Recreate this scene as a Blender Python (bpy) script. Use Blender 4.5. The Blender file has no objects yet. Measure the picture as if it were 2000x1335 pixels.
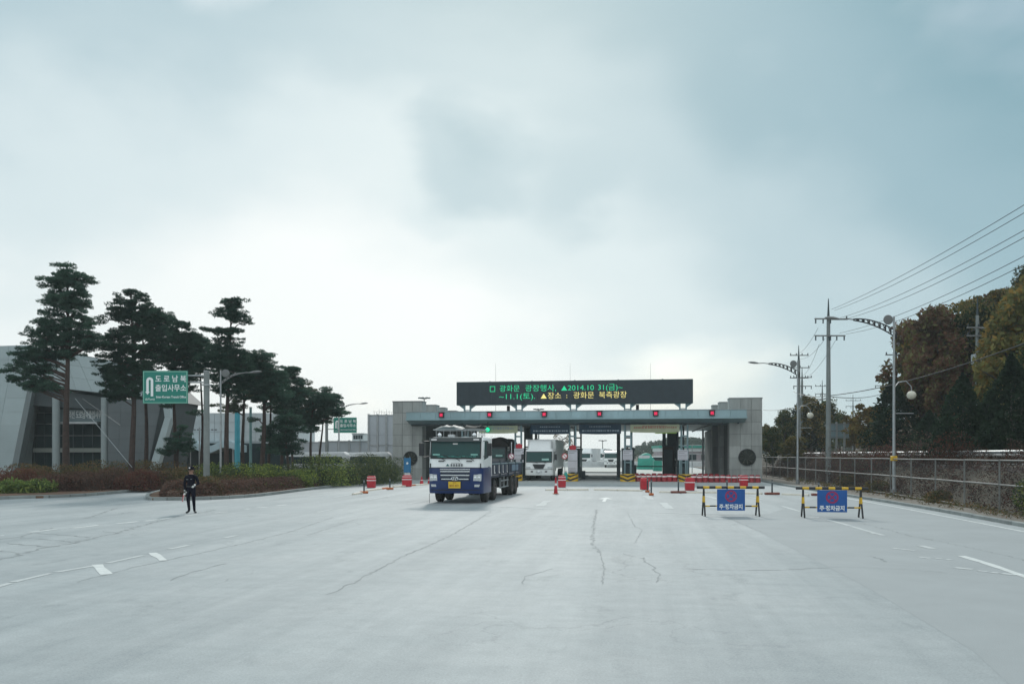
import bpy, bmesh, math, random
import numpy as np
from mathutils import Vector, Matrix, noise
R = math.radians
rng = random.Random(7)
C = bpy.context.scene.collection
sc = bpy.context.scene

# ------------------------------------------------------------------ camera
F, HZ, H, YAW = 1600.0, 888.0, 2.2, 8.5
cd = bpy.data.cameras.new('camera')
cd.sensor_width = 36.0
cd.lens = 36.0 * F / 2000.0
cd.shift_y = (HZ - 667.5) / 2000.0
cd.clip_start = 0.1
cd.clip_end = 6000.0
cam = bpy.data.objects.new('camera', cd)
C.objects.link(cam)
cam.location = (0, 0, H)
cam.rotation_euler = (R(90), 0, R(YAW))
sc.camera = cam

# ------------------------------------------------------------------ light
SUN_EL, SUN_AZ = 33.0, -8.0          # azimuth clockwise from +Y
sd = bpy.data.lights.new('sun', 'SUN')
sd.energy = 1.5
sd.angle = R(7)
sd.color = (1.0, 0.965, 0.91)
sun = bpy.data.objects.new('sun', sd)
C.objects.link(sun)
sun.location = (-20, 60, 60)
S = Vector((math.sin(R(SUN_AZ)) * math.cos(R(SUN_EL)), math.cos(R(SUN_AZ)) * math.cos(R(SUN_EL)), math.sin(R(SUN_EL))))
sun.rotation_euler = S.to_track_quat('Z', 'Y').to_euler()

w = bpy.data.worlds.new('World')
sc.world = w
w.use_nodes = True
nt = w.node_tree
N, L = nt.nodes, nt.links
for n in list(N): N.remove(n)
out = N.new('ShaderNodeOutputWorld')
bg = N.new('ShaderNodeBackground'); bg.inputs['Strength'].default_value = 0.1
L.new(bg.outputs[0], out.inputs['Surface'])
sky = N.new('ShaderNodeTexSky'); sky.sky_type = 'NISHITA'; sky.sun_disc = False
sky.sun_elevation = R(SUN_EL); sky.sun_rotation = R(SUN_AZ)
sky.dust_density = 3.0; sky.ozone_density = 2.0
tc = N.new('ShaderNodeTexCoord')
def mth(op, a, b=None, clamp=False):
    n = N.new('ShaderNodeMath'); n.operation = op; n.use_clamp = clamp
    for i, x in enumerate((a, b)):
        if x is None: continue
        if isinstance(x, (int, float)): n.inputs[i].default_value = x
        else: L.new(x, n.inputs[i])
    return n.outputs[0]
def ramp(fac, stops):
    n = N.new('ShaderNodeValToRGB'); cr = n.color_ramp
    cr.interpolation = 'EASE'
    while len(cr.elements) < len(stops): cr.elements.new(0.5)
    for e, (p, c) in zip(cr.elements, stops):
        e.position = p; e.color = (*c, 1) if len(c) == 3 else c
    L.new(fac, n.inputs[0]); return n.outputs[0]
sep = N.new('ShaderNodeSeparateXYZ'); L.new(tc.outputs['Generated'], sep.inputs[0])
# glow of the veiled sun : smooth in the angle to the brightest part of the cloud
gl = Vector((math.sin(R(-24)) * math.cos(R(14)), math.cos(R(-24)) * math.cos(R(14)), math.sin(R(14))))
dt = N.new('ShaderNodeVectorMath'); dt.operation = 'DOT_PRODUCT'
L.new(tc.outputs['Generated'], dt.inputs[0]); dt.inputs[1].default_value = gl
mp = N.new('ShaderNodeMapping'); L.new(tc.outputs['Generated'], mp.inputs[0])
mp.inputs['Scale'].default_value = (1.0, 1.0, 1.9); mp.inputs['Rotation'].default_value = (0, R(12), 0)
nz = N.new('ShaderNodeTexNoise'); L.new(mp.outputs[0], nz.inputs['Vector'])
nz.inputs['Scale'].default_value = 2.1; nz.inputs['Detail'].default_value = 5; nz.inputs['Roughness'].default_value = 0.45
nz.inputs['Distortion'].default_value = 0.25
nz2 = N.new('ShaderNodeTexNoise'); L.new(mp.outputs[0], nz2.inputs['Vector'])
nz2.inputs['Scale'].default_value = 6.0; nz2.inputs['Detail'].default_value = 4
fac = mth('ADD', dt.outputs['Value'], mth('MULTIPLY', mth('SUBTRACT', nz.outputs['Fac'], 0.5), 0.22))
fac = mth('ADD', fac, mth('MULTIPLY', mth('SUBTRACT', nz2.outputs['Fac'], 0.5), 0.09))
# higher in the sky the cloud is greyer
up = mth('MAXIMUM', sep.outputs['Z'], 0.0)
fac = mth('SUBTRACT', fac, mth('MULTIPLY', mth('MINIMUM', up, 0.5), 0.62))
# two soft gaps where the cloud deck is thinner and greyer-blue
for (gx_, gz_, wid, amt) in ((-12.4, 19.2, 0.0040, 0.12), (-6.0, 16.8, 0.0046, 0.06), (6.5, 22.0, 0.005, 0.05)):
    gd = N.new('ShaderNodeVectorMath'); gd.operation = 'DOT_PRODUCT'; wv_ = N.new('ShaderNodeVectorMath'); wv_.operation = 'MULTIPLY_ADD'
    L.new(nz2.outputs['Color'], wv_.inputs[0]); wv_.inputs[1].default_value = (0.15, 0.15, 0.15); L.new(tc.outputs['Generated'], wv_.inputs[2])
    nv = N.new('ShaderNodeVectorMath'); nv.operation = 'NORMALIZE'; sb_ = N.new('ShaderNodeVectorMath'); sb_.operation = 'SUBTRACT'; L.new(wv_.outputs[0], sb_.inputs[0]); sb_.inputs[1].default_value = (0.075, 0.075, 0.075); L.new(sb_.outputs[0], nv.inputs[0])
    L.new(nv.outputs[0], gd.inputs[0]); gd.inputs[1].default_value = (math.sin(R(gx_)) * math.cos(R(gz_)), math.cos(R(gx_)) * math.cos(R(gz_)), math.sin(R(gz_)))
    near = mth('SUBTRACT', 1.0, mth('DIVIDE', mth('SUBTRACT', 1.0, gd.outputs['Value']), wid), True)
    fac = mth('SUBTRACT', fac, mth('MULTIPLY', mth('MULTIPLY', near, near), amt))
fac = mth('ADD', mth('MULTIPLY', fac, 0.5), 0.5, True)
SKYSTOPS = [(0.0, (7.0, 7.6, 7.8)), (0.50, (6.4, 7.1, 7.4)), (0.70, (1.6, 2.9, 3.4)), (0.79, (2.35, 3.6, 4.1)), (0.845, (3.5, 4.6, 5.0)), (0.895, (5.1, 5.95, 6.15)), (0.955, (6.95, 7.3, 7.25))]
cr = ramp(fac, [(p, tuple(x / 10 for x in c)) for p, c in SKYSTOPS])
vm = N.new('ShaderNodeVectorMath'); vm.operation = 'SCALE'; L.new(cr, vm.inputs[0]); vm.inputs['Scale'].default_value = 10.0
# thin spots where blue shows through the cloud
blue = mth('MULTIPLY', ramp(nz.outputs['Fac'], [(0.30, (1, 1, 1)), (0.42, (0, 0, 0))]), 0.35)
mx = N.new('ShaderNodeMix'); mx.data_type = 'RGBA'
skys = N.new('ShaderNodeVectorMath'); skys.operation = 'SCALE'; L.new(sky.outputs[0], skys.inputs[0]); skys.inputs['Scale'].default_value = 1.0
L.new(mth('ADD', mth('MULTIPLY', blue, 0.6), 0.04), mx.inputs[0]); L.new(vm.outputs[0], mx.inputs[6]); L.new(skys.outputs[0], mx.inputs[7])
L.new(mx.outputs[2], bg.inputs[0])

sc.view_settings.view_transform = 'Standard'
sc.view_settings.look = 'None'
sc.view_settings.exposure = 0.42
sc.view_settings.gamma = 1.0
sc.view_settings.use_curve_mapping = False
sc.render.engine = 'CYCLES'
sc.cycles.max_bounces = 6
sc.cycles.volume_bounces = 1

# ------------------------------------------------------------------ places: pixels of the survey photograph -> ground metres
cy, sy = math.cos(R(YAW)), math.sin(R(YAW))
def P(px, Z, h=0.0):
    X = (px - 1000.0) / F * Z
    return Vector((X * cy - Z * sy, X * sy + Z * cy, h))
def G(px, py, h=0.0):
    Z = F * H / (py - HZ)
    v = P(px, Z); v.z = h
    return v
def hh(py, Z): return H + (HZ - py) * Z / F

# ------------------------------------------------------------------ materials
MATS = {}
def mat(name, col, rough=0.6, metal=0.0, var=0.0, vs=3.0, bump=0.0, bs=30.0, col2=None, spec=0.5, coat=0.0, emit=None, trans=0.0, rnd=0.0, streak=0.0, stretch=None):
    m = bpy.data.materials.new(name); m.use_nodes = True
    t = m.node_tree; n = t.nodes; l = t.links
    b = n['Principled BSDF']
    b.inputs['Roughness'].default_value = rough
    b.inputs['Metallic'].default_value = metal
    b.inputs['Specular IOR Level'].default_value = spec
    b.inputs['Coat Weight'].default_value = coat
    if coat: b.inputs['Coat Roughness'].default_value = 0.12
    b.inputs['Transmission Weight'].default_value = trans
    b.inputs['Base Color'].default_value = (*col, 1)
    if emit:
        b.inputs['Emission Color'].default_value = (*emit[0], 1); b.inputs['Emission Strength'].default_value = emit[1]
    if var or col2 or rnd:
        geo = n.new('ShaderNodeNewGeometry')
        src = geo.outputs['Position']
        if stretch:
            mp = n.new('ShaderNodeMapping'); mp.inputs['Scale'].default_value = stretch; l.new(src, mp.inputs[0]); src = mp.outputs[0]
        z = n.new('ShaderNodeTexNoise'); l.new(src, z.inputs['Vector'])
        z.inputs['Scale'].default_value = vs; z.inputs['Detail'].default_value = 6; z.inputs['Roughness'].default_value = 0.65
        r = n.new('ShaderNodeValToRGB'); l.new(z.outputs['Fac'], r.inputs[0])
        c2 = col2 or tuple(c * (1 - var) for c in col)
        r.color_ramp.elements[0].position = 0.32; r.color_ramp.elements[0].color = (*c2, 1)
        r.color_ramp.elements[1].position = 0.68; r.color_ramp.elements[1].color = (*col, 1)
        o = r.outputs[0]
        if rnd:
            oi = n.new('ShaderNodeObjectInfo')
            h = n.new('ShaderNodeHueSaturation'); l.new(o, h.inputs['Color'])
            mr = n.new('ShaderNodeMapRange'); l.new(oi.outputs['Random'], mr.inputs[0])
            mr.inputs[3].default_value = 1 - rnd; mr.inputs[4].default_value = 1 + rnd
            l.new(mr.outputs[0], h.inputs['Value'])
            o = h.outputs[0]
        l.new(o, b.inputs['Base Color'])
    if bump:
        geo = n.new('ShaderNodeNewGeometry')
        z = n.new('ShaderNodeTexNoise'); l.new(geo.outputs['Position'], z.inputs['Vector'])
        z.inputs['Scale'].default_value = bs; z.inputs['Detail'].default_value = 4
        bp = n.new('ShaderNodeBump'); bp.inputs['Strength'].default_value = bump; bp.inputs['Distance'].default_value = 0.02
        l.new(z.outputs['Fac'], bp.inputs['Height']); l.new(bp.outputs[0], b.inputs['Normal'])
    MATS[name] = m
    return m

def leafmat(name, c1, c2, scale=1.2, rnd=0.15, c3=None, tl=0.3):
    m = mat(name, c1, rough=0.9, col2=c2, vs=scale, rnd=rnd, spec=0.08)
    t = m.node_tree; n = t.nodes; l = t.links
    b = n['Principled BSDF']
    if c3:   # a few leaves of a third colour
        geo = n.new('ShaderNodeNewGeometry')
        src = b.inputs['Base Color'].links[0].from_socket
        mx = n.new('ShaderNodeMix'); mx.data_type = 'RGBA'
        gt = n.new('ShaderNodeMath'); gt.operation = 'GREATER_THAN'; gt.inputs[1].default_value = 0.72
        l.new(geo.outputs['Random Per Island'], gt.inputs[0])
        l.new(gt.outputs[0], mx.inputs[0]); l.new(src, mx.inputs[6]); mx.inputs[7].default_value = (*c3, 1)
        l.new(mx.outputs[2], b.inputs['Base Color'])
    tr = n.new('ShaderNodeBsdfTranslucent'); ms = n.new('ShaderNodeMixShader'); ms.inputs[0].default_value = 0.14 if 'shrub' in name else (0.42 if 'pine' in name else tl)
    l.new(b.inputs['Base Color'].links[0].from_socket, tr.inputs['Color']); l.new(b.outputs[0], ms.inputs[1]); l.new(tr.outputs[0], ms.inputs[2]); l.new(ms.outputs[0], n['Material Output'].inputs['Surface'])
    return m

concrete = mat('concrete_panel', (0.40, 0.42, 0.405), 0.8, var=0.34, vs=1.1, bump=0.2, bs=20, rnd=0.14, stretch=(1.6, 1.6, 0.28))
concrete_dark = mat('concrete_aged', (0.25, 0.265, 0.26), 0.85, var=0.3, vs=0.8, bump=0.3, bs=15, rnd=0.06)
kerbm = mat('kerb_granite', (0.27, 0.30, 0.295), 0.85, var=0.3, vs=1.3, bump=0.3, bs=40, rnd=0.12)
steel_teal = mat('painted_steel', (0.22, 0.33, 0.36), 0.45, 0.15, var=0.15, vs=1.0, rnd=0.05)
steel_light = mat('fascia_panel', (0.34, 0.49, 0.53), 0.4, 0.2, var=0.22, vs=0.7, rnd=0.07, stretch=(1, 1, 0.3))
steel_dark = mat('dark_steel', (0.05, 0.07, 0.08), 0.5, 0.3, var=0.3, vs=3)
galv = mat('galvanised_steel', (0.42, 0.45, 0.46), 0.45, 0.6, var=0.25, vs=4)
rail_steel = mat('fence_rail_steel', (0.23, 0.235, 0.225), 0.6, 0.3, var=0.4, vs=3)
galv_dull = mat('weathered_steel', (0.26, 0.27, 0.27), 0.6, 0.3, var=0.3, vs=3)
black = mat('black_plastic', (0.012, 0.012, 0.014), 0.5)
rubber = mat('rubber', (0.022, 0.022, 0.023), 0.85, var=0.4, vs=6, col2=(0.05, 0.047, 0.042))
white_paint = mat('white_paint', (0.87, 0.90, 0.90), 0.35, coat=0.3, var=0.07, vs=1.5)
white_dull = mat('white_dull', (0.60, 0.63, 0.64), 0.6, var=0.2, vs=1.5)
navy = mat('navy_paint', (0.005, 0.028, 0.14), 0.35, coat=0.25, var=0.3, vs=2.0)
navy_dull = mat('navy_dusty', (0.035, 0.05, 0.085), 0.55, var=0.4, vs=2.5)
chrome = mat('chrome', (0.75, 0.78, 0.8), 0.15, 1.0)
glass_dark = mat('windscreen_glass', (0.012, 0.06, 0.058), 0.12, spec=0.3)
glass_teal = mat('window_glass', (0.008, 0.022, 0.026), 0.25, spec=0.35)
lamp_glass = mat('lamp_glass', (0.62, 0.66, 0.68), 0.12, spec=0.8, var=0.35, vs=22, coat=0.6)
plate_y = mat('plate_yellow', (0.75, 0.50, 0.03), 0.5)
plate_txt = mat('plate_brown', (0.35, 0.12, 0.01), 0.5)
tyre_dust = mat('rim_dusty', (0.11, 0.085, 0.08), 0.6, 0.2, var=0.4, vs=8)
tarp = mat('tarpaulin', (0.05, 0.05, 0.045), 0.8, var=0.4, vs=2.0, bump=0.6, bs=6)
tarp_grey = mat('grey_tarpaulin', (0.09, 0.125, 0.13), 0.6, var=0.4, vs=3.0, bump=0.6, bs=8)
red_pl = mat('red_plastic', (0.55, 0.014, 0.03), 0.45, var=0.25, vs=3)
red_dk = mat('faded_red_plastic', (0.36, 0.018, 0.028), 0.55, var=0.35, vs=2.5, rnd=0.2)
white_refl = mat('reflective_white', (0.88, 0.86, 0.85), 0.4)
orange = mat('orange_rubber', (0.55, 0.14, 0.03), 0.6, var=0.3, vs=5)
brown_bar = mat('brown_rubber', (0.22, 0.06, 0.04), 0.7, var=0.3, vs=5)
bar_white = mat('bar_white', (0.72, 0.68, 0.58), 0.5, var=0.25, vs=3)
yellow = mat('yellow_paint', (0.72, 0.44, 0.02), 0.5, var=0.2, vs=5)
blackp = mat('black_paint', (0.015, 0.017, 0.02), 0.5)
blue_sign = mat('blue_sign', (0.008, 0.10, 0.36), 0.45, var=0.15, vs=4)
red_sign = mat('red_sign', (0.30, 0.02, 0.10), 0.5)
white_txt = mat('white_lettering', (0.82, 0.86, 0.86), 0.5)
green_sign = mat('green_sign', (0.0, 0.21, 0.16), 0.4, var=0.1, vs=2)
signal_red = mat('red_signal', (0.5, 0.0, 0.04), 0.4, emit=((1.0, 0.02, 0.12), 0.45))
led_g = mat('green_led', (0.02, 0.3, 0.15), 0.5, emit=((0.0, 0.85, 0.36), 0.5))
led_y = mat('yellow_led', (0.4, 0.35, 0.1), 0.5, emit=((1.0, 0.86, 0.28), 0.62))
led_off = mat('led_panel', (0.022, 0.038, 0.050), 0.6, var=0.25, vs=2)
led_frame = mat('led_frame', (0.014, 0.05, 0.055), 0.5)
banner_y = mat('cream_banner', (0.50, 0.53, 0.36), 0.8, var=0.15, vs=1.2)
banner_g = mat('lime_cloth', (0.35, 0.55, 0.10), 0.8)
banner_b = mat('navy_banner', (0.02, 0.05, 0.085), 0.8, var=0.3, vs=1.5)
print_dark = mat('print_dark', (0.16, 0.17, 0.18), 0.7)
print_red = mat('print_red', (0.42, 0.12, 0.10), 0.7)
print_grey = mat('print_pale', (0.30, 0.36, 0.42), 0.7)
board = mat('notice_board', (0.62, 0.62, 0.68), 0.5, var=0.1, vs=3)
bark = mat('pine_bark', (0.075, 0.05, 0.042), 0.9, var=0.5, vs=4, bump=0.8, bs=14)
bark_g = mat('grey_bark', (0.10, 0.09, 0.08), 0.9, var=0.4, vs=4, bump=0.6, bs=14)
pole_c = mat('pole_concrete', (0.24, 0.27, 0.265), 0.8, var=0.25, vs=1.5)
wire_m = mat('cable_black', (0.03, 0.035, 0.04), 0.6)
globe = mat('lamp_globe', (0.62, 0.60, 0.50), 0.25, var=0.1, vs=6)
earth = mat('earth', (0.16, 0.10, 0.065), 0.95, var=0.5, vs=1.3, bump=0.8, bs=12)
leaflitter = mat('leaf_litter', (0.10, 0.085, 0.05), 0.95, col2=(0.045, 0.035, 0.025), vs=0.8, bump=0.8, bs=9)
pavem = mat('pale_concrete', (0.42, 0.42, 0.40), 0.85, var=0.2, vs=0.7, bump=0.2, bs=20)
marking = mat('road_paint', (0.66, 0.70, 0.69), 0.7, var=0.25, vs=5)
marking_w = mat('worn_road_paint', (0.54, 0.575, 0.57), 0.8, col2=(0.40, 0.435, 0.44), vs=9)
sealant = mat('bitumen', (0.19, 0.215, 0.22), 0.8, var=0.4, vs=1.5, col2=(0.29, 0.32, 0.325))
skin = mat('skin', (0.30, 0.17, 0.12), 0.6)
uniform = mat('black_uniform', (0.007, 0.007, 0.016), 0.9, var=0.3, vs=6, spec=0.12)
glove = mat('white_glove', (0.75, 0.76, 0.74), 0.8)
hoard = mat('pale_hoarding', (0.47, 0.52, 0.56), 0.6, var=0.14, vs=0.8, rnd=0.05)
hall_w = mat('hall_cladding', (0.50, 0.56, 0.58), 0.6, var=0.12, vs=0.5, rnd=0.04)
bld_panel = mat('building_panel', (0.36, 0.45, 0.47), 0.5, 0.1, var=0.12, vs=0.5, rnd=0.06)
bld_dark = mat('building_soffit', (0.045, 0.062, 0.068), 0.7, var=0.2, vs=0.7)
wave_m = mat('wave_canopy', (0.50, 0.66, 0.72), 0.35, var=0.1, vs=1)
blue_post = mat('sky_blue_paint', (0.05, 0.36, 0.46), 0.45, var=0.15, vs=2)
stone_w = mat('retaining_stone', (0.11, 0.085, 0.075), 0.9, var=0.5, vs=1.4, bump=0.7, bs=8, rnd=0.25)
green_tarp = mat('green_tarp', (0.02, 0.32, 0.24), 0.6, var=0.3, vs=1.0)

pineN = leafmat('pine_needles', (0.077, 0.147, 0.101), (0.025, 0.059, 0.048), 0.8, 0.25)
pineW = leafmat('pine_needles_warm', (0.112, 0.147, 0.081), (0.039, 0.062, 0.042), 0.8, 0.25)
shG = leafmat('green_shrub', (0.191, 0.265, 0.072), (0.047, 0.081, 0.040), 1.6, 0.2, (0.329, 0.380, 0.076))
shD = leafmat('dark_shrub', (0.091, 0.122, 0.058), (0.024, 0.044, 0.029), 1.6, 0.2, (0.163, 0.184, 0.061))
shB = leafmat('brown_shrub', (0.155, 0.105, 0.080), (0.075, 0.050, 0.040), 1.5, 0.15, (0.17, 0.085, 0.065))
shR = leafmat('red_shrub', (0.17, 0.062, 0.050), (0.075, 0.036, 0.030), 1.5, 0.2, (0.14, 0.09, 0.055))
shO = leafmat('olive_shrub', (0.147, 0.137, 0.059), (0.055, 0.055, 0.031), 1.5, 0.2, (0.196, 0.117, 0.059))
shY = leafmat('lime_leaf', (0.180, 0.255, 0.075), (0.075, 0.120, 0.045), 1.6, 0.2, (0.270, 0.330, 0.090))
auO = leafmat('olive_autumn_leaf', (0.182, 0.169, 0.058), (0.052, 0.065, 0.029), 0.45, 0.35, (0.247, 0.169, 0.052))
auR = leafmat('rust_autumn_leaf', (0.225, 0.112, 0.068), (0.068, 0.053, 0.033), 0.45, 0.35, (0.150, 0.143, 0.060))
auG = leafmat('dark_autumn_leaf', (0.084, 0.120, 0.048), (0.026, 0.046, 0.022), 0.45, 0.35, (0.156, 0.132, 0.048))
auY = leafmat('yellow_autumn_leaf', (0.238, 0.182, 0.056), (0.084, 0.077, 0.031), 0.6, 0.3, (0.168, 0.098, 0.042))
con = leafmat('conifer_leaf', (0.036, 0.062, 0.035), (0.014, 0.027, 0.018), 1.2, 0.15)
twig = leafmat('red_twigs', (0.169, 0.098, 0.091), (0.065, 0.042, 0.039), 2.0, 0.2, (0.130, 0.130, 0.078))
farhill = leafmat('far_wood', (0.05, 0.075, 0.05), (0.03, 0.05, 0.035), 0.05, 0.1)

# ------------------------------------------------------------------ builders
class MB:
    def __init__(s): s.v = []; s.f = []; s.m = []
    def add(s, vs, fs, mi=0):
        o = len(s.v); s.v += [tuple(v) for v in vs]
        for f in fs: s.f.append(tuple(i + o for i in f)); s.m.append(mi)
        return s
    def box(s, c, d, mi=0, rz=0.0, M=None):
        x, y, z = d[0] / 2, d[1] / 2, d[2] / 2
        vs = [Vector(p) for p in ((-x, -y, -z), (x, -y, -z), (x, y, -z), (-x, y, -z), (-x, -y, z), (x, -y, z), (x, y, z), (-x, y, z))]
        Q = Matrix.Rotation(rz, 4, 'Z') if M is None else M
        vs = [Q @ v + Vector(c) for v in vs]
        return s.add(vs, [(0, 3, 2, 1), (4, 5, 6, 7), (0, 1, 5, 4), (1, 2, 6, 5), (2, 3, 7, 6), (3, 0, 4, 7)], mi)
    def bb(s, a, b, mi=0):
        return s.box([(a[i] + b[i]) / 2 for i in range(3)], [abs(b[i] - a[i]) for i in range(3)], mi)
    def cyl(s, p, q, r0, r1=None, n=10, mi=0, caps=True):
        r1 = r0 if r1 is None else r1
        p, q = Vector(p), Vector(q); d = (q - p)
        if d.length < 1e-6: return s
        d.normalize(); a = d.orthogonal().normalized(); b = d.cross(a)
        vs = []
        for c, r in ((p, r0), (q, r1)):
            for i in range(n):
                t = 2 * math.pi * i / n; vs.append(c + a * (r * math.cos(t)) + b * (r * math.sin(t)))
        fs = [(i, (i + 1) % n, n + (i + 1) % n, n + i) for i in range(n)]
        if caps: fs += [tuple(range(n - 1, -1, -1)), tuple(range(n, 2 * n))]
        return s.add(vs, fs, mi)
    def tube(s, pts, r, n=6, mi=0, r1=None):
        pts = [Vector(p) for p in pts]; k = len(pts); vs = []
        ref = None
        for i, p in enumerate(pts):
            d = (pts[min(i + 1, k - 1)] - pts[max(i - 1, 0)]).normalized()
            if ref is None: ref = d.orthogonal().normalized()
            a = (ref - d * ref.dot(d)).normalized(); ref = a; b = d.cross(a)
            rr = r if r1 is None else r + (r1 - r) * i / (k - 1)
            for j in range(n):
                t = 2 * math.pi * j / n; vs.append(p + a * (rr * math.cos(t)) + b * (rr * math.sin(t)))
        fs = []
        for i in range(k - 1):
            for j in range(n): fs.append((i * n + j, i * n + (j + 1) % n, (i + 1) * n + (j + 1) % n, (i + 1) * n + j))
        fs += [tuple(range(n - 1, -1, -1)), tuple(range((k - 1) * n, k * n))]
        return s.add(vs, fs, mi)
    def prism(s, pts, lo, hi, ax='z', mi=0):
        n = len(pts)
        def mk(p, h):
            if ax == 'z': return (p[0], p[1], h)
            if ax == 'y': return (p[0], h, p[1])
            return (h, p[0], p[1])
        vs = [mk(p, lo) for p in pts] + [mk(p, hi) for p in pts]
        fs = [(i, (i + 1) % n, n + (i + 1) % n, n + i) for i in range(n)]
        fs += [tuple(range(n - 1, -1, -1)), tuple(range(n, 2 * n))]
        return s.add(vs, fs, mi)
    def lathe(s, prof, c=(0, 0, 0), axis='z', n=20, mi=0):
        vs = []; k = len(prof); c = Vector(c)
        for (r, h) in prof:
            for j in range(n):
                t = 2 * math.pi * j / n; a, b = r * math.cos(t), r * math.sin(t)
                vs.append(c + Vector((a, b, h) if axis == 'z' else ((h, a, b) if axis == 'x' else (a, h, b))))
        fs = []
        for i in range(k - 1):
            for j in range(n): fs.append((i * n + j, i * n + (j + 1) % n, (i + 1) * n + (j + 1) % n, (i + 1) * n + j))
        if prof[0][0] > .03 and prof[-1][0] > .03:   # a ring, not a solid: close it on itself
            fs += [((k - 1) * n + j, (k - 1) * n + (j + 1) % n, (j + 1) % n, j) for j in range(n)]
        else: fs += [tuple(range(n - 1, -1, -1)), tuple(range((k - 1) * n, k * n))]
        return s.add(vs, fs, mi)
    def loft(s, rings, mi=0, mis=None, caps=True):
        n = len(rings[0]); vs = [p for r in rings for p in r]
        o = len(s.v); s.v += [tuple(p) for p in vs]
        for i in range(len(rings) - 1):
            for j in range(n):
                s.f.append((o + i * n + j, o + i * n + (j + 1) % n, o + (i + 1) * n + (j + 1) % n, o + (i + 1) * n + j)); s.m.append(mis[i] if mis else mi)
        if caps:
            s.f.append(tuple(o + x for x in range(n - 1, -1, -1))); s.m.append(mis[0] if mis else mi)
            s.f.append(tuple(o + (len(rings) - 1) * n + x for x in range(n))); s.m.append(mis[-1] if mis else mi)
        return s
    def build(s, name, mats, parent=None, smooth=False, bevel=0.0, seg=1, loc=None, rot=None, fixn=True):
        me = bpy.data.meshes.new(name)
        me.from_pydata(s.v, [], s.f)
        if not isinstance(mats, (list, tuple)): mats = [mats]
        for m in mats: me.materials.append(m)
        me.polygons.foreach_set('material_index', s.m)
        if fixn or bevel:
            bm = bmesh.new(); bm.from_mesh(me)
            if fixn: bmesh.ops.recalc_face_normals(bm, faces=bm.faces)
            if bevel:
                es = [e for e in bm.edges if len(e.link_faces) == 2 and e.calc_face_angle(0) > 0.5]
                bmesh.ops.bevel(bm, geom=es, offset=bevel, segments=seg, profile=0.5, affect='EDGES', clamp_overlap=True)
            bm.to_mesh(me); bm.free()
        if smooth:
            me.polygons.foreach_set('use_smooth', [True] * len(me.polygons))
            me.set_sharp_from_angle(angle=R(38))
        me.update()
        o = bpy.data.objects.new(name, me); C.objects.link(o)
        if parent is not None: o.parent = parent
        if loc is not None: o.location = loc
        if rot is not None: o.rotation_euler = rot
        return o

def tag(o, label=None, cat=None, group=None, kind=None):
    if label: o['label'] = label
    if cat: o['category'] = cat
    if group: o['group'] = group
    if kind: o['kind'] = kind
    return o
def thing(name, label, cat, loc=(0, 0, 0), rz=0.0, group=None):
    o = bpy.data.objects.new(name, None); C.objects.link(o); o.empty_display_size = 0.3
    o.location = loc; o.rotation_euler = (0, 0, rz)
    return tag(o, label, cat, group)
def dup(root, loc, rz=0.0, label=None, scale=None):
    def cp(o, par):
        c = o.copy(); C.objects.link(c); c.parent = par
        for ch in (KIDS[o.name] if o.name in KIDS else list(o.children)): cp(ch, c)
        return c
    r = cp(root, None); r.location = loc; r.rotation_euler = (0, 0, rz)
    if scale: r.scale = (scale, scale, scale) if isinstance(scale, (int, float)) else scale
    if label: r['label'] = label
    return r
KIDS = {}
def remember(root):
    def go(o):
        k = list(o.children); KIDS[o.name] = k
        for c in k: go(c)
    go(root); return root

def text_mesh(txt, size, material, parent=None, name='lettering', loc=(0, 0, 0), rot=(R(90), 0, 0), ext=0.004, align='CENTER', sx=1.0, fat=0.0, space=1.0):
    cu = bpy.data.curves.new('lettering_curve', 'FONT')
    cu.body = txt; cu.size = size; cu.extrude = ext; cu.align_x = align; cu.align_y = 'CENTER'
    cu.space_character = space; cu.offset = fat; cu.resolution_u = 3
    o = bpy.data.objects.new('tmp', cu); C.objects.link(o)
    dg = bpy.context.evaluated_depsgraph_get()
    me = bpy.data.meshes.new_from_object(o.evaluated_get(dg))
    bpy.data.objects.remove(o); bpy.data.curves.remove(cu)
    me.name = name; me.materials.clear(); me.materials.append(material)
    ob = bpy.data.objects.new(name, me); C.objects.link(ob)
    if parent is not None: ob.parent = parent
    ob.location = loc; ob.rotation_euler = rot; ob.scale = (sx, 1, 1)
    return ob
# ------------------------------------------------------------------ ground, hill and road
def sstep(a, b, x):
    t = min(max((x - a) / (b - a), 0), 1); return t * t * (3 - 2 * t)
def ground_h(x, y):
    h = -0.02
    if x > 12.2:
        h = 0.10
        h += 1.62 * sstep(13.6, 16.6, x)
        if x > 20.5:
            hill = min((x - 20.5) * 0.85, 9.5 + (x - 31) * 0.25 if x > 31 else 99)
            hill *= 1 - sstep(78, 104, y + (x - 28) * -0.25)
            hill += 1.2 * (noise.noise(Vector((x * 0.08, y * 0.08, 0))))* sstep(22, 30, x)
            h += max(hill, 0)
        h *= 1 - 0.55 * sstep(95, 140, y)
    if y > 170:
        d = sstep(170, 420, y)
        h = max(h, h + d * (1.6 + 5.5 * sstep(-14, 22, x) + 8 * sstep(40, 160, x) + 1.6 * noise.noise(Vector((x * 0.03, y * 0.02, 3)))))
    if x < -60 and y > 60: h += 0.02 * 0
    return h
def sheet(name, xs, ys, m, fn=ground_h):
    vs = [(x, y, fn(x, y)) for y in ys for x in xs]
    nx = len(xs); fs = [(j * nx + i, j * nx + i + 1, (j + 1) * nx + i + 1, (j + 1) * nx + i) for j in range(len(ys) - 1) for i in range(nx - 1)]
    b = MB(); b.add(vs, fs); return b.build(name, m, smooth=True, fixn=False)
def arange(a, b, s):
    o = [];
    while a < b - 1e-6: o.append(a); a += s
    return o + [b]
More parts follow.
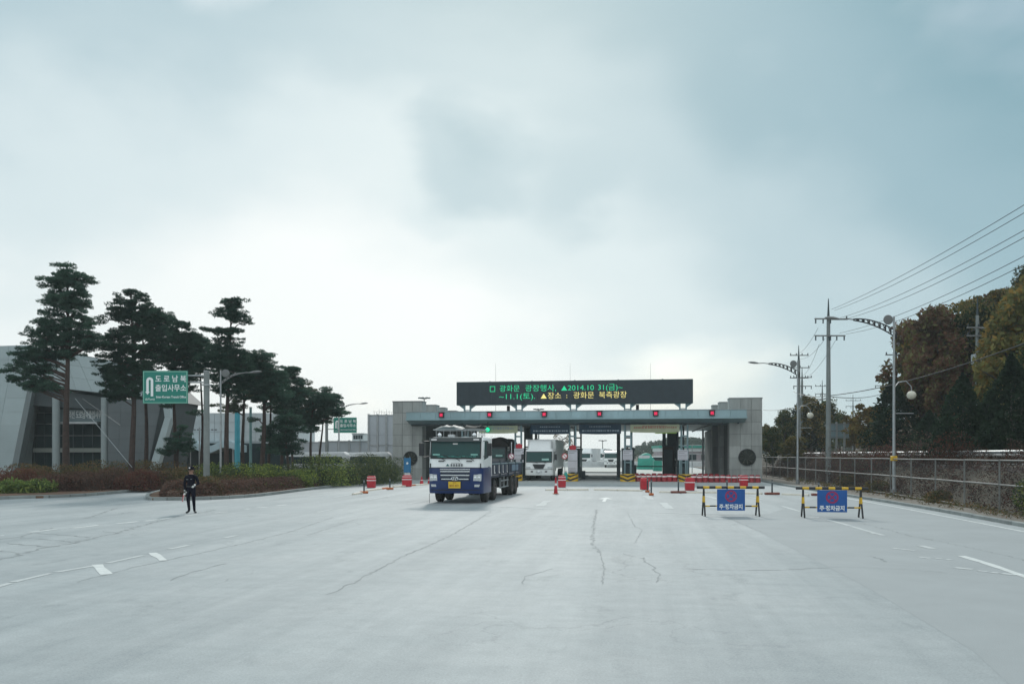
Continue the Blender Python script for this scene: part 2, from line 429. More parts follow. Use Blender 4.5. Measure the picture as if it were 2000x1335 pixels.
gx = arange(-900, -100, 40) + arange(-99.9, 11, 6) + arange(11.05, 12, 0.5) + arange(12.1, 40, 0.7) + arange(41, 120, 4) + arange(124, 900, 40)
gy = arange(-300, 0, 30) + arange(2, 120, 2.5) + arange(124, 440, 9) + arange(460, 1000, 90)
groundm = mat('dry_ground', (0.10, 0.082, 0.055), 0.95, col2=(0.045, 0.040, 0.028), vs=0.6, bump=0.7, bs=6)
tag(sheet('ground', gx, gy, groundm), kind='structure')

# road surface : one worn pale asphalt sheet
roadm = bpy.data.materials.new('worn_asphalt'); roadm.use_nodes = True
t = roadm.node_tree; n = t.nodes; l = t.links; b = n['Principled BSDF']
geo = n.new('ShaderNodeNewGeometry')
def nzz(scale, det=6, stretch=None, rough=0.6, off=(0, 0, 0)):
    src = geo.outputs['Position']
    if stretch:
        m_ = n.new('ShaderNodeMapping'); m_.inputs['Scale'].default_value = stretch; m_.inputs['Location'].default_value = off; l.new(src, m_.inputs[0]); src = m_.outputs[0]
    z = n.new('ShaderNodeTexNoise'); l.new(src, z.inputs['Vector']); z.inputs['Scale'].default_value = scale
    z.inputs['Detail'].default_value = det; z.inputs['Roughness'].default_value = rough
    return z.outputs['Fac']
def rmp(f, a, b_, c1, c2):
    r = n.new('ShaderNodeValToRGB'); l.new(f, r.inputs[0]); r.color_ramp.elements[0].position = a; r.color_ramp.elements[1].position = b_
    r.color_ramp.elements[0].color = (*c1, 1); r.color_ramp.elements[1].color = (*c2, 1); return r.outputs[0]
def mul(a, b_, f=1.0):
    m_ = n.new('ShaderNodeMix'); m_.data_type = 'RGBA'; m_.blend_type = 'MULTIPLY'; m_.inputs[0].default_value = f
    l.new(a, m_.inputs[6]); l.new(b_, m_.inputs[7]); return m_.outputs[2]
base = rmp(nzz(0.22, 8, rough=.7), 0.3, 0.7, (0.325, 0.365, 0.375), (0.410, 0.440, 0.444))
base = mul(base, rmp(nzz(2.6, 7, rough=.75), 0.32, 0.66, (0.90, 0.905, 0.91), (1.05, 1.05, 1.05)))
# tyre-polished wheel tracks and drips running along the lanes
base = mul(base, rmp(nzz(1.0, 5, (0.62, 0.035, 1.0), .7), 0.30, 0.62, (0.80, 0.815, 0.825), (1.04, 1.04, 1.04)))
base = mul(base, rmp(nzz(1.0, 7, (0.05, 1.5, 1.0), .7, (3, 1, 0)), 0.30, 0.55, (0.95, 0.952, 0.955), (1.01, 1.01, 1.01)))
# oil and dirt stains
base = mul(base, rmp(nzz(0.9, 8, (1.0, 0.55, 1.0), 0.7), 0.24, 0.42, (0.66, 0.68, 0.69), (1, 1, 1)))
base = mul(base, rmp(nzz(38, 4, rough=.8), 0.32, 0.68, (0.80, 0.80, 0.80), (1.14, 1.14, 1.14)))
# hairline cracking between warped cells
wv = n.new('ShaderNodeTexNoise'); l.new(geo.outputs['Position'], wv.inputs['Vector']); wv.inputs['Scale'].default_value = 0.8; wv.inputs['Detail'].default_value = 5
va = n.new('ShaderNodeVectorMath'); va.operation = 'MULTIPLY_ADD'; l.new(wv.outputs['Color'], va.inputs[0]); va.inputs[1].default_value = (2.2, 2.2, 0); l.new(geo.outputs['Position'], va.inputs[2])
vo = n.new('ShaderNodeTexVoronoi'); vo.feature = 'DISTANCE_TO_EDGE'; l.new(va.outputs[0], vo.inputs['Vector']); vo.inputs['Scale'].default_value = 0.42
vc = rmp(vo.outputs['Distance'], 0.001, 0.011, (0.78, 0.78, 0.785), (1, 1, 1))
msk = n.new('ShaderNodeMix'); msk.data_type = 'RGBA'
l.new(rmp(nzz(0.16, 3, off=(9, 4, 0), stretch=(1, 1, 1)), 0.50, 0.62, (0, 0, 0), (1, 1, 1)), msk.inputs[0])
msk.inputs[6].default_value = (1, 1, 1, 1); l.new(vc, msk.inputs[7])
base = mul(base, msk.outputs[2])
l.new(base, b.inputs['Base Color']); b.inputs['Roughness'].default_value = 0.72; b.inputs['Specular IOR Level'].default_value = 0.35
bp = n.new('ShaderNodeBump'); bp.inputs['Strength'].default_value = 0.35; bp.inputs['Distance'].default_value = 0.01
l.new(nzz(60, 3), bp.inputs['Height']); l.new(bp.outputs[0], b.inputs['Normal'])
MATS['worn_asphalt'] = roadm

def smooth_path(pts, sub=5):
    out = []; n_ = len(pts)
    for i in range(n_ - 1):
        p0, p1, p2, p3 = pts[max(i - 1, 0)], pts[i], pts[i + 1], pts[min(i + 2, n_ - 1)]
        for k in range(sub):
            u = k / sub
            out.append(0.5 * ((2 * p1) + (p2 - p0) * u + (2 * p0 - 5 * p1 + 4 * p2 - p3) * u * u + (-p0 + 3 * p1 - 3 * p2 + p3) * u ** 3))
    return out + [pts[-1]]
KR = [Vector((10.4, 150, 0)), Vector((10.45, 100, 0)), Vector((10.5, 70, 0)), Vector((10.6, 62.5, 0)), Vector((11.1, 48, 0)), Vector((11.7, 37, 0)), Vector((11.8, 27, 0)), Vector((11.8, 18, 0)), Vector((11.8, -40, 0))]
KRs = smooth_path(KR, 6)
rp = [(p.x + 0.01, p.y) for p in KRs]
poly = [(-300, -40)] + [(11.8, -40)] + list(reversed(rp))[1:] + [(-300, 150)]
road = MB().add([(x, y, 0.0) for x, y in poly], [tuple(range(len(poly)))]).build('road', roadm, fixn=False)
if road.data.polygons[0].normal.z < 0: road.data.flip_normals()
tag(road, kind='structure')

def strip(a, b_, wd, z=0.004, jag=0):
    a, b_ = Vector(a), Vector(b_); d = (b_ - a); d.z = 0; d.normalize(); q = Vector((-d.y, d.x, 0)) * wd / 2
    return [(a - q) + Vector((0, 0, z)), (b_ - q) + Vector((0, 0, z)), (b_ + q) + Vector((0, 0, z)), (a + q) + Vector((0, 0, z))]
def poly_strip(pts, wd, name, m, z=0.004, jag=0.0, seg=0.35, parent=road, wob=0.3):
    pts = [Vector(p) for p in pts]; fine = []
    for i in range(len(pts) - 1):
        k = max(1, int((pts[i + 1] - pts[i]).length / seg))
        for j in range(k): fine.append(pts[i].lerp(pts[i + 1], j / k))
    fine.append(pts[-1]); vs = []
    for i, p in enumerate(fine):
        d = fine[min(i + 1, len(fine) - 1)] - fine[max(i - 1, 0)]; d.z = 0; d.normalize(); q = Vector((-d.y, d.x, 0))
        o = p + q * rng.uniform(-jag, jag); wl = wd / 2 * (1 + rng.uniform(-wob, wob))
        vs += [(o.x - q.x * wl, o.y - q.y * wl, z), (o.x + q.x * wl, o.y + q.y * wl, z)]
    fs = [(2 * i, 2 * i + 1, 2 * i + 3, 2 * i + 2) for i in range(len(fine) - 1)]
    ob = MB().add(vs, fs).build(name, m, parent, fixn=False)
    if ob.data.polygons and ob.data.polygons[0].normal.z < 0: ob.data.flip_normals()
    return ob
MK = [0.0]
def mk(pl, wd=0.12, worn=True, name='lane_marking'):
    MK[0] += 0.00004
    return poly_strip([G(*p) for p in pl], wd * 1.25, name, marking_w if worn else marking, z=0.0045 + MK[0], jag=0.01, seg=0.5, wob=0.25)
# dashed guide line in front of the officer
for a in [((0, 1045.5), (8, 1045)), ((57, 1039), (108, 1033)), ((142, 1031), (192, 1025)), ((227, 1022), (270, 1018)), ((283, 1017), (308, 1014)), ((313, 1013.6), (332, 1011)), ((362, 1006), (384, 1004)), ((418, 1001), (445, 999)), ((478, 994), (489, 993)), ((503, 991), (524, 989.5)), ((540, 987), (560, 985))]:
    mk(a, 0.15, False)
for a in [((25, 1136), (100, 1119)), ((108, 1117), (190, 1103)), ((210, 1099), (280, 1084)), ((330, 1072), (370, 1064)), ((438, 1050), (462, 1045)), ((620, 1000), (650, 994)), ((-60, 1160), (20, 1138))]:
    mk(a, 0.11, True)
for c in [((190, 1102), (208, 1121.5)), ((298, 1079), (320, 1094))]:
    mk(c, 0.14, False, 'block_marking')
for a in [((720, 975), (765, 967)), ((755, 969), (800, 962)), ((795, 984), (835, 977)), ((600, 970), (640, 965)), ((650, 971), (720, 960))]: mk(a, 0.14, True)
for a in [((1020, 990.5), (1076, 994)), ((1275, 1000), (1375, 1003)), ((1375, 1003), (1490, 1003)), ((1565, 1009), (1600, 1010)), ((940, 987), (1020, 990.5)), ((1100, 958), (1150, 958)), ((1170, 946), (1205, 946))]: mk(a, 0.22, True, 'stop_line')
for a in [((1054, 988), (1069, 977)), ((1295, 981), (1308, 993)), ((1262, 968), (1272, 975)), ((1375, 984), (1400, 992)), ((1380, 968), (1400, 974))]: mk(a, 0.28, True)
for a in [((1462, 970), (1495, 976)), ((1528, 988), (1562, 998)), ((1608, 1012), (1660, 1026)), ((1662, 1027), (1725, 1045)), ((1743, 1070), (1788, 1075)), ((1795, 1087), (1817, 1090)), ((1828, 1090), (1840, 1091)), ((1848, 1092), (1858, 1093)), ((1797, 1065), (1822, 1071)), ((1865, 1108), (1900, 1111.5)), ((1910, 1114), (1930, 1116)), ((1936, 1117), (1952, 1119)), ((1957, 1119.5), (1985, 1122.5)), ((1700, 1040), (1712, 1042))]: mk(a, 0.13, True)
mk([(1878, 1085), (1940, 1104), (2010, 1128), (2100, 1160)], 0.13, False)
poly_strip([Vector((9.9, 66, 0)), Vector((10.1, 58, 0)), Vector((10.5, 47, 0)), Vector((10.95, 37, 0)), Vector((11.05, 27, 0)), Vector((11.05, 8, 0))], 0.13, 'edge_line', marking, z=0.005, jag=0.01, wob=0.15)
# straight-ahead arrow
c = G(1181, 976); ar = MB().prism([(-0.08, -1.4), (0.08, -1.4), (0.08, 0.9), (0.38, 0.7), (0.0, 2.6), (-0.38, 0.7), (-0.08, 0.9)], 0.002, 0.006)
ar.build('arrow_marking', marking, road, loc=(c.x, c.y, 0))
c = G(1225, 946); ar2 = MB().prism([(-1.0, -0.12), (0.3, -0.12), (0.3, -0.5), (1.0, 0), (0.3, 0.5), (0.3, 0.12), (-1.0, 0.12)], 0.002, 0.006)
ar2.build('arrow_marking', marking_w, road, loc=(c.x, c.y, 0))
# bitumen-sealed cracks
cr_ = [([(-80, 1108), (0, 1092), (40, 1082), (85, 1070), (130, 1062), (185, 1050), (230, 1040), (290, 1022), (345, 1008), (400, 1000), (418, 995)], .12),
       ([(-40, 1056), (0, 1052), (40, 1048), (60, 1040), (105, 1030)], .1), ([(0, 1075), (40, 1081)], .09), ([(15, 1060), (90, 1067), (115, 1067)], .1), ([(35, 1050), (90, 1053), (130, 1056), (152, 1060)], .09),
       ([(66, 1040), (120, 1044), (182, 1049)], .09), ([(198, 1037), (232, 1040)], .08), ([(165, 1012), (195, 1004), (215, 995), (226, 992)], .12), ([(233, 1003), (265, 998)], .07),
       ([(640, 1160), (695, 1135), (730, 1115), (775, 1092), (800, 1080), (830, 1068), (865, 1052), (890, 1040), (920, 1022), (960, 997)], .055),
       ([(1166, 995), (1160, 1020), (1158, 1035), (1157, 1052), (1162, 1068), (1173, 1079)], .075), ([(1173, 1079), (1180, 1110), (1176, 1140)], .03),
       ([(1255, 1088), (1262, 1099), (1280, 1107), (1276, 1114), (1290, 1122), (1284, 1137)], .045), ([(1215, 1080), (1235, 1086), (1258, 1090)], .03),
       ([(1560, 1003), (1640, 1012), (1700, 1025), (1780, 1046), (1900, 1070), (2020, 1098)], .08), ([(1703, 1085), (1735, 1097)], .08), ([(1400, 1000), (1470, 1032), (1500, 1042)], .05),
       ([(1020, 1140), (1025, 1125), (1050, 1118), (1080, 1110)], .03), ([(1080, 1030), (1140, 1034), (1200, 1036)], .03), ([(1225, 1000), (1240, 1028), (1255, 1034), (1240, 1060)], .03),
       ([(1650, 945 + 60), (1590, 1000)], .03), ([(650, 1010), (560, 1040), (470, 1062), (380, 1082), (270, 1105), (150, 1136)], .05), ([(700, 1012), (600, 1045)], .04), ([(330, 1134), (370, 1118), (440, 1100)], .05),
       ([(1330, 1110), (1440, 1113), (1520, 1113), (1650, 1106), (1780, 1112), (1850, 1118)], .03)]
for pl, wd in cr_:
    poly_strip([G(*p) for p in pl], wd * .62, 'sealed_crack', sealant, z=0.003, jag=wd * 0.8, seg=0.16, wob=0.85)
# newer asphalt patch
patchm = mat('asphalt_patch', (0.325, 0.358, 0.368), 0.8, var=0.12, vs=0.5, bump=0.3, bs=50)
pp = [G(*p) for p in [(1400, 1003), (1480, 1037), (1570, 1082), (1700, 1150), (1900, 1270), (2150, 1500)]] + [Vector((11.0, 12, 0)), Vector((10.9, 36, 0)), Vector((10.4, 47, 0))] + [G(1500, 1003)]
ob = MB().add([(p.x, p.y, 0.0016) for p in pp], [tuple(range(len(pp)))]).build('asphalt_patch', patchm, road, fixn=False)
if ob.data.polygons[0].normal.z < 0: ob.data.flip_normals()
# pale apron in front of the lanes
ap = [(-21, 62), (10.3, 60), (10.2, 120), (-21, 120)]
apron = mat('concrete_apron', (0.40, 0.425, 0.42), 0.8, var=0.12, vs=0.5, bump=0.2, bs=30)
ob = MB().add([(x, y, 0.002) for x, y in ap], [(0, 1, 2, 3)]).build('concrete_apron', apron, road, fixn=False)

# ------------------------------------------------------------------ kerbs: one stone after another
def kerb(path, name, wd=0.18, h=0.16, step=1.0, side=1, limit=300):
    root = thing(name, None, None); root['kind'] = 'structure'
    ln = [0]
    for i in range(1, len(path)): ln.append(ln[-1] + (path[i] - path[i - 1]).length)
    def at(s):
        for i in range(1, len(ln)):
            if s <= ln[i] or i == len(ln) - 1:
                u = (s - ln[i - 1]) / max(ln[i] - ln[i - 1], 1e-6); return path[i - 1].lerp(path[i], u)
    s = 0; k = 0; me = None
    while s < ln[-1] - 0.2 and k < limit:
        e = min(s + step, ln[-1]); a, b_ = at(s), at(e); d = b_ - a; mid = (a + b_) / 2; ang = math.atan2(d.y, d.x)
        if me is None:
            proto = MB().bb((-step / 2 + .006, -wd / 2, -0.1), (step / 2 - .006, wd / 2, h)).build('kerb_stone', kerbm, root, bevel=0.018); me = proto.data; o = proto
        else:
            o = bpy.data.objects.new('kerb_stone', me); C.objects.link(o); o.parent = root
        o.location = (mid.x, mid.y, rng.uniform(-0.006, 0.004)); o.rotation_euler = (0, 0, ang + rng.uniform(-.006, .006)); o.scale = ((d.length) / step, 1, 1)
        s = e; k += 1
    return root
KA = smooth_path([Vector((-48, 12, 0)), Vector((-36, 24, 0)), G(0, 975), G(80, 972.5), G(160, 969), G(240, 962), G(320, 955), G(380, 950), G(460, 944)], 8)
KB = smooth_path([G(400, 950.5), G(330, 958), G(303, 964), G(289.5, 969), G(290.5, 975.5), G(310, 976.5), G(350, 976.5), G(400, 975.5), G(470, 972), G(530, 966), G(600, 957), G(700, 945), G(760, 938.5), G(822, 933)], 6)
kerb(KA[6:], 'kerb'); kerb(KB, 'kerb'); kerb([p for p in KRs if 2 < p.y < 110], 'kerb', h=0.13)
# planting beds
bedm = mat('bed_soil', (0.17, 0.092, 0.055), 0.95, col2=(0.085, 0.055, 0.035), vs=1.6, bump=0.9, bs=10)
def slab(pts, z, name, m):
    b = MB().prism([(p[0], p[1]) for p in pts], -0.05, z).build(name, m); bmn = b.data; return tag(b, kind='structure')
slab([(p.x, p.y) for p in KA] + [(-27, 66), (-22, 67), (-22, 100), (-140, 100), (-140, 12)], 0.12, 'planting_bed', bedm)
slab([(p.x, p.y) for p in KB] + [(-19.5, 68), (-24, 63)], 0.11, 'planting_bed', bedm)
# narrow footway strip under the fence
fw = [(p.x + 0.09, p.y) for p in KRs] ; 
slab(fw + [(13.0, -40), (13.0, 36), (12.9, 60), (12.6, 150)], 0.115, 'verge', mat('gravelly_verge', (0.22, 0.20, 0.175), 0.95, col2=(0.12, 0.11, 0.09), vs=1.5, bump=0.6, bs=20))

# ------------------------------------------------------------------ toll plaza
YT = 71.0
def panel_wall(root, x0, x1, y0, y1, h, cols, rowh, face='y', m=concrete, skip=None, core=concrete_dark, gap=0.012, th=0.05):
    """a core block with real stone panels hung on the visible faces (front and inner side)"""
    MB().bb((x0 + th, y0 + th, 0), (x1 - th, y1, h - 0.02)).build('core', core, root)
    nrow = max(1, round(h / rowh)); rh = h / nrow
    nc = cols
    for r in range(nrow):
        off = 0.0
        for c_ in range(nc):
            a = x0 + (x1 - x0) * c_ / nc; b_ = x0 + (x1 - x0) * (c_ + 1) / nc
            o = MB().bb((a + gap, 0, r * rh + gap), (b_ - gap, th, (r + 1) * rh - gap)).build('stone_panel', m, root, bevel=0.006)
            o.location = (0, y0 + rng.uniform(-0.007, 0.0), 0)
    ny = max(1, round((y1 - y0) / 1.3))
    for sx in (x0, x1):
        for r in range(nrow):
            for c_ in range(ny):
                a = y0 + th + (y1 - y0 - th) * c_ / ny; b_ = y0 + th + (y1 - y0 - th) * (c_ + 1) / ny
                o = MB().bb((0, a + gap, r * rh + gap), (th, b_ - gap, (r + 1) * rh - gap)).build('stone_panel', m, root)
                o.location = (sx if sx == x0 else sx - th, 0, 0)
def pylon(name, label, x0, x1, y0, y1, h, cols, rowh=0.95, disc=None):
    root = thing(name, label, 'tower wall', ((x0 + x1) / 2, y0, 0))
    panel_wall(root, x0 - (x0 + x1) / 2, x1 - (x0 + x1) / 2, 0, y1 - y0, h, cols, rowh)
    MB().bb((x0 - (x0 + x1) / 2 - .03, -.03, h - 0.02), (x1 - (x0 + x1) / 2 + .03, y1 - y0 + .03, h + 0.07)).build('coping', concrete_dark, root, bevel=0.01)
    if disc:
        dx, dz, r = disc
        ring = MB().lathe([(r - .05, -0.02), (r + .02, -0.02), (r + .02, -0.10), (r - .05, -0.10)], (dx, 0, dz), 'y', 24).build('roundel_rim', blackp, root, smooth=True)
        pl = MB().lathe([(0.01, -0.055), (r * 0.5, -0.07), (r - .04, -0.05), (r - .04, -0.02), (0.01, -0.02)], (dx, 0, dz), 'y', 24).build('roundel', mat('dark_bronze_' + name, (0.022, 0.028, 0.022), 0.5, 0.4, var=0.6, vs=5, bump=0.8, bs=9), root, smooth=True)
        b = MB()
        for k in range(9):
            a = k * 2 * math.pi / 9 + .3; b.cyl((dx + .2 * r * math.cos(a), -0.075, dz + .2 * r * math.sin(a)), (dx + .8 * r * math.cos(a + .3), -0.075, dz + .8 * r * math.sin(a + .3)), .02, .05, 5)
        b.build('relief', mat('relief_bronze_' + name, (0.06, 0.065, 0.05), 0.5, 0.4), root)
    return root
pylon('tower_wall', 'tall concrete-panelled gate end wall with dark round plaque, beside the wire fence', 7.92, 10.6, YT, 72.4, 6.95, 3, disc=(0.1, 2.0, 0.70))
pylon('tower_wall', 'tall concrete-panelled gate end wall with dark round plaque, beside the planted island', -21.43, -18.7, YT, 72.4, 6.95, 3, disc=(0.3, 1.9, 0.62))
for x0, x1, y0, lab in ((7.6, 10.4, 76.0, 'second panelled wall slab right behind the end wall by the wire fence'), (7.4, 10.2, 80.5, 'third panelled wall slab behind the end wall by the wire fence'),
                        (-21.4, -18.72, 76.2, 'second panelled wall slab right behind the end wall by the planted island'), (-21.5, -18.92, 80.6, 'third panelled wall slab behind the end wall by the planted island'), (-21.7, -19.05, 86.5, 'fourth, farthest panelled wall slab behind the end wall by the planted island')):
    pylon('wall_slab', lab, x0, x1, y0, y0 + 1.4, 6.93, 3)
for x0, x1, lab in ((7.98, 10.1, 'inner passage wall darkened for shade below the canopy beside the fence side end wall'), (-21.3, -18.78, 'inner passage wall darkened for shade below the canopy beside the island side end wall')):
    r = thing('passage_wall', lab, 'wall', ((x0 + x1) / 2, 72.5, 0)); pm_ = MATS.get('passage_concrete_shaded') or mat('passage_concrete_shaded', (.12, .13, .13), .85, var=.35, vs=.9)  # darker concrete: the shade under the canopy is put into its colour
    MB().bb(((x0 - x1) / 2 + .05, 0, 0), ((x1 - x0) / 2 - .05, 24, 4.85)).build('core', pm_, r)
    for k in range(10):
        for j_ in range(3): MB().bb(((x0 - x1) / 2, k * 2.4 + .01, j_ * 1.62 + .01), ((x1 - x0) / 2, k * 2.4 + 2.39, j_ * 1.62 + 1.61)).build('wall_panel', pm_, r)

# canopy
cx0, cx1 = -19.75, 9.15; cyf, cyb = 69.5, 96.0
can = thing('toll_canopy', 'long flat teal steel canopy roof spanning all lanes of the toll gate', 'canopy', ((cx0 + cx1) / 2, cyf, 0)); ox = (cx0 + cx1) / 2
npan = 22; pw = (cx1 - cx0) / npan
for i in range(npan):
    a = cx0 - ox + i * pw
    MB().bb((a + .008, 0, 5.36), (a + pw - .008, .06, 5.93)).build('fascia_panel', steel_light, can, bevel=0.008).location = (0, rng.uniform(-.006, .0), 0)
MB().bb((cx0 - ox - .04, -.10, 5.22), (cx1 - ox + .04, .04, 5.345)).build('drip_edge', steel_light, can, bevel=.01)
MB().bb((cx0 - ox - .02, -.05, 5.935), (cx1 - ox + .02, .10, 5.98)).build('cap_flashing', galv, can)
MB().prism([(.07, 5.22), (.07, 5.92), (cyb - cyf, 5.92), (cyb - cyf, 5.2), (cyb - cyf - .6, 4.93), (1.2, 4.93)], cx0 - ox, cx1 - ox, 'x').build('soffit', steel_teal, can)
b = MB()
for i in range(14):
    x = cx0 - ox + 1 + i * 2.1; b.bb((x, 1.25, 4.82), (x + .14, cyb - cyf - .6, 4.925))
b.build('roof_beams', steel_dark, can); tag(bpy.data.objects['roof_beams'], kind='stuff')
MB().bb((cx0 - ox + .1, 1.22, 4.78), (cx1 - ox - 1.8, 1.40, 4.93)).build('front_beam', steel_dark, can)
# lane signals : black boxes with a red cross
islands = [-14.8, -10.05, -5.3, -0.55, 4.2]
sig = thing('lane_signal', 'x', 'traffic signal', (0, cyf - .16, 5.62), group='lane signals on the canopy edge')
MB().bb((-.22, -.12, -.22), (.22, .10, .22)).build('housing', blackp, sig, bevel=.02)
MB().bb((-.28, -.26, .22), (.28, .1, .25)).build('hood', blackp, sig)
for a in (45, -45):
    MB().box((0, 0, 0), (.34, .02, .085), M=Matrix.Rotation(R(a), 4, 'Y')).build('red_stroke', signal_red, sig, loc=(0, -.135 - (.004 if a > 0 else 0), 0))
MB().lathe([(.02, -.122), (.13, -.122), (.13, -.124), (.02, -.124)], (0, 0, 0), 'y', 16).build('red_lens', signal_red, sig)
def PY(px, Y):
    t_ = (px - 1000) / F; Z = Y / (t_ * sy + cy); return P(px, Z), Z
sl = ['red lane signal on the canopy edge above the blue truck', 'red lane signal between the blue truck and the lit message board post', 'red lane signal over the white box truck',
      'red lane signal over the lane of queued white trucks', 'red lane signal over the cream banner beside the blocked lane', 'red lane signal on the canopy edge closest to the wire fence']
remember(sig)
for i, px in enumerate([863, 957, 1063.5, 1171, 1280.5, 1390.5]):
    v, _ = PY(px, cyf); o = sig if i == 0 else dup(sig, (0, 0, 0)); o.location = (v.x, cyf - .16, 5.66); o['label'] = sl[i]
for i, px in enumerate([993, 1245]):
    v, Z = PY(px, 71.0)
    s2 = thing('signal_lantern', ['small dark signal lantern standing on the canopy left of the middle sign post', 'small dark signal lantern standing on the canopy below the board end near the date'][i], 'traffic signal', (v.x, 71.0, 5.93), group='signal lanterns on the canopy roof')
    MB().bb((-.13, -.1, .12), (.13, .12, .58)).build('housing', blackp, s2, bevel=.02); MB().cyl((0, 0, 0), (0, 0, .14), .04).build('stem', steel_dark, s2)
# message board
bx0, bx1, bz0, bz1 = -15.36, 4.85, 6.53, 8.56
vx = (bx0 + bx1) / 2
vms = thing('message_board', 'long dark electronic message board with green and yellow Korean text above the toll canopy', 'message board', (vx, 70.0, 5.93))
MB().bb((bx0 - vx, 0, bz0 - 5.93), (bx1 - vx, .75, bz1 - 5.93)).build('cabinet', led_frame, vms, bevel=.02)
nm = 20
for i in range(nm):
    a = bx0 - vx + .09 + i * (bx1 - bx0 - .18) / nm; e = a + (bx1 - bx0 - .18) / nm
    MB().bb((a + .004, -.02, bz0 - 5.93 + .09), (e - .004, 0.01, bz1 - 5.93 - .09)).build('led_module', led_off, vms)
def vtxt(s, x, z, size, m, sx=1.0): return text_mesh(s, size, m, vms, 'led_lettering', (x, -.027, z), align='LEFT', sx=sx, ext=.002, fat=-.004)
def vx_px(px): return PY(px, 70.0)[0].x - vx
z1, z2 = (hh(758, 70.3) - 5.93), (hh(772.5, 69.9) - 5.93)
def vseg(s, px0, px1, z, m, size=.62):
    o = vtxt(s, vx_px(px0), z, size, m); wdt = max(v.co.x for v in o.data.vertices) - min(v.co.x for v in o.data.vertices); mn = min(v.co.x for v in o.data.vertices)
    o.scale.x = (vx_px(px1) - vx_px(px0)) / wdt; o.location.x -= mn * o.scale.x; return o
def box_outline():
    x0, x1 = vx_px(957), vx_px(967); b = MB(); zc = z1; hgt = .24
    for q in ((x0, x1, zc - hgt, zc - hgt + .045), (x0, x1, zc + hgt - .045, zc + hgt)): b.bb((q[0], -.03, q[2]), (q[1], -.024, q[3]))
    for q in (x0, x1 - .045): b.bb((q, -.03, zc - hgt), (q + .045, -.024, zc + hgt))
    b.build('led_square', led_g, vms)
box_outline()
vseg('광화문', 976, 1015, z1 - .01, led_g); vseg('광장행사,', 1026, 1086, z1 - .01, led_g)
vseg('2014.10', 1109, 1160, z1, led_g); vseg('31(금)~', 1168, 1216, z1 + .01, led_g)
vseg('~11.1(토).', 975, 1045, z2 - .02, led_g)
vseg('장소', 1070, 1096, z2, led_y); vseg(':', 1106, 1108, z2, led_y, .55); vseg('광화문', 1120, 1160, z2 + .01, led_y); vseg('북측광장', 1170, 1224, z2 + .02, led_y)
for (px, z, m) in ((1102, z1, led_g), (1062, z2, led_y)):
    x = vx_px(px); MB().prism([(x - .26, z - .2), (x + .26, z - .2), (x, z + .22)], -.03, -.024, 'y').build('led_triangle', m, vms)
for i in range(5):
    px = [913, 1014, 1120, 1226, 1334][i]; x = PY(px, 70.3)[0].x - vx
    b = MB()
    for s_ in (-.26, .26): b.bb((x + s_ - .06, .2, 0), (x + s_ + .06, .45, bz0 - 5.93 - .002))
    b.bb((x - .26, .25, .12), (x + .26, .4, .2))
    b.prism([(x - .75, bz0 - 5.93 - .01), (x - .32, bz0 - 5.93 - .01), (x - .32, bz0 - 5.93 - .33)], .25, .4, 'y')
    b.prism([(x + .75, bz0 - 5.93 - .01), (x + .32, bz0 - 5.93 - .01), (x + .32, bz0 - 5.93 - .33)], .25, .4, 'y')
    b.build('board_post', steel_teal, vms)
for i in range(5):
    x = bx0 - vx + 2.9 + i * 3.7; MB().cyl((x, .3, bz1 - 5.93 - .001), (x, .3, bz1 - 5.93 + .07), .05, n=6).build('lifting_eye', steel_dark, vms)
for i, px in enumerate([968, 1113.5, 1270.5]):
    v, Z = PY(px, 71.5)
    a = thing('antenna', ['thin whip antenna above the left end of the green message text', 'thin whip antenna standing over the middle of the message board', 'thin whip antenna above the end of the yellow message text'][i], 'antenna', (v.x, 71.5, 5.93), group='whip antennas behind the message board')
    MB().cyl((0, 0, 0), (0, 0, hh(709, Z) - 5.93), .016, .009, 5).build('rod', galv_dull, a); MB().cyl((0, 0, 0), (0, 0, .12), .05, n=6).build('foot', steel_dark, a)

# portal posts : two ladder-braced posts on every island, front and back
def portal(x, y, lab, m=steel_teal, dx=.26):
    r = thing('portal_post', lab, 'gantry post', (x, y, 0), group='twin steel posts carrying the canopy')
    top = 4.93
    for s_ in (-dx, dx): MB().bb((s_ - .075, -.09, .16), (s_ + .075, .09, top)).build('post', m, r, bevel=.01)
    for z in (1.5, 2.9, 3.75): MB().bb((-dx + .08, -.05, z), (dx - .08, .05, z + .13)).build('cross_plate', m, r)
    MB().bb((-dx - .2, -.2, .14), (dx + .2, .2, .17)).build('base_plate', steel_dark, r)
names_i = ['behind the blue truck', 'beside the white box truck', 'between box truck and queued trucks', 'between the queued trucks and the blocked lane', 'between the red barrels near the end wall']
for i, x in enumerate(islands):
    portal(x, 71.0, 'teal twin steel post of the front row ' + names_i[i])
    portal(x, 77.6, 'dark twin steel post of the back row ' + names_i[i], steel_dark, .3)
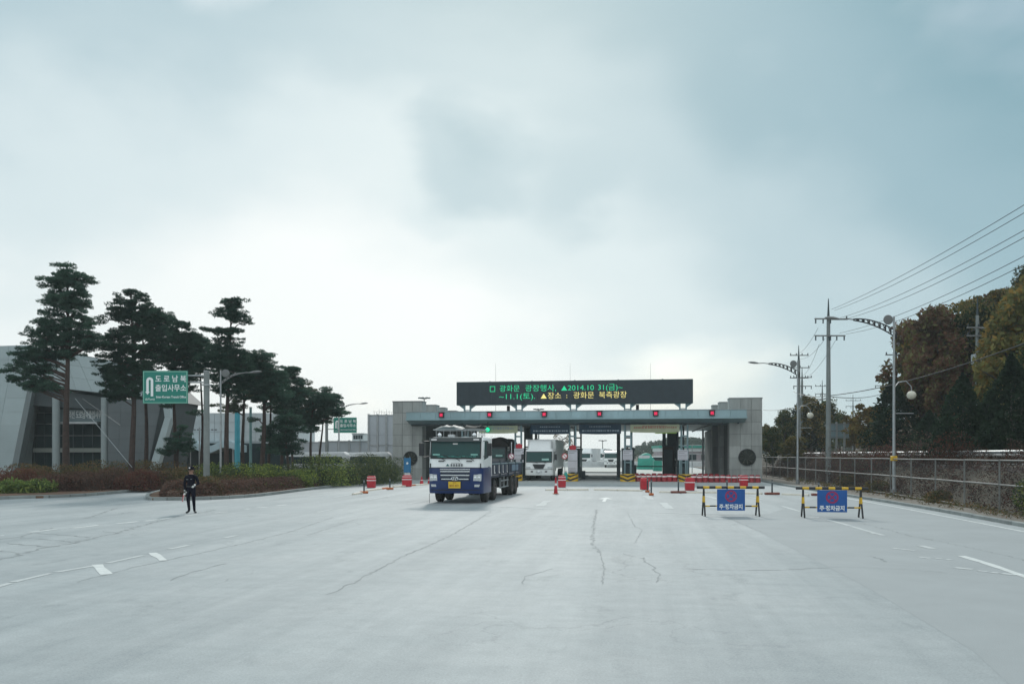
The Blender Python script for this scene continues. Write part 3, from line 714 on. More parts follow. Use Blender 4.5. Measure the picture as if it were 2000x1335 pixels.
# islands
for i, x in enumerate(islands):
    r = thing('toll_island', 'raised concrete toll island with chevron-painted nose ' + names_i[i], 'traffic island', (x, 68.6, 0), group='toll islands')
    MB().bb((-.62, .55, 0), (.62, 15, .16)).build('plinth', kerbm, r, bevel=.02)
    MB().prism([(-.62, .5), (-.62, .0), (-.42, -.28), (.42, -.28), (.62, 0), (.62, .5)], 0.0, .62).build('nose', yellow, r, bevel=.02)
    b = MB()
    for zz in (0.02, .34):
        for s_ in (-1, 1):
            vs = [(0, -.285, zz - .0), (0, -.285, zz + .15), (s_ * .42, -.285, zz + .15 + .16), (s_ * .42, -.285, zz + .16)]
            vs = [(p[0], p[1], max(min(p[2], .615), .01)) for p in vs]; b.add(vs + [(p[0], p[1] - .004, p[2]) for p in vs], [(4, 5, 6, 7), (0, 1, 5, 4), (1, 2, 6, 5), (2, 3, 7, 6), (3, 0, 4, 7)])
            vs = [(s_ * .425, -.275, zz + .16), (s_ * .425, -.275, min(zz + .31, .615)), (s_ * .625, -.003, min(zz + .36, .615)), (s_ * .625, -.003, min(zz + .24, .60))]
            vs = [(p[0] + s_ * .005, p[1] - .004, p[2]) for p in vs]; b.add(vs, [(0, 1, 2, 3)])
    b.build('chevron', blackp, r)
# booths
def booth(x, y, lab, h=2.65, dark=glass_teal, wd=.54, ln=2.6):
    r = thing('toll_booth', lab, 'toll booth', (x, y, .16), group='toll booths')
    MB().bb((-wd, 0, 0), (wd, ln, 1.0)).build('lower_wall', mat_b, r, bevel=.02)
    MB().bb((-wd - .05, -.05, h - .2), (wd + .05, ln + .05, h)).build('roof', steel_dark, r, bevel=.02)
    for sx in (-wd + .04, wd - .04):
        for yy in (.04, ln / 2, ln - .04): MB().bb((sx - .04, yy - .04, 1.0), (sx + .04, yy + .04, h - .2)).build('mullion', steel_dark, r)
    MB().bb((-wd + .08, .02, 1.0), (wd - .08, .04, h - .2)).build('front_window', dark, r)
    MB().bb((-wd + .08, ln - .04, 1.0), (wd - .08, ln - .02, h - .2)).build('rear_window', dark, r)
    for sx in (-wd + .02, wd - .04): MB().bb((sx, .08, 1.0), (sx + .02, ln - .08, h - .2)).build('side_window', dark, r)
mat_b = mat('booth_steel', (0.035, 0.06, 0.07), 0.5, 0.2, var=0.3, vs=2)
for i, x in enumerate(islands[:4]):
    booth(x, 73.0, 'dark glazed toll booth on the island ' + names_i[i])
booth(islands[4], 73.0, 'low dark teal toll booth beside the end wall lane', 1.75)
v, _ = PY(1305, 78)
r = thing('service_kiosk', 'tall dark brown kiosk standing behind the blocked lane of red barrels', 'kiosk', (v.x, 78, 0))
MB().bb((-.5, 0, 0), (.5, .9, 3.0)).build('body', mat('kiosk_brown', (0.045, 0.03, 0.03), 0.6, var=0.3, vs=2), r, bevel=.02); MB().bb((-.42, -.02, .2), (.42, 0, 2.7)).build('door', mat_b, r); MB().bb((-.55, -.04, 3.0), (.55, .94, 3.08)).build('roof', steel_dark, r)
# dark service columns seen under the canopy
for px, Y, wd, lab in ((1036, 80, .22, 'slim'), (1029, 79, .12, 'thin'), (1047, 80, .12, 'thin'), (1208, 75.5, .16, 'slim'), (1297, 80, .16, 'slim'), (1311, 80.5, .4, 'broad'), (1322, 81, .16, 'thin')):
    v, Z = PY(px, Y); bot = 3.7 if px < 1050 else 0
    r = thing('service_column', lab + ' dark steel column hanging below the canopy ' + ({1036: 'behind the white truck roof', 1029: 'beside the white truck post', 1047: 'over the white truck box', 1208: 'right of the queued trucks', 1297: 'beside the brown kiosk', 1311: 'above the brown kiosk', 1322: 'next to the cream banner end'}[px]), 'column', (v.x, Y, bot))
    MB().bb((-wd, -wd / 2, 0), (wd, wd / 2, 4.92 - bot)).build('shaft', steel_dark, r); MB().bb((-wd - .04, -wd / 2 - .04, 0), (wd + .04, wd / 2 + .04, .1)).build('foot', steel_teal, r)
# notice boards
def board_sign(px, Y, z0, z1_, wd, lab, posts=True, red=False):
    v, Z = PY(px, Y)
    r = thing('notice_board', lab, 'notice board', (v.x, Y, 0), group='white notice boards on the islands')
    MB().bb((-wd / 2, 0, z0), (wd / 2, .05, z1_)).build('panel', board, r, bevel=.006)
    b = MB(); hgt = z1_ - z0
    b.bb((-wd / 2 + .03, -.006, z0 + hgt * .5), (wd / 2 - .03, 0, z0 + hgt * .5 + .03))
    for k in range(2): b.bb((-wd / 2 + .06, -.006, z1_ - .13 - k * .13), (wd / 2 - .06 - k * .2, 0, z1_ - .09 - k * .13))
    for k in range(3): b.bb((-wd / 2 + .06, -.006, z0 + .09 + k * .11), (wd / 2 - .08, 0, z0 + .11 + k * .11))
    b.build('print_lines', print_dark, r)
    if posts:
        for s_ in (-.3, .3): MB().cyl((s_ * wd, .08, .16), (s_ * wd, .08, z1_ - .05), .06, n=10).build('post', steel_teal, r, smooth=True)
    if red:
        MB().prism([(-.26, z1_ + .02), (.26, z1_ + .02), (.3, z1_ + .32), (0, z1_ + .45), (-.3, z1_ + .32)], 0, .1, 'y').build('red_topper', red_pl, r, bevel=.01)
yb = 69.7
board_sign(1013.5, yb, 1.55, 2.75, .82, 'white notice board with a small red block on top beside the white box truck', red=True)
board_sign(1118.5, yb, .75, 2.62, .80, 'tall white notice board with red topper on the island between the white truck lanes', red=True, posts=False)
board_sign(1226, yb, 1.78, 2.62, .80, 'white notice board on two posts beside the queued trucks lane')
board_sign(1333.5, yb, 1.78, 2.62, .82, 'white notice board on two posts above the red barrels')
# hanging banners
def banner(px0, px1, z0, z1_, Y, m, lab, marks, blue=False):
    a, _ = PY(px0, Y); b_, _ = PY(px1, Y); c_ = (a.x + b_.x) / 2; w2 = (b_.x - a.x) / 2
    r = thing('lane_banner', lab, 'banner', (c_, Y, z0))
    nseg = 24; bb_ = MB(); vs = []
    for i in range(nseg + 1):
        x = -w2 + 2 * w2 * i / nseg; yy = .02 * math.sin(i * 1.3) ; sag = -.05 * math.sin(math.pi * i / nseg)
        vs += [(x, yy, 0 + sag), (x, yy, z1_ - z0)]
    bb_.add(vs, [(2 * i, 2 * i + 2, 2 * i + 3, 2 * i + 1) for i in range(nseg)]); o = bb_.build('cloth', m, r, fixn=False)
    so = o.modifiers.new('thick', 'SOLIDIFY'); so.thickness = .015
    b = MB(); rg = random.Random(px0); x = -w2 * .85
    while x < w2 * .85:
        wd = rg.uniform(.06, .2); zz = (z1_ - z0) * (.5 if not blue else .25)
        b.bb((x, -.05, zz), (x + wd, -.045, zz + .11)); x += wd + rg.uniform(.04, .1)
    x = -w2 * .5
    while x < w2 * .5:
        wd = rg.uniform(.05, .12); b.bb((x, -.05, (z1_ - z0) * .72), (x + wd, -.045, (z1_ - z0) * .72 + .07)); x += wd + .06
    b.build('faded_print', marks, r)
    MB().cyl((-w2 - .1, 0, z1_ - z0), (w2 + .1, 0, z1_ - z0), .02, n=6).build('hanging_cord', steel_dark, r)
banner(936, 1011, 4.12, 4.76, 70.5, banner_y, 'faded cream banner over the lane behind the blue truck', print_grey)
banner(1036, 1112, 4.02, 4.82, 70.5, banner_b, 'navy banner with pale lettering hung over the white box truck', print_grey, True)
banner(1131, 1213, 4.02, 4.82, 70.5, banner_b, 'navy banner with pale lettering hung over the queued trucks lane', print_grey, True)
banner(1231, 1327, 4.14, 4.80, 70.5, banner_y, 'cream banner with red lettering over the lane blocked by red barrels', print_red)
a, _ = PY(1300, 71); MB_ = MB().bb((-.9, 0, 0), (.9, .03, .12)).build('lime_strip', banner_g, None, loc=(a.x, 70.6, 4.02)); tag(MB_, 'lime green strip of cloth below the cream banner end', 'cloth')
# green lane light near the blue truck
v, Z = PY(952, 69.9)
r = thing('green_lane_light', 'round green lane light glowing above the blue truck roof', 'traffic light', (v.x, 69.9, hh(838.5, Z)))
MB().lathe([(.01, -.05), (.16, -.03), (.20, .02), (.20, .10), (.01, .12)], (0, 0, 0), 'y', 18).build('lens', mat('green_signal', (0, .4, .2), .4, emit=((0, .85, .42), .7)), r, smooth=True)
MB().lathe([(.21, .0), (.24, .0), (.24, .16), (.21, .16)], (0, 0, 0), 'y', 18).build('housing', blackp, r); MB().cyl((0, .08, .2), (0, .3, 5.2 - hh(838.5, Z)), .03, n=6).build('bracket', steel_dark, r)
# no-entry disc on a white pole, near the white truck
for px, Y, lab in ((999, 69.0, 'white pole with a small red and white round sign left of the notice board'), (1103, 69.2, 'white pole with a small red round sign beside the tall notice board')):
    v, Z = PY(px, Y); r = thing('round_sign', lab, 'road sign', (v.x, Y, 0))
    MB().cyl((0, 0, 0), (0, 0, 3.3 if px < 1050 else 2.2), .04, n=8).build('pole', white_dull, r)
    MB().lathe([(.01, -.06), (.25, -.06), (.25, -.045), (.01, -.045)], (0, 0, 2.1), 'y', 18).build('disc', white_refl, r); MB().lathe([(.19, -.066), (.255, -.066), (.255, -.06), (.19, -.06)], (0, 0, 2.1), 'y', 18).build('red_ring', red_sign if px < 1050 else red_pl, r)
    MB().box((0, -.064, 2.1), (.34, .006, .05), M=Matrix.Rotation(R(45), 4, 'Y')).build('red_bar', red_pl, r)
# green hose reel / bag at the island nose
v, Z = PY(1105, 68.2)
r = thing('turquoise_bag', 'small turquoise bag hanging by the chevron nose next to the tall notice board', 'bag', (v.x, 68.3, .15))
MB().loft([[(-.12, -.1, 0), (.12, -.1, 0), (.12, .1, 0), (-.12, .1, 0)], [(-.17, -.13, .3), (.17, -.13, .3), (.17, .13, .3), (-.17, .13, .3)], [(-.1, -.08, .62), (.1, -.08, .62), (.1, .08, .62), (-.1, .08, .62)]]).build('sack', mat('turquoise_cloth', (0.03, .36, .30), .7, var=.3, vs=8), r, bevel=.03)
MB().tube([(-.05, 0, .6), (-.04, 0, .75), (.04, 0, .75), (.05, 0, .6)], .012).build('handle', blackp, r)
# lane arm barriers
for px, x1_, Y, z, lab in ((1185, 4.0, 74.5, .62, 'dark horizontal lane barrier arm in front of the queued trucks'), (1243, 3.4, 80, 1.1, 'dark horizontal lane barrier arm behind the red barrels')):
    v, Z = PY(1140 if px < 1200 else 1240, Y); r = thing('barrier_arm', lab, 'lane barrier', (v.x, Y, 0))
    MB().bb((-.15, -.15, 0), (.15, .15, z + .15)).build('cabinet', steel_dark, r, bevel=.02); MB().bb((.152, -.04, z - .05), (x1_, .04, z + .05)).build('arm', steel_dark, r, bevel=.01)
# ------------------------------------------------------------------ trucks (front faces -Y, origin on the ground under the bumper)
def rring(hw, yf, yb, z, r=.22, n=4, bow=0.0):
    pts = []
    for cx_, cy_, a0 in ((-hw + r, yf + r, 180), (hw - r, yf + r, 270), (hw - .06, yb - .06, 0), (-hw + .06, yb - .06, 90)):
        rr = r if a0 in (180, 270) else .06
        for k in range(n + 1):
            a = R(a0 + 90 * k / n); x, y = cx_ + rr * math.cos(a), cy_ + rr * math.sin(a)
            if y < yf + r: y -= bow * (1 - (x / hw) ** 2)
            pts.append((x, y, z))
    return pts
def wheel(parent, x, y, r=.5, wd=.28, out=1, dual=False, rimm=None):
    prof = [(r * .56, -wd / 2), (r * .80, -wd / 2 - .01), (r * .95, -wd / 2 + .01), (r, -wd / 2 + .05), (r, wd / 2 - .05), (r * .95, wd / 2 - .01), (r * .8, wd / 2 + .01), (r * .56, wd / 2)]
    w_ = MB().lathe(prof, (0, 0, 0), 'x', 28).build('wheel', rubber, parent, smooth=True, loc=(x, y, r))
    d = out
    s_ = -.02 if dual else .10
    rp_ = [(r * .55, wd / 2 * d * .2), (r * .58, wd / 2 * d + .005 * d), (r * .52, wd / 2 * d + .01 * d), (r * .46, (wd / 2 - .05) * d), (r * .30, (wd / 2 - (.14 if dual else .0)) * d), (r * .14, (wd / 2 - (.12 if dual else -.03)) * d), (.01, (wd / 2 - (.12 if dual else -.05)) * d)]
    rim = MB().lathe(rp_, (0, 0, 0), 'x', 24).build('rim', rimm or tyre_dust, w_, smooth=True)
    b = MB()
    for k in range(10):
        a = 2 * math.pi * k / 10; xx = (wd / 2 - (.13 if dual else .0)) * d; b.cyl((xx, r * .24 * math.cos(a), r * .24 * math.sin(a)), (xx + .035 * d, r * .24 * math.cos(a), r * .24 * math.sin(a)), .018, n=6)
    b.build('wheel_nuts', galv_dull, w_)
    return w_
def quadpatch(b, x0, x1, z0, z1_, yf0, yf1, hw, bow, off, n=10, mi=0, ins=0):
    """a patch lying on the bowed cab front between two heights"""
    vs = []
    for j in range(2):
        z = (z0, z1_)[j]; yf = (yf0, yf1)[j]
        for i in range(n + 1):
            x = x0 + (x1 - x0) * i / n; vs.append((x, yf - bow * (1 - (x / hw) ** 2) - off, z))
    fs = [(i, i + 1, n + 2 + i, n + 1 + i) for i in range(n)]
    k = len(vs); vs += [(p[0], p[1] + off * .9, p[2]) for p in vs]
    fs += [(i + k, n + 1 + i + k, n + 2 + i + k, i + 1 + k) for i in range(n)]
    fs += [(0, n + 1, n + 1 + k, k), (n, k + n, k + 2 * n + 1, 2 * n + 1)]
    fs += [(i, k + i, k + i + 1, i + 1) for i in range(n)] + [(n + 1 + i, n + 2 + i, k + n + 2 + i, k + n + 1 + i) for i in range(n)]
    b.add(vs, fs, mi)
def cab(root, hw, zb, zs, zw0, zw1, zr, dep, top_m, low_m, bow=.07, glass=glass_dark, parts=True, side_win=True):
    """zb bumper bottom, zs paint split, zw0-zw1 windscreen, zr roof"""
    lv = [(zb, .06, low_m), (zb + .12, .0, low_m), (zs, .0, top_m), (zw0, .04, top_m), (zw1, .17, top_m), (zr - .10, .22, top_m), (zr - .02, .34, top_m), (zr, .55, top_m)]
    rings = [rring(hw - (.10 if k == 7 else .035 if k == 6 else 0), y, dep - (.1 if k == 7 else 0), z, .24, 4, bow) for k, (z, y, _) in enumerate(lv)]
    mis = [0 if m is low_m else 1 for (_, _, m) in lv[:-1]]
    MB().loft(rings, mis=mis).build('cab', [low_m, top_m], root, smooth=True)
    b = MB(); quadpatch(b, -hw + .09, hw - .09, zw0 - .05, zw1 + .02, .033, .175, hw, bow, .012); b.build('windscreen_seal', blackp, root, smooth=True)
    b = MB(); quadpatch(b, -hw + .15, hw - .15, zw0 + .0, zw1 - .04, .04, .165, hw, bow, .024); b.build('windscreen', glass, root, smooth=True)
    if side_win:
        for s_ in (-1, 1):
            MB().prism([(.30, zw0 - .1), (1.25, zw0 - .0), (1.25, zw1 - .05), (.42, zw1 - .05)], s_ * (hw - .02), s_ * (hw + .008), 'x').build('side_window', glass, root, bevel=.004)
            MB().prism([(.10, zs - .5), (1.42, zs - .5), (1.42, zw1 + .05), (.30, zw1 + .05), (.12, zw0)], s_ * (hw - .03), s_ * (hw + .004), 'x').build('door', top_m if not parts else top_m, root, bevel=.01) if False else None
            MB().bb((s_ * (hw + .005), 1.30, zs + .0), (s_ * (hw + .03), 1.42, zs + .04)).build('door_handle', blackp, root)
    return bow
def mirror(root, s_, hw, z, big=1.0):
    m = MB().bb((-.11, -.05, -.28 * big), (.11, .07, .28 * big)).build('mirror', blackp, root, bevel=.03, seg=2, loc=(s_ * (hw + .30), -.05, z))
    MB().tube([(s_ * (hw - .02), .25, z + .36 * big), (s_ * (hw + .2), .0, z + .36 * big), (s_ * (hw + .3), .0, z + .2 * big)], .018).build('mirror_arm', blackp, root)
    MB().tube([(s_ * (hw - .02), .25, z - .30 * big), (s_ * (hw + .22), .0, z - .33 * big), (s_ * (hw + .3), .0, z - .2 * big)], .018).build('mirror_arm', blackp, root)
def fy(x, hw, bow, yf=0.0): return yf - bow * (1 - (x / hw) ** 2)

def main_truck():
    t_ = thing('cargo_truck', 'white over navy eight-wheel dropside cargo truck with yellow plate driving out of the gate', 'truck', (-8.02, 36.3, 0), R(-1.0))
    hw, bow = 1.27, .07
    cab(t_, hw, .46, 1.63, 2.08, 2.88, 3.02, 2.05, white_paint, navy)
    B = lambda nm, m, **k: None
    # sun visor over the windscreen
    b = MB(); quadpatch(b, -hw + .06, hw - .06, 2.80, 2.99, .06, .10, hw, bow, .10); b.build('sun_visor', mat('smoked_visor', (.01, .022, .024), .2, spec=.7), t_, smooth=True)
    for s_ in (-1, 1): MB().bb((s_ * .98 - .13, fy(.98, hw, bow, -.045), 2.865), (s_ * .98 + .13, fy(.98, hw, bow, -.01), 2.92)).build('marker_lamp', white_refl, t_, bevel=.01)
    MB().bb((-.12, -.10, 2.68), (.10, -.04, 2.73)).build('mirror_label', white_refl, t_).location.y = .13
    # chrome bars, grille recess, emblem
    b = MB(); quadpatch(b, -.68, .68, 1.05, 1.56, .0, .0, hw, bow, .008); b.build('grille', mat('grille_navy', (.006, .014, .04), .4), t_)
    for z, x1_, hgt in ((1.555, .70, .035), (1.455, .69, .05), (1.285, .67, .05)):
        b = MB(); quadpatch(b, -x1_, x1_, z - hgt / 2, z + hgt / 2, .0, .0, hw, bow, .03); b.build('chrome_bar', chrome, t_, bevel=.004)
    for a, e in ((-.63, -.17), (.17, .63)):
        b = MB(); quadpatch(b, a, e, 1.09, 1.135, .0, .0, hw, bow, .03); b.build('chrome_bar', chrome, t_)
    em = MB().lathe([(.105, -.005), (.125, -.02), (.145, -.005)], (0, 0, 0), 'y', 26).build('emblem_ring', chrome, t_, smooth=True, loc=(0, -.115, 1.135)); em.scale = (1.15, 1, .66)
    b = MB()
    def stroke(p, q, wd): 
        d = Vector(q) - Vector(p); nn = Vector((-d.y, d.x)).normalized() * wd / 2
        b.prism([(p[0] - nn.x, p[1] - nn.y), (q[0] - nn.x, q[1] - nn.y), (q[0] + nn.x, q[1] + nn.y), (p[0] + nn.x, p[1] + nn.y)], -.138, -.12, 'y')
    for pl in ([(-.095, -.055), (-.055, -.02), (-.045, .03), (-.025, .065)], [(.025, -.065), (.045, -.03), (.055, .02), (.095, .055)]):
        for i in range(3): stroke(pl[i], pl[i + 1], .032)
    stroke((-.05, -.012), (.05, .012), .026)
    b.build('emblem_letter', chrome, t_, loc=(0, 0, 1.135))
    # number plate
    MB().bb((-.30, -.012, .70), (.26, 0, 1.0)).build('number_plate', plate_y, t_, bevel=.01, loc=(0, -.085, 0))
    text_mesh('경기', .09, plate_txt, t_, 'plate_lettering', (-.02, -.101, .94), ext=.001)
    text_mesh('88사 4571', .13, plate_txt, t_, 'plate_lettering', (-.02, -.101, .81), ext=.001, sx=.85, fat=.003)
    # lamps
    for s_ in (-1, 1):
        pts = [(s_ * .82, 1.02), (s_ * 1.20, 1.02), (s_ * 1.21, 1.34), (s_ * .84, 1.33)]
        MB().prism(pts, -.05, .05, 'y').build('headlight', lamp_glass, t_, bevel=.02, loc=(0, .02, 0))
        for k, xx in enumerate((.93, 1.10)): MB().lathe([(.01, -.034), (.055, -.038), (.068, -.034)], (s_ * xx, 0, 1.17), 'y', 14).build('reflector', chrome, t_, smooth=True)
        MB().prism([(s_ * .88, .76), (s_ * 1.10, .76), (s_ * 1.14, .87), (s_ * .90, .87)], -.06, .02, 'y').build('fog_lamp', lamp_glass, t_, bevel=.01, loc=(0, .02, 0))
        MB().bb((s_ * 1.165 - .02, -.045, 1.60), (s_ * 1.165 + .02, .02, 1.82)).build('corner_handle', blackp, t_, bevel=.008, loc=(0, .03, 0))
        MB().bb((s_ * .65 - .13, -.09, 1.90), (s_ * .65 + .13, -.03, 1.94)).build('panel_grip', blackp, t_, bevel=.008, loc=(0, .03, 0))
        mirror(t_, s_, hw, 2.45, 1.05)
    b = MB(); quadpatch(b, -hw + .05, hw - .05, 1.612, 1.640, .0, .0, hw, bow, .006); b.build('trim_line', blackp, t_)
    b = MB(); quadpatch(b, -hw + .14, hw - .14, .60, .63, .0, .0, hw, bow, .006); b.build('bumper_groove', blackp, t_)
    # company lettering on the panel (only partly legible in the picture)
    MB().prism([(-.42, 1.70), (-.26, 1.70), (-.34, 1.81)], -.075, -.068, 'y').build('company_triangle', mat('dark_teal_print', (.01, .12, .12), .5), t_)
    b = MB()
    for k in range(5): b.bb((-.20 + k * .12, -.078, 1.69), (-.125 + k * .12, -.070, 1.80)); 
    b.build('company_print', print_dark, t_); MB().bb((-.18, -.078, 1.83), (.30, -.07, 1.845)).build('company_line', print_dark, t_)
    # wipers
    for x0, x1_ in ((-.95, -.55), (-.3, .12), (.35, .78)):
        MB().tube([(x1_ + .1, -.06, 1.93), (x1_ - .02, -.09, 2.02), (x0 - .25, -.035, 2.16)], .014, 5).build('wiper', blackp, t_)
        MB().tube([(x1_ + .08, -.055, 2.03), (x0 - .32, -.03, 2.20)], .010, 5).build('wiper_blade', blackp, t_)
    # dashboard cards behind the glass edge
    for x in (-.88, .88): MB().bb((x - .16, fy(x, hw, bow, .012), 2.19), (x + .16, fy(x, hw, bow, .02), 2.245)).build('windscreen_card', mat('mint_card' if x < 0 else 'mint_card_b', (.25, .55, .48), .5), t_)
    b = MB()
    for k in range(12): b.bb((-1.0 + k * .165, fy(-1.0 + k * .165, hw, bow, .010), 2.10), (-.86 + k * .165, fy(-1.0 + k * .165, hw, bow, .02), 2.10 + .03 + .015 * (k % 3)))
    b.build('dashboard_edge', mat('teal_dash', (.03, .20, .17), .4), t_)
    # roof rack with rolled tarpaulins and work lamps
    for y in (.45, 1.0, 1.8):
        MB().tube([(-1.15, y, 3.36), (1.15, y, 3.36)], .02).build('rack_rail', galv, t_)
        for x in (-1.0, -.35, .35, 1.0): MB().cyl((x, y, 3.0), (x, y, 3.36), .016, n=6).build('rack_stay', galv, t_)
    for s_ in (-1.15, 1.15): MB().tube([(s_, .45, 3.36), (s_, 1.8, 3.36)], .02).build('rack_rail', galv, t_)
    rings = []
    for i in range(13):
        u = i / 12; x = -1.12 + 1.35 * u; hgt = .19 * min(1, u * 5, (1 - u) * 3 + .1) ** .6 * (1 + .12 * math.sin(i * 1.9)); rings.append([(x, .5 + 1.2 * (k / 9), 3.38 + hgt * math.sin(math.pi * k / 9) ** .5 * (1 + .06 * math.sin(i * 2.3 + k))) for k in range(10)] + [(x, 1.7, 3.375), (x, .5, 3.375)])
    MB().loft(rings).build('tarpaulin_mound', tarp_grey, t_, smooth=True)
    rings = [[(x, .55 + 1.0 * (k / 7), 3.38 + (.18 + .03 * math.sin(x * 7)) * math.sin(math.pi * k / 7) ** .6) for k in range(8)] for x in [.30 + .1 * i for i in range(8)]]
    MB().loft(rings).build('tarpaulin_roll', tarp, t_, smooth=True)
    MB().bb((.85, .7, 3.42), (1.2, 1.2, 3.52)).build('rack_box', blackp, t_, bevel=.02)
    for x, r_ in ((-.83, .09), (.80, .09), (1.02, .07), (1.18, .07)):
        MB().lathe([(.01, -.06), (r_, -.05), (r_, .02), (.02, .09)], (x, .42, 3.12), 'y', 14).build('work_lamp', chrome if r_ > .08 else white_refl, t_, smooth=True)
    MB().bb((-.45, .40, 3.02), (-.15, .7, 3.14)).build('roof_vent', white_dull, t_, bevel=.02)
    # chassis, wheels, bed
    b = MB()
    for x in (-.42, .42): b.bb((x - .05, .6, .72), (x + .05, 11.2, 1.0))
    for y in (1.5, 3.3, 4.8, 6.3, 8.3, 9.6, 11.1): b.bb((-.42, y - .05, .74), (.42, y + .05, .98))
    for y in (1.45, 3.25, 8.35, 9.65): b.cyl((-.98, y, .5), (.98, y, .5), .09, n=8)
    b.build('chassis', blackp, t_)
    for y in (1.45, 3.25):
        for s_ in (-1, 1): wheel(t_, s_ * 1.07, y, .50, .30, s_)
    for y in (8.35, 9.65):
        for s_ in (-1, 1): wheel(t_, s_ * 1.10, y, .49, .26, s_, dual=True); wheel(t_, s_ * .80, y, .49, .26, s_, dual=True)
    for s_ in (-1, 1):
        pr = []
        for y in (1.45, 3.25): 
            pts = [(y + (.62 + th) * math.cos(R(a)), .5 + (.62 + th) * math.sin(R(a))) for th, rng_ in ((0, range(15, 166, 15)),) for a in rng_] 
            pts2 = [(y + .58 * math.cos(R(a)), .5 + .58 * math.sin(R(a))) for a in range(165, 14, -15)]
            MB().prism(pts + pts2, s_ * .88, s_ * 1.235, 'x').build('mudguard', navy_dull if y < 2 else blackp, t_)
    MB().bb((-1.19, 2.15, 1.05), (1.19, 2.25, 2.0)).build('bed_headboard', navy_dull, t_, bevel=.01)
    MB().bb((-1.22, 2.25, 1.10), (1.22, 11.6, 1.22)).build('bed_floor', navy_dull, t_, bevel=.01)
    secs = [(2.28, 4.55), (4.62, 6.9), (6.97, 9.2), (9.27, 11.55)]
    for s_ in (-1, 1):
        for k, (a, e) in enumerate(secs):
            g = MB().bb((s_ * 1.22 - .025, a, 1.23), (s_ * 1.22 + .025, e, 1.80)).build('dropside', navy_dull, t_, bevel=.01)
            MB().bb((s_ * 1.252 - .006, a + .03, 1.74), (s_ * 1.252 + .008, e - .03, 1.80)).build('top_rail', steel_teal, g)
            for q in (.25, .5, .75): MB().bb((s_ * 1.25 - .004, a + (e - a) * q - .03, 1.26), (s_ * 1.25 + .010, a + (e - a) * q + .03, 1.73)).build('stiffener', navy_dull, g)
        for y in (4.585, 6.935, 9.235, 11.58): MB().bb((s_ * 1.22 - .05, y - .035, 1.05), (s_ * 1.22 + .05, y + .035, 1.95)).build('stake_post', steel_dark, t_)
    MB().bb((-1.2, 11.56, 1.23), (1.2, 11.60, 1.80)).build('tailgate', navy_dull, t_, bevel=.01)
    b = MB()
    for k, (a, wd) in enumerate(((2.75, .34), (4.0, .34), (5.15, .24), (6.35, .26))):
        b.bb((1.262, a, 1.33), (1.268, a + wd * .45, 1.70)); b.bb((1.262, a + wd * .1, 1.30), (1.268, a + wd, 1.36))
    b.build('bed_lettering', white_refl, t_); MB().bb((1.256, 8.0, 1.35), (1.262, 10.2, 1.68)).build('pale_sticker', mat('pale_blue_sticker', (.20, .30, .40), .5, var=.4, vs=5), t_)
    MB().cyl((1.26, 2.1, 1.2), (1.26, 2.1, 3.1), .018, n=6).build('aerial', white_refl, t_)
    for z in (.55, .88): MB().tube([(1.18, 4.9, z), (1.18, 7.2, z)], .035).build('guard_rail', galv, t_)
    for y in (4.95, 6.0, 7.1): MB().bb((1.13, y - .03, .5), (1.20, y + .03, 1.1)).build('guard_stay', galv, t_)
    MB().lathe([(.02, -.5), (.28, -.48), (.30, -.4), (.30, .4), (.28, .48), (.02, .5)], (-.95, 5.9, .80), 'y', 18).build('fuel_tank', galv_dull, t_, smooth=True)
    MB().bb((.62, 5.2, .62), (1.05, 6.7, 1.04)).build('tool_box', blackp, t_, bevel=.02)
    MB().lathe([(.2, -.13), (.5, -.11), (.5, .11), (.2, .13)], (.55, 10.95, .78), 'x', 20).build('spare_wheel', rubber, t_, smooth=True)
    MB().bb((-1.0, 11.3, .45), (1.0, 11.45, .62)).build('rear_bumper', blackp, t_)
    for s_ in (-1, 1): MB().bb((s_ * 1.0 - .25, 10.25, .35), (s_ * 1.0 + .25, 10.28, .95)).build('mudflap', rubber, t_)
    MB().tube([(-1.2, -.02, .46), (-1.2, -.03, .02)], .012).build('kerb_feeler', blackp, t_)
    return t_
main_truck()

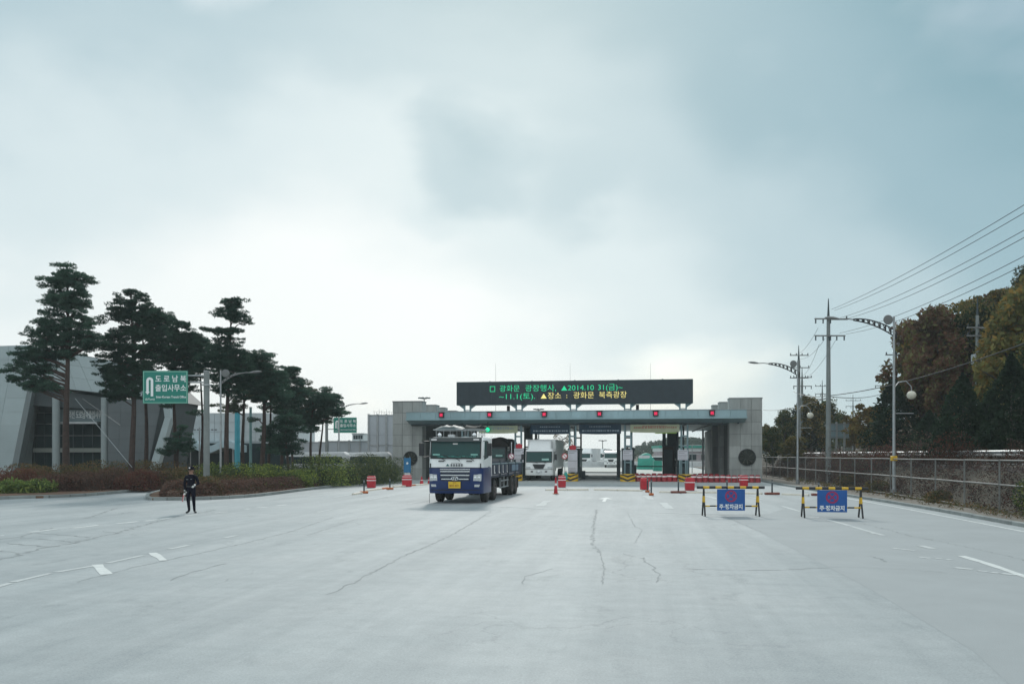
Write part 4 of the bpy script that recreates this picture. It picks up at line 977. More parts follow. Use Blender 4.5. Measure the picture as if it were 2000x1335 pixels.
def simple_truck(name, label, x, y, rz, cabm, lowm, zr, zw0, zw1, boxh, boxm, boxl, group=None, grille=True, detail=True, hw=1.2, boxy=1.9):
    t_ = thing(name, label, 'truck', (x, y, 0), rz, group); bow = .06
    cab(t_, hw, .48, 1.2, zw0, zw1, zr, 1.9, cabm, lowm, bow, side_win=detail)
    if grille:
        MB().prism([(-.55, 1.42), (.55, 1.42), (.36, 1.05), (-.36, 1.05)], -.085, .02, 'y').build('grille', blackp, t_, bevel=.015)
        MB().lathe([(.01, -.10), (.10, -.095), (.10, -.085)], (0, 0, 1.30), 'y', 14).build('emblem', chrome, t_).scale = (1, 1, .6)
    b = MB(); quadpatch(b, -hw + .03, hw - .03, .98, 1.01, 0, 0, hw, bow, .008); b.build('panel_gap', blackp, t_)
    for s_ in (-1, 1):
        MB().bb((s_ * .95 - .22, -.035, 1.06), (s_ * .95 + .22, .06, 1.22)).build('headlight', lamp_glass, t_, bevel=.01)
        MB().bb((s_ * .60 - .10, -.075, .74), (s_ * .60 + .10, .03, .85)).build('fog_lamp', blackp, t_, bevel=.01)
        MB().bb((-.10, -.05, -.24), (.10, .05, .24)).build('mirror', blackp, t_, bevel=.02, loc=(s_ * (hw + .22), 0, (zw0 + zw1) / 2 - .02))
        MB().tube([(s_ * (hw - .02), .2, zw1), (s_ * (hw + .22), 0, zw1 - .05)], .02, 5).build('mirror_arm', blackp, t_)
    MB().bb((-.26, -.085, .68), (.26, .0, .86)).build('number_plate', white_dull, t_)
    if detail:
        for x0, x1_ in ((-.7, -.1), (.05, .65)): MB().tube([(x1_, -.06, zw0 - .1), (x0, -.03, zw0 + .05)], .014, 5).build('wiper', blackp, t_)
        MB().bb((.25, -.05, zw0 + .12), (.85, .02, zw0 + .28)).build('windscreen_card', mat('card_' + name, (.35, .6, .55), .5), t_)
    for y_ in (1.35, boxy + boxl - 2.2, boxy + boxl - .9):
        for s_ in (-1, 1): wheel(t_, s_ * 1.02, y_, .48, .27, s_)
    MB().bb((-.5, .8, .7), (.5, boxy + boxl - .2, 1.0)).build('chassis', blackp, t_)
    if boxh:
        bx = MB().bb((-1.22, boxy, 1.05), (1.22, boxy + boxl, boxh)).build('cargo_box', boxm, t_, bevel=.03)
        for s_ in (-1, 1):
            MB().bb((s_ * 1.222 - .02, boxy + .02, boxh - .10), (s_ * 1.222 + .02, boxy + boxl - .02, boxh - .02)).build('box_rail', galv, bx)
            for k in range(int(boxl / 1.2)): MB().bb((s_ * 1.222 - .012, boxy + .5 + k * 1.2, 1.1), (s_ * 1.222 + .012, boxy + .54 + k * 1.2, boxh - .1)).build('box_rib', boxm, bx)
    return t_
wt = simple_truck('box_truck', 'white box truck with black trapezoid grille stopped beside the tall notice board', -8.0, 69.0, R(-.5), white_paint, white_paint, 2.72, 1.62, 2.48, 3.55, white_paint, 7.5)
MB().loft([rring(1.0, .35, 1.8, 2.70, .2, 3), rring(.98, .75, 1.8, 3.3, .2, 3), rring(.9, .95, 1.8, 3.45, .2, 3)]).build('wind_deflector', white_paint, wt, smooth=True)
dgrey = mat('grey_truck_paint', (.10, .115, .13), .4, coat=.3, var=.3, vs=2)
dt_ = simple_truck('tarped_truck', 'dark grey truck with a high brown tarpaulin load waiting behind the blue truck', -12.45, 71.9, R(0), dgrey, dgrey, 2.95, 1.95, 2.78, 0, None, 7)
MB().bb((-1.2, 2.0, 1.05), (1.2, 9.0, 1.9)).build('bed_side', dgrey, dt_, bevel=.03)
rings = []
for i in range(16):
    y = 2.05 + 6.9 * i / 15; k2 = .9 + .1 * math.sin(i * 1.1); rings.append([(1.18 * math.cos(a), y, 1.9 + 1.95 * k2 * abs(math.sin(a)) ** .45 * (1 + .03 * math.sin(i * 1.7 + a * 5))) for a in [math.pi * q / 14 for q in range(15)]])
MB().loft(rings).build('tarpaulin_load', mat('brown_tarp', (.075, .055, .052), .85, var=.4, vs=2.5, bump=.7, bs=6), dt_, smooth=True)
q = [(1146, 146, 3.8, 'nearest the booth in the queue of white trucks'), (1168.5, 152, 3.6, 'middle white box truck of the queue seen through the gate'), (1193, 143, 2.9, 'white truck with rounded cab at the end of the queue in the gate opening')]
for i, (px, Z, bh, lab) in enumerate(((1141, 150, 3.4, 0), (1166, 172, 3.5, 0), (1193, 143, 3.0, 0))):
    v = P(px, Z)
    t_ = simple_truck('queued_truck', ['white box truck closest to the booth in the queue seen through the gate', 'middle white box truck of the queue seen through the gate', 'white truck with dark grille, last of the queue in the gate opening'][i], v.x, v.y, R(-7 if i < 2 else -3), white_paint, white_paint, 2.8, 1.7, 2.45, bh, white_dull, 9, 'white trucks queued beyond the gate', detail=False); MB().loft([rring(1.15, .3, 1.8, 2.78, .2, 3), rring(1.1, .8, 1.8, bh - .05, .2, 3)]).build('wind_deflector', white_paint, t_, smooth=True)
# two pale minibuses behind the shrubs
def minibus(px, Z, ln, lab):
    v = P(px, Z); r = thing('minibus', lab, 'minibus', (v.x, v.y, 0), R(YAW) + R(2), 'minibuses behind the shrubs')
    prof = [(-ln / 2, .35), (-ln / 2 - .02, 1.1), (-ln / 2 + .35, 2.0), (-ln / 2 + .75, 2.42), (ln / 2 - .25, 2.46), (ln / 2, 2.2), (ln / 2, .35)]
    MB().prism(prof, -.95, .95, 'y').build('body', white_dull, r, bevel=.10, seg=2, smooth=True)
    MB().bb((-ln / 2 + .9, -.965, 1.45), (ln / 2 - .4, -.95, 2.05)).build('side_window', glass_teal, r)
    MB().prism([(-ln / 2 + .05, 1.25), (-ln / 2 + .42, 2.08), (-ln / 2 + .80, 2.08), (-ln / 2 + .80, 1.35)], -.967, -.952, 'y').build('front_window', glass_teal, r)
    for x in (-ln / 2 + .9, ln / 2 - 1.1):
        for s_ in (-1, 1):
            MB().lathe([(.2, -.1), (.34, -.09), (.34, .09), (.2, .1)], (x, s_ * .87, .34), 'y', 16).build('wheel', rubber, r, smooth=True)
minibus(618, 72, 5.6, 'white minibus roof showing behind the shrubs near the small green road sign'); minibus(712, 76, 4.9, 'pale minibus showing behind shrubs in front of the grey hoarding')

# ------------------------------------------------------------------ the officer
def skinned(chains, name, mats, parent, sub=2, root=0, regions=None):
    """chains : list of [(point, radius)...] linked by index pairs"""
    vs, es, rs = chains
    me = bpy.data.meshes.new(name); me.from_pydata([tuple(v) for v in vs], es, [])
    o = bpy.data.objects.new(name, me); C.objects.link(o)
    sk = o.modifiers.new('s', 'SKIN'); sk.use_smooth_shade = True
    su = o.modifiers.new('d', 'SUBSURF'); su.levels = sub; su.render_levels = sub
    for i, d in enumerate(me.skin_vertices[0].data):
        r = rs[i]; d.radius = (r, r) if not isinstance(r, tuple) else r; d.use_root = (i == root)
    dg = bpy.context.evaluated_depsgraph_get(); dg.update()
    m2 = bpy.data.meshes.new_from_object(o.evaluated_get(dg)); bpy.data.objects.remove(o); bpy.data.meshes.remove(me)
    m2.name = name; m2.materials.clear()
    for m in mats: m2.materials.append(m)
    if regions:
        for p in m2.polygons: p.material_index = regions(p.center)
    ob = bpy.data.objects.new(name, m2); C.objects.link(ob); ob.parent = parent
    return ob
g = G(373, 1001.5)
per = thing('person', 'officer in black uniform, cap and white gloves, holding a red signal baton', 'person', (g.x, g.y, 0), R(YAW) + R(-6))
# x: to the viewer's right, y: away, z: up. The figure faces the viewer, slightly to its left.
V = []; E = []; RR = []
def nd(p, r, par=None):
    V.append(p); RR.append(r); i = len(V) - 1
    if par is not None: E.append((par, i))
    return i
pel = nd((0.0, 0, .93), (.155, .115)); wst = nd((0, 0, 1.06), (.145, .105), pel); ch = nd((.005, .0, 1.24), (.175, .125), wst); sh = nd((.0, .01, 1.39), (.13, .10), ch); nk = nd((0, .0, 1.49), .055, sh); hd = nd((0, -.005, 1.58), (.078, .09), nk); ht = nd((0, .0, 1.69), (.072, .085), hd)
hL = nd((-.09, 0, .86), .10, pel); kL = nd((-.095, -.03, .49), .068, hL); aL = nd((-.085, .03, .10), .048, kL); fL = nd((-.10, -.06, .045), .042, aL); nd((-.11, -.17, .035), .034, fL)
hR = nd((.09, 0, .86), .10, pel); kR = nd((.135, -.05, .50), .068, hR); aR = nd((.085, .10, .10), .048, kR); fR = nd((.14, .04, .045), .042, aR); nd((.23, -.03, .035), .034, fR)
sL = nd((-.20, .01, 1.37), .068, sh); eL = nd((-.265, .02, 1.10), .052, sL); wL = nd((-.215, -.06, .87), .036, eL)
sR = nd((.20, .01, 1.37), .068, sh); eR = nd((.275, .05, 1.12), .052, sR); wR = nd((.235, -.13, 1.08), .036, eR)
pL = nd((-.20, -.075, .80), (.034, .020), wL); pR = nd((.205, -.18, 1.06), (.036, .026), wR)
def reg(c):
    if c.z > 1.47 and abs(c.x) < .13: return 1
    if c.z < .085: return 2
    if (c - Vector((-.20, -.075, .80))).length < .085 or (c - Vector((.205, -.18, 1.06))).length < .075: return 3
    return 0
skinned((V, E, RR), 'body', [uniform, skin, blackp, glove], per, regions=reg)
def hand(base, down, side, palmn, par, nm):
    V2 = []; E2 = []; R2 = []; base, down, side, palmn = Vector(base), Vector(down).normalized(), Vector(side).normalized(), Vector(palmn).normalized()
    for i, (off, ln) in enumerate(((-.033, .068), (-.011, .078), (.011, .074), (.032, .058))):
        p = base + side * off; k0 = len(V2); dirs = [down, (down + palmn * .7).normalized(), (down * .2 + palmn).normalized(), (palmn * .8 - down * .5).normalized()]
        V2.append(p - down * .02); R2.append(.0105)
        q = p
        for j, fr in enumerate((.42, .32, .26)):
            V2.append(q); R2.append(.0098 - j * .0006); E2.append((len(V2) - 2, len(V2) - 1)); q = q + dirs[j] * ln * fr * 1.1
        V2.append(q); R2.append(.0082); E2.append((len(V2) - 2, len(V2) - 1))
        skinned((V2, E2, R2), 'finger', [glove], par, 1, 0); V2, E2, R2 = [], [], []
    p = base - down * .05 - side * .03
    skinned(([p, p - side * .03 + palmn * .015 + down * .01, p - side * .035 + palmn * .04 + down * .035], [(0, 1), (1, 2)], [.012, .011, .009]), 'thumb', [glove], par, 1, 0)
hand((-.198, -.085, .765), (0.03, -.1, -1), (0, -1, 0.1), (.9, .0, 0), per, 'l'); hand((.195, -.205, 1.03), (-.3, -.4, -1), (-.6, -.8, .2), (-.8, .6, -.0), per, 'r')
# face, cap, ears
for s_ in (-1, 1):
    MB().lathe([(.002, -.016), (.013, -.008), (.013, .008), (.002, .016)], (s_ * .030, -.083, 1.615), 'y', 8).build('eye', blackp, per, smooth=True)
    MB().lathe([(.004, -.012), (.030, -.004), (.026, .008), (.004, .010)], (s_ * .084, .0, 1.60), 'x', 10).build('ear', skin, per, smooth=True)
MB().loft([[(-.008, -.085, 1.612), (.008, -.085, 1.612), (.006, -.08, 1.62), (-.006, -.08, 1.62)], [(-.017, -.083, 1.575), (.017, -.083, 1.575), (.008, -.108, 1.58), (-.008, -.108, 1.58)]]).build('nose', skin, per, bevel=.004)
MB().bb((-.024, -.088, 1.545), (.024, -.078, 1.553)).build('mouth', mat('lips', (.16, .06, .05), .6), per)
cap_ = MB().lathe([(.10, 1.645), (.104, 1.66), (.106, 1.70), (.112, 1.735), (.10, 1.765), (.05, 1.778), (.005, 1.78)], (0, .0, 0), 'z', 24).build('cap', uniform, per, smooth=True)
pk = [( .09 * math.cos(R(a)), .10 * math.sin(R(a)) - 0.0) for a in range(200, 341, 14)]
MB().prism([(.095, -.03)] + [(.10 * math.cos(R(a)), -.03 + .14 * math.sin(R(a))) for a in range(340, 199, -14)] + [(-.095, -.03)], 1.648, 1.658).build('peak', blackp, cap_)
MB().lathe([(.004, -.127), (.028, -.12), (.028, -.108), (.004, -.104)], (0, 0, 1.715), 'y', 14).build('badge', white_refl, cap_, smooth=True)
jr = []
for z, a, b2 in ((.82, .185, .135), (.90, .185, .138), (1.0, .168, .128), (1.08, .165, .125)): jr.append([(a * math.cos(2 * math.pi * k / 20), b2 * math.sin(2 * math.pi * k / 20), z) for k in range(20)])
MB().loft(jr).build('jacket', uniform, per, smooth=True)
MB().lathe([(.172, .985), (.176, .99), (.176, 1.03), (.172, 1.035)], (0, 0, 0), 'z', 24).build('belt', blackp, per).scale = (1, .77, 1)
MB().bb((-.05, -.13, 1.27), (-.12, -.120, 1.285)).build('chest_badge', galv, per); MB().bb((.05, -.13, 1.28), (.09, -.12, 1.295)).build('chest_badge', galv, per)
bt = thing('signal_baton', 'red and white signal baton held in the white gloved hand of the officer', 'baton')
bt.parent = None; bt.matrix_world = per.matrix_basis @ Matrix.Translation((-.197, -.115, .78)) @ Matrix.Rotation(R(10), 4, 'Y') @ Matrix.Rotation(R(-8), 4, 'X')
MB().cyl((0, 0, -.02), (0, 0, .12), .013, n=8).build('grip', blackp, bt); MB().cyl((0, 0, -.10), (0, 0, -.02), .022, .018, 12).build('collar', white_refl, bt); MB().cyl((0, 0, -.34), (0, 0, -.10), .016, .028, 12).build('red_tube', red_pl, bt, smooth=True)
MB().cyl((0.018, -.012, -.30), (0.022, -.014, -.11), .008, n=6).build('white_stripe', white_refl, bt)

# ------------------------------------------------------------------ no-parking barricades
def barricade(px0, px1, py, rz, lab, splay=.24):
    a, b_ = G(px0, py), G(px1, py); c_ = (a + b_) / 2
    r = thing('barricade', lab, 'barricade', (c_.x, c_.y, 0), rz, 'black and yellow no-parking barricades')
    wd = 1.93; top = 1.03; full = 2.42
    n_ = 11
    for i in range(n_):
        x0 = -full / 2 + full * i / n_; MB().cyl((x0 + .002, 0, top), (x0 + full / n_ - .002, 0, top), .05, n=12).build('top_rail_section', blackp if i % 2 == 0 else yellow, r, smooth=True)
    n_ = 9
    for i in range(n_):
        x0 = -wd / 2 + wd * i / n_; MB().cyl((x0 + .001, 0, .36), (x0 + wd / n_ - .001, 0, .36), .028, n=10).build('lower_rail_section', blackp if i % 2 == 1 else yellow, r, smooth=True)
    for s_ in (-1, 1):
        for f_ in (-1, 1):
            lg = MB().tube([(s_ * wd / 2, f_ * .02, top - .05), (s_ * wd / 2, f_ * .06, .72)], .03).build('leg', blackp, r)
            MB().tube([(s_ * wd / 2, f_ * .0605, .718), (s_ * wd / 2, f_ * .11, .50)], .033).build('yellow_band', yellow, lg)
            MB().tube([(s_ * wd / 2, f_ * .11, .498), (s_ * wd / 2, f_ * splay, .06)], .03).build('lower_leg', blackp, lg)
            MB().lathe([(.01, -.02), (.05, -.02), (.05, .02), (.01, .02)], (s_ * wd / 2, f_ * (splay + .01), .05), 'x', 12).build('castor', rubber, lg)
    s = MB().bb((-.50, -.065, .20), (.50, -.055, .97)).build('sign_panel', blue_sign, r, bevel=.004)
    MB().lathe([(.155, -.069), (.215, -.069), (.215, -.066), (.155, -.066)], (0, 0, .72), 'y', 28).build('prohibition_ring', red_sign, s)
    for a_ in (45, -45): MB().box((0, -.0685 - (.001 if a_ > 0 else 0), .72), (.36, .003, .045), M=Matrix.Rotation(R(a_), 4, 'Y')).build('prohibition_bar', red_sign, s)
    text_mesh('주·정차금지', .19, white_txt, s, 'lettering', (0, -.068, .33), ext=.001, fat=.006, sx=.92)
    return r
barricade(1374, 1480, 1007, R(YAW) + R(-2), 'black and yellow barricade with blue no-parking sign standing closer to the middle of the road')
barricade(1572, 1677, 1010.5, R(YAW) + R(-9), 'black and yellow barricade with blue no-parking sign standing closer to the wire fence', .27)

# ------------------------------------------------------------------ red barriers, barrels, cones, stop bars
def red_box(px, py, wd, hgt, lab, stripes=2, dep=.42):
    g = G(px, py); r = thing('red_barrier_box', lab, 'traffic barrier', (g.x, g.y, 0), R(YAW), 'red plastic barrier boxes in front of the toll gate')
    a = wd / 2
    def ring(z, k): return [(-a * k, -dep / 2 * k, z), (a * k, -dep / 2 * k, z), (a * k, dep / 2 * k, z), (-a * k, dep / 2 * k, z)]
    MB().loft([ring(0, .96), ring(hgt * .60, 1.0)]).build('lower_shell', red_pl, r, bevel=.03, seg=2)
    MB().loft([ring(hgt * .60, 1.0), ring(hgt * .67, 1.0), ring(hgt * .93, .90), ring(hgt, .78)]).build('upper_shell', red_pl, r, bevel=.02)
    if stripes:
        MB().loft([ring(hgt * .595, 1.02), ring(hgt * .655, 1.02)]).build('reflective_band', white_refl, r)
    if stripes > 1: MB().loft([ring(hgt * .84, .955), ring(hgt * .88, .945)]).build('reflective_band', white_refl, r)
    return r
red_box(725.5, 952, .56, .80, 'red barrier box with white bands by the shrub island kerb, farther from the blue truck')
red_box(795, 949.5, .66, .80, 'red barrier box with white bands below the blue sign, next to the blue truck')
red_box(1097.5, 951, .52, .80, 'red barrier box with white bands in front of the white box truck')
red_box(1258.5, 955.5, .52, .74, 'plain red barrier box beside the two orange cones', 0)
red_box(1347, 957, .56, .80, 'tall plain red barrier box in front of the right-hand chevron island', 1)
red_box(1452.5, 951, .50, .82, 'red barrier box with white bands behind the middle barricade', 2)
# rows of red drums
drum0 = thing('red_drum', 'x', 'traffic drum', (0, 0, 0), group='row of faded red plastic drums closing the lanes')
MB().lathe([(.25, 0), (.27, .06), (.245, .10), (.245, .32), (.235, .36), (.235, .52), (.20, .60), (.14, .62), (.02, .62)], (0, 0, 0), 'z', 18).build('shell', red_dk, drum0, smooth=True)
MB().lathe([(.249, .40), (.249, .49), (.24, .50), (.24, .39)], (0, 0, 0), 'z', 18).build('reflective_band', white_refl, drum0, smooth=True)
remember(drum0); first = True; k = 0
a1, _ = PY(1249, 72.5 - 3.3)
def rows(px0, px1, Y, n_, lab):
    global first
    a, _ = PY(px0, Y); b_, _ = PY(px1, Y)
    for i in range(n_):
        x = a.x + (b_.x - a.x) * i / max(n_ - 1, 1); rz = rng.uniform(0, 6)
        if first: o = drum0; o.rotation_euler.z = rz; first = False
        else: o = dup(drum0, (0, 0, 0), rz)
        o.location = (x, Y + rng.uniform(-.07, .07), 0); o.scale = (.88, .88, rng.uniform(.93, 1.02)); o['label'] = lab
rows(1247, 1318, 69.0, 8, 'faded red drum in the front row between the two chevron islands')
rows(1355, 1480, 67.6, 12, 'faded red drum in the row between the chevron island and the end wall')
rows(1243, 1312, 72.0, 7, 'faded red drum in the second row behind the front drums')
rows(1357, 1400, 72.0, 5, 'faded red drum in the short back row beside the booth lane')
def cone(px, py, hgt, lab, r0=.17, col=None, white=True):
    g = G(px, py); r = thing('traffic_cone', lab, 'traffic cone', (g.x, g.y, 0), R(20), 'traffic cones')
    MB().bb((-r0, -r0, 0), (r0, r0, .04)).build('base', col or orange, r, bevel=.02)
    MB().cyl((0, 0, .04), (0, 0, hgt), r0 * .72, .03, 16).build('shell', col or red_pl, r, smooth=True)
    if white: MB().cyl((0, 0, hgt * .5), (0, 0, hgt * .68), r0 * .72 * .5 + .022, r0 * .72 * .30 + .022, 16).build('white_band', white_refl, r, smooth=True)
cone(823.5, 946, .62, 'orange cone with white band next to the blue truck bumper', .22); cone(1085.5, 964, .95, 'tall thin red cone beside the red barrier box in front of the white truck', .16)
cone(838, 944, .5, 'small red cone half hidden by the blue truck corner', .16)
def post(px, py, hgt, lab, wd=.5, col=None, rz=0.0, base=None):
    g = G(px, py); r = thing('marker_post', lab, 'marker post', (g.x, g.y, 0), R(YAW) + rz, 'marker posts across the forecourt')
    MB().bb((-wd / 2, -.14, 0), (wd / 2, .14, .13)).build('base', base or orange, r, bevel=.03); MB().cyl((0, 0, .13), (0, 0, hgt), .045, .04, 10).build('stem', col or steel_dark, r, smooth=True)
    MB().cyl((0, 0, hgt - .16), (0, 0, hgt - .06), .05, n=10).build('collar', galv_dull, r)
post(711, 963, .80, 'dark marker post on an orange foot in front of the brown hedge', .46); post(761.5, 955.5, .72, 'dark marker post on an orange foot between the two banded red boxes', .44)
post(1272, 967, .88, 'dark marker post on a small orange foot, nearer of the pair by the red box', .24); post(1264.5, 961, .85, 'dark marker post on a small orange foot, farther of the pair by the red box', .24)
post(1325, 962.5, .80, 'dark marker post on a wide brown foot in front of the chevron island', .86, base=brown_bar); post(1420, 962, .78, 'dark marker post behind the middle barricade rail', .7, base=brown_bar)
post(1508, 965.5, .82, 'dark marker post on a wide brown foot between the two barricades', .80, base=brown_bar); post(1599, 967.5, .75, 'dark marker post on a brown foot behind the barricade by the fence', .76, base=brown_bar)
def ground_bar(p0, p1, lab, m=bar_white, band=False):
    a, b_ = G(*p0), G(*p1); d = b_ - a; r = thing('stop_bar', lab, 'stop bar', ((a.x + b_.x) / 2, (a.y + b_.y) / 2, 0), math.atan2(d.y, d.x), 'white bars laid across the forecourt')
    n_ = max(1, int(d.length / 1.1)); ln = d.length
    for i in range(n_):
        x0 = -ln / 2 + ln * i / n_
        MB().prism([(-.12, 0), (.12, 0), (.07, .10), (-.07, .10)], x0 + .02, x0 + ln / n_ - .02, 'x').build('bar_segment', m if not (band and i % 3 == 2) else orange, r, bevel=.008)
ground_bar((1287, 961.5), (1311, 962), 'short cream bar lying left of the wide brown foot'); ground_bar((1340, 962.5), (1402, 962.5), 'cream bar lying behind the middle barricade')
ground_bar((1436, 963.5), (1489, 965), 'cream bar lying behind the blue sign and first brown foot'); ground_bar((1527, 966), (1580, 968), 'cream bar lying between the two barricades'); ground_bar((1618, 968.5), (1650, 969), 'short cream bar lying nearest to the fence')
ground_bar((1065, 957.5), (1150, 957), 'cream bar lying on the ground in front of the white box truck'); ground_bar((1160, 957), (1255, 959), 'cream bar lying in front of the lane of queued trucks')
ground_bar((716, 959), (757, 953.5), 'cream bar lying between the two orange-footed posts', band=True); ground_bar((768, 951.5), (835, 946), 'cream bar lying beside the blue truck', band=True); ground_bar((690, 966), (706, 963.5), 'short cream bar lying beside the hedge kerb')
# blue information sign in front of the end wall
v = P(795.5, 60); r = thing('blue_sign', 'upright blue sign with white mark in front of the dark round plaque', 'sign', (v.x, v.y, 0), R(YAW))
MB().bb((-.26, -.03, hh(922, 60)), (.26, .03, hh(894, 60))).build('panel', mat('blue_panel', (.01, .16, .34), .5, var=.2, vs=4), r, bevel=.01); MB().bb((-.20, -.025, hh(932, 60)), (.2, .025, hh(923, 60))).build('white_panel', white_dull, r)
for s_ in (-.18, .18): MB().cyl((s_, .04, 0), (s_, .04, 2.1), .025, n=8).build('post', steel_teal, r)
MB().prism([(-.08, 1.55), (.02, 1.5), (.09, 1.62), (-.02, 1.7)], -.036, -.031, 'y').build('white_mark', white_txt, r)

# ------------------------------------------------------------------ street lamps, road signs, utility poles
def truss_arm(b, x0, x1_, z0, z1_, d, n_=7, th=.03):
    pass
def lamp(px, Z, top, lab, arm=-2.9, bracket=True, poler=.085, ball=True, discs=True, rz=None, low=True):
    v = P(px, Z); r = thing('street_lamp', lab, 'street lamp', (v.x, v.y, .1 if v.x > 11 else 0), R(YAW) if rz is None else rz, 'arched street lamps')
    MB().cyl((0, 0, 0), (0, 0, top), poler, poler * .62, 12).build('pole', galv, r, smooth=True); MB().cyl((0, 0, 0), (0, 0, .35), poler * 1.7, poler * 1.4, 12).build('foot', galv_dull, r)
    s_ = 1 if arm > 0 else -1; L_ = abs(arm)
    # perforated crescent arm: two curved chords with discs of steel between holes
    up = []; lo = []; n_ = 16
    for i in range(n_ + 1):
        u = i / n_; x = (-.12 + (.72 * L_ + .12) * u) ; z = top - .95 + .78 * math.sin(u * math.pi / 2) ** .8; wth = (.30 * (1 - u) ** .7 + .05) * (1 if top > 8 else .42)
        up.append((s_ * x, z + wth * .45)); lo.append((s_ * x, z - wth * .55))
    b = MB()
    for i in range(n_):
        for pa, pb in ((up[i], up[i + 1]), (lo[i], lo[i + 1])):
            b.cyl((pa[0], 0, pa[1]), (pb[0], 0, pb[1]), .032 if top > 8 else .022, n=6)
        if i % 2 == 0:
            b.cyl((up[i][0], 0, up[i][1]), (lo[i][0], 0, lo[i][1]), .035, n=6); j = min(i + 1, n_)
            b.cyl((up[i][0], 0, up[i][1]), (lo[j][0], 0, lo[j][1]), .022, n=5); b.cyl((lo[i][0], 0, lo[i][1]), (up[j][0], 0, up[j][1]), .022, n=5)
    b.build('arch_arm', blackp if top > 8 else galv_dull, r)
    b = MB(); xe = s_ * .72 * L_; ze = top - .17; b.tube([(xe - s_ * .05, 0, ze), (s_ * L_ * .85, 0, ze + .05), (s_ * L_, 0, ze + .02)], .03, 6); b.build('arm_tip', galv_dull, r)
    hd_ = []
    for i, (u, ww, hh_) in enumerate(((0, .03, .03), (.12, .10, .06), (.35, .15, .10), (.62, .13, .09), (.8, .03, .03))):
        x = s_ * (L_ - .15 + u); hd_.append([(x, ww * math.cos(a), ze + .02 + hh_ * math.sin(a) * (1 if math.sin(a) > 0 else .6) + u * .10) for a in [2 * math.pi * k / 10 for k in range(10)]])
    MB().loft(hd_).build('lamp_head', galv_dull, r, smooth=True)
    if discs:
        MB().lathe([(.01, -.06), (.22, -.05), (.25, 0), (.22, .05), (.01, .06)], (-s_ * -.30 * -1 if False else s_ * .32, -.05, top - .18), 'y', 20).build('round_disc', mat('grey_disc' + str(px), (.16, .17, .17), .6), r, smooth=True)
    if ball:
        MB().tube([(0, 0, top * .60), (-s_ * .25, 0, top * .635), (-s_ * .62, 0, top * .64), (-s_ * .88, 0, top * .61), (-s_ * .9, 0, top * .585)], .025, 6).build('bracket', galv, r)
        MB().lathe([(.03, .0), (.12, -.03), (.20, -.10), (.235, -.22), (.20, -.34), (.12, -.41), (.01, -.44)], (-s_ * .9, 0, top * .585), 'z', 18).build('globe_lamp', globe, r, smooth=True)
    if low:
        MB().tube([(0, 0, top * .46), (-s_ * 1.0, 0, top * .46)], .02, 5).build('flag_bracket', galv, r)
        MB().bb((-.14, -.10, 2.55 - .75), (.14, .12, 2.05 - .0)).build('yellow_band', yellow, r, bevel=.02) if px > 1700 else None
    return r
lamp(1746, 42, 9.2, 'tall street lamp with perforated black arch arm and globe standing nearest on the fence side'); lamp(1558, 58.7, 8.8, 'street lamp with black arch arm and globe, farther along the fence near the end wall')
lamp(431, 50, 7.35, 'slim street lamp with short arm among the pines beside the large green sign pole', arm=1.85, poler=.07, ball=False, low=False)
lamp(662, 78, 7.2, 'street lamp with short arm behind the small green road sign', arm=2.1, poler=.09, ball=False, low=False)
def mast(px, Z, top, lab):
    v = P(px, Z); r = thing('floodlight_mast', lab, 'light mast', (v.x, v.y, 0), 0, 'floodlight masts beyond the gate')
    MB().cyl((0, 0, 0), (0, 0, top), .22, .10, 10).build('pole', galv_dull, r); MB().cyl((0, 0, top - .2), (0, 0, top), .5, .5, 12).build('lantern_ring', galv_dull, r)
    for k in range(8):
        a = 2 * math.pi * k / 8; MB().box((1.0 * math.cos(a), 1.0 * math.sin(a), top + .02), (.55, .35, .2), rz=a).build('floodlight', steel_dark, r)
mast(828.5, 170, hh(777, 170), 'ring floodlight mast rising above the stepped walls'); mast(1052, 190, hh(799, 190), 'distant ring floodlight mast seen between the message board posts')
mast(1177, 240, hh(860, 240), 'far floodlight mast seen through the gate over the queued trucks')

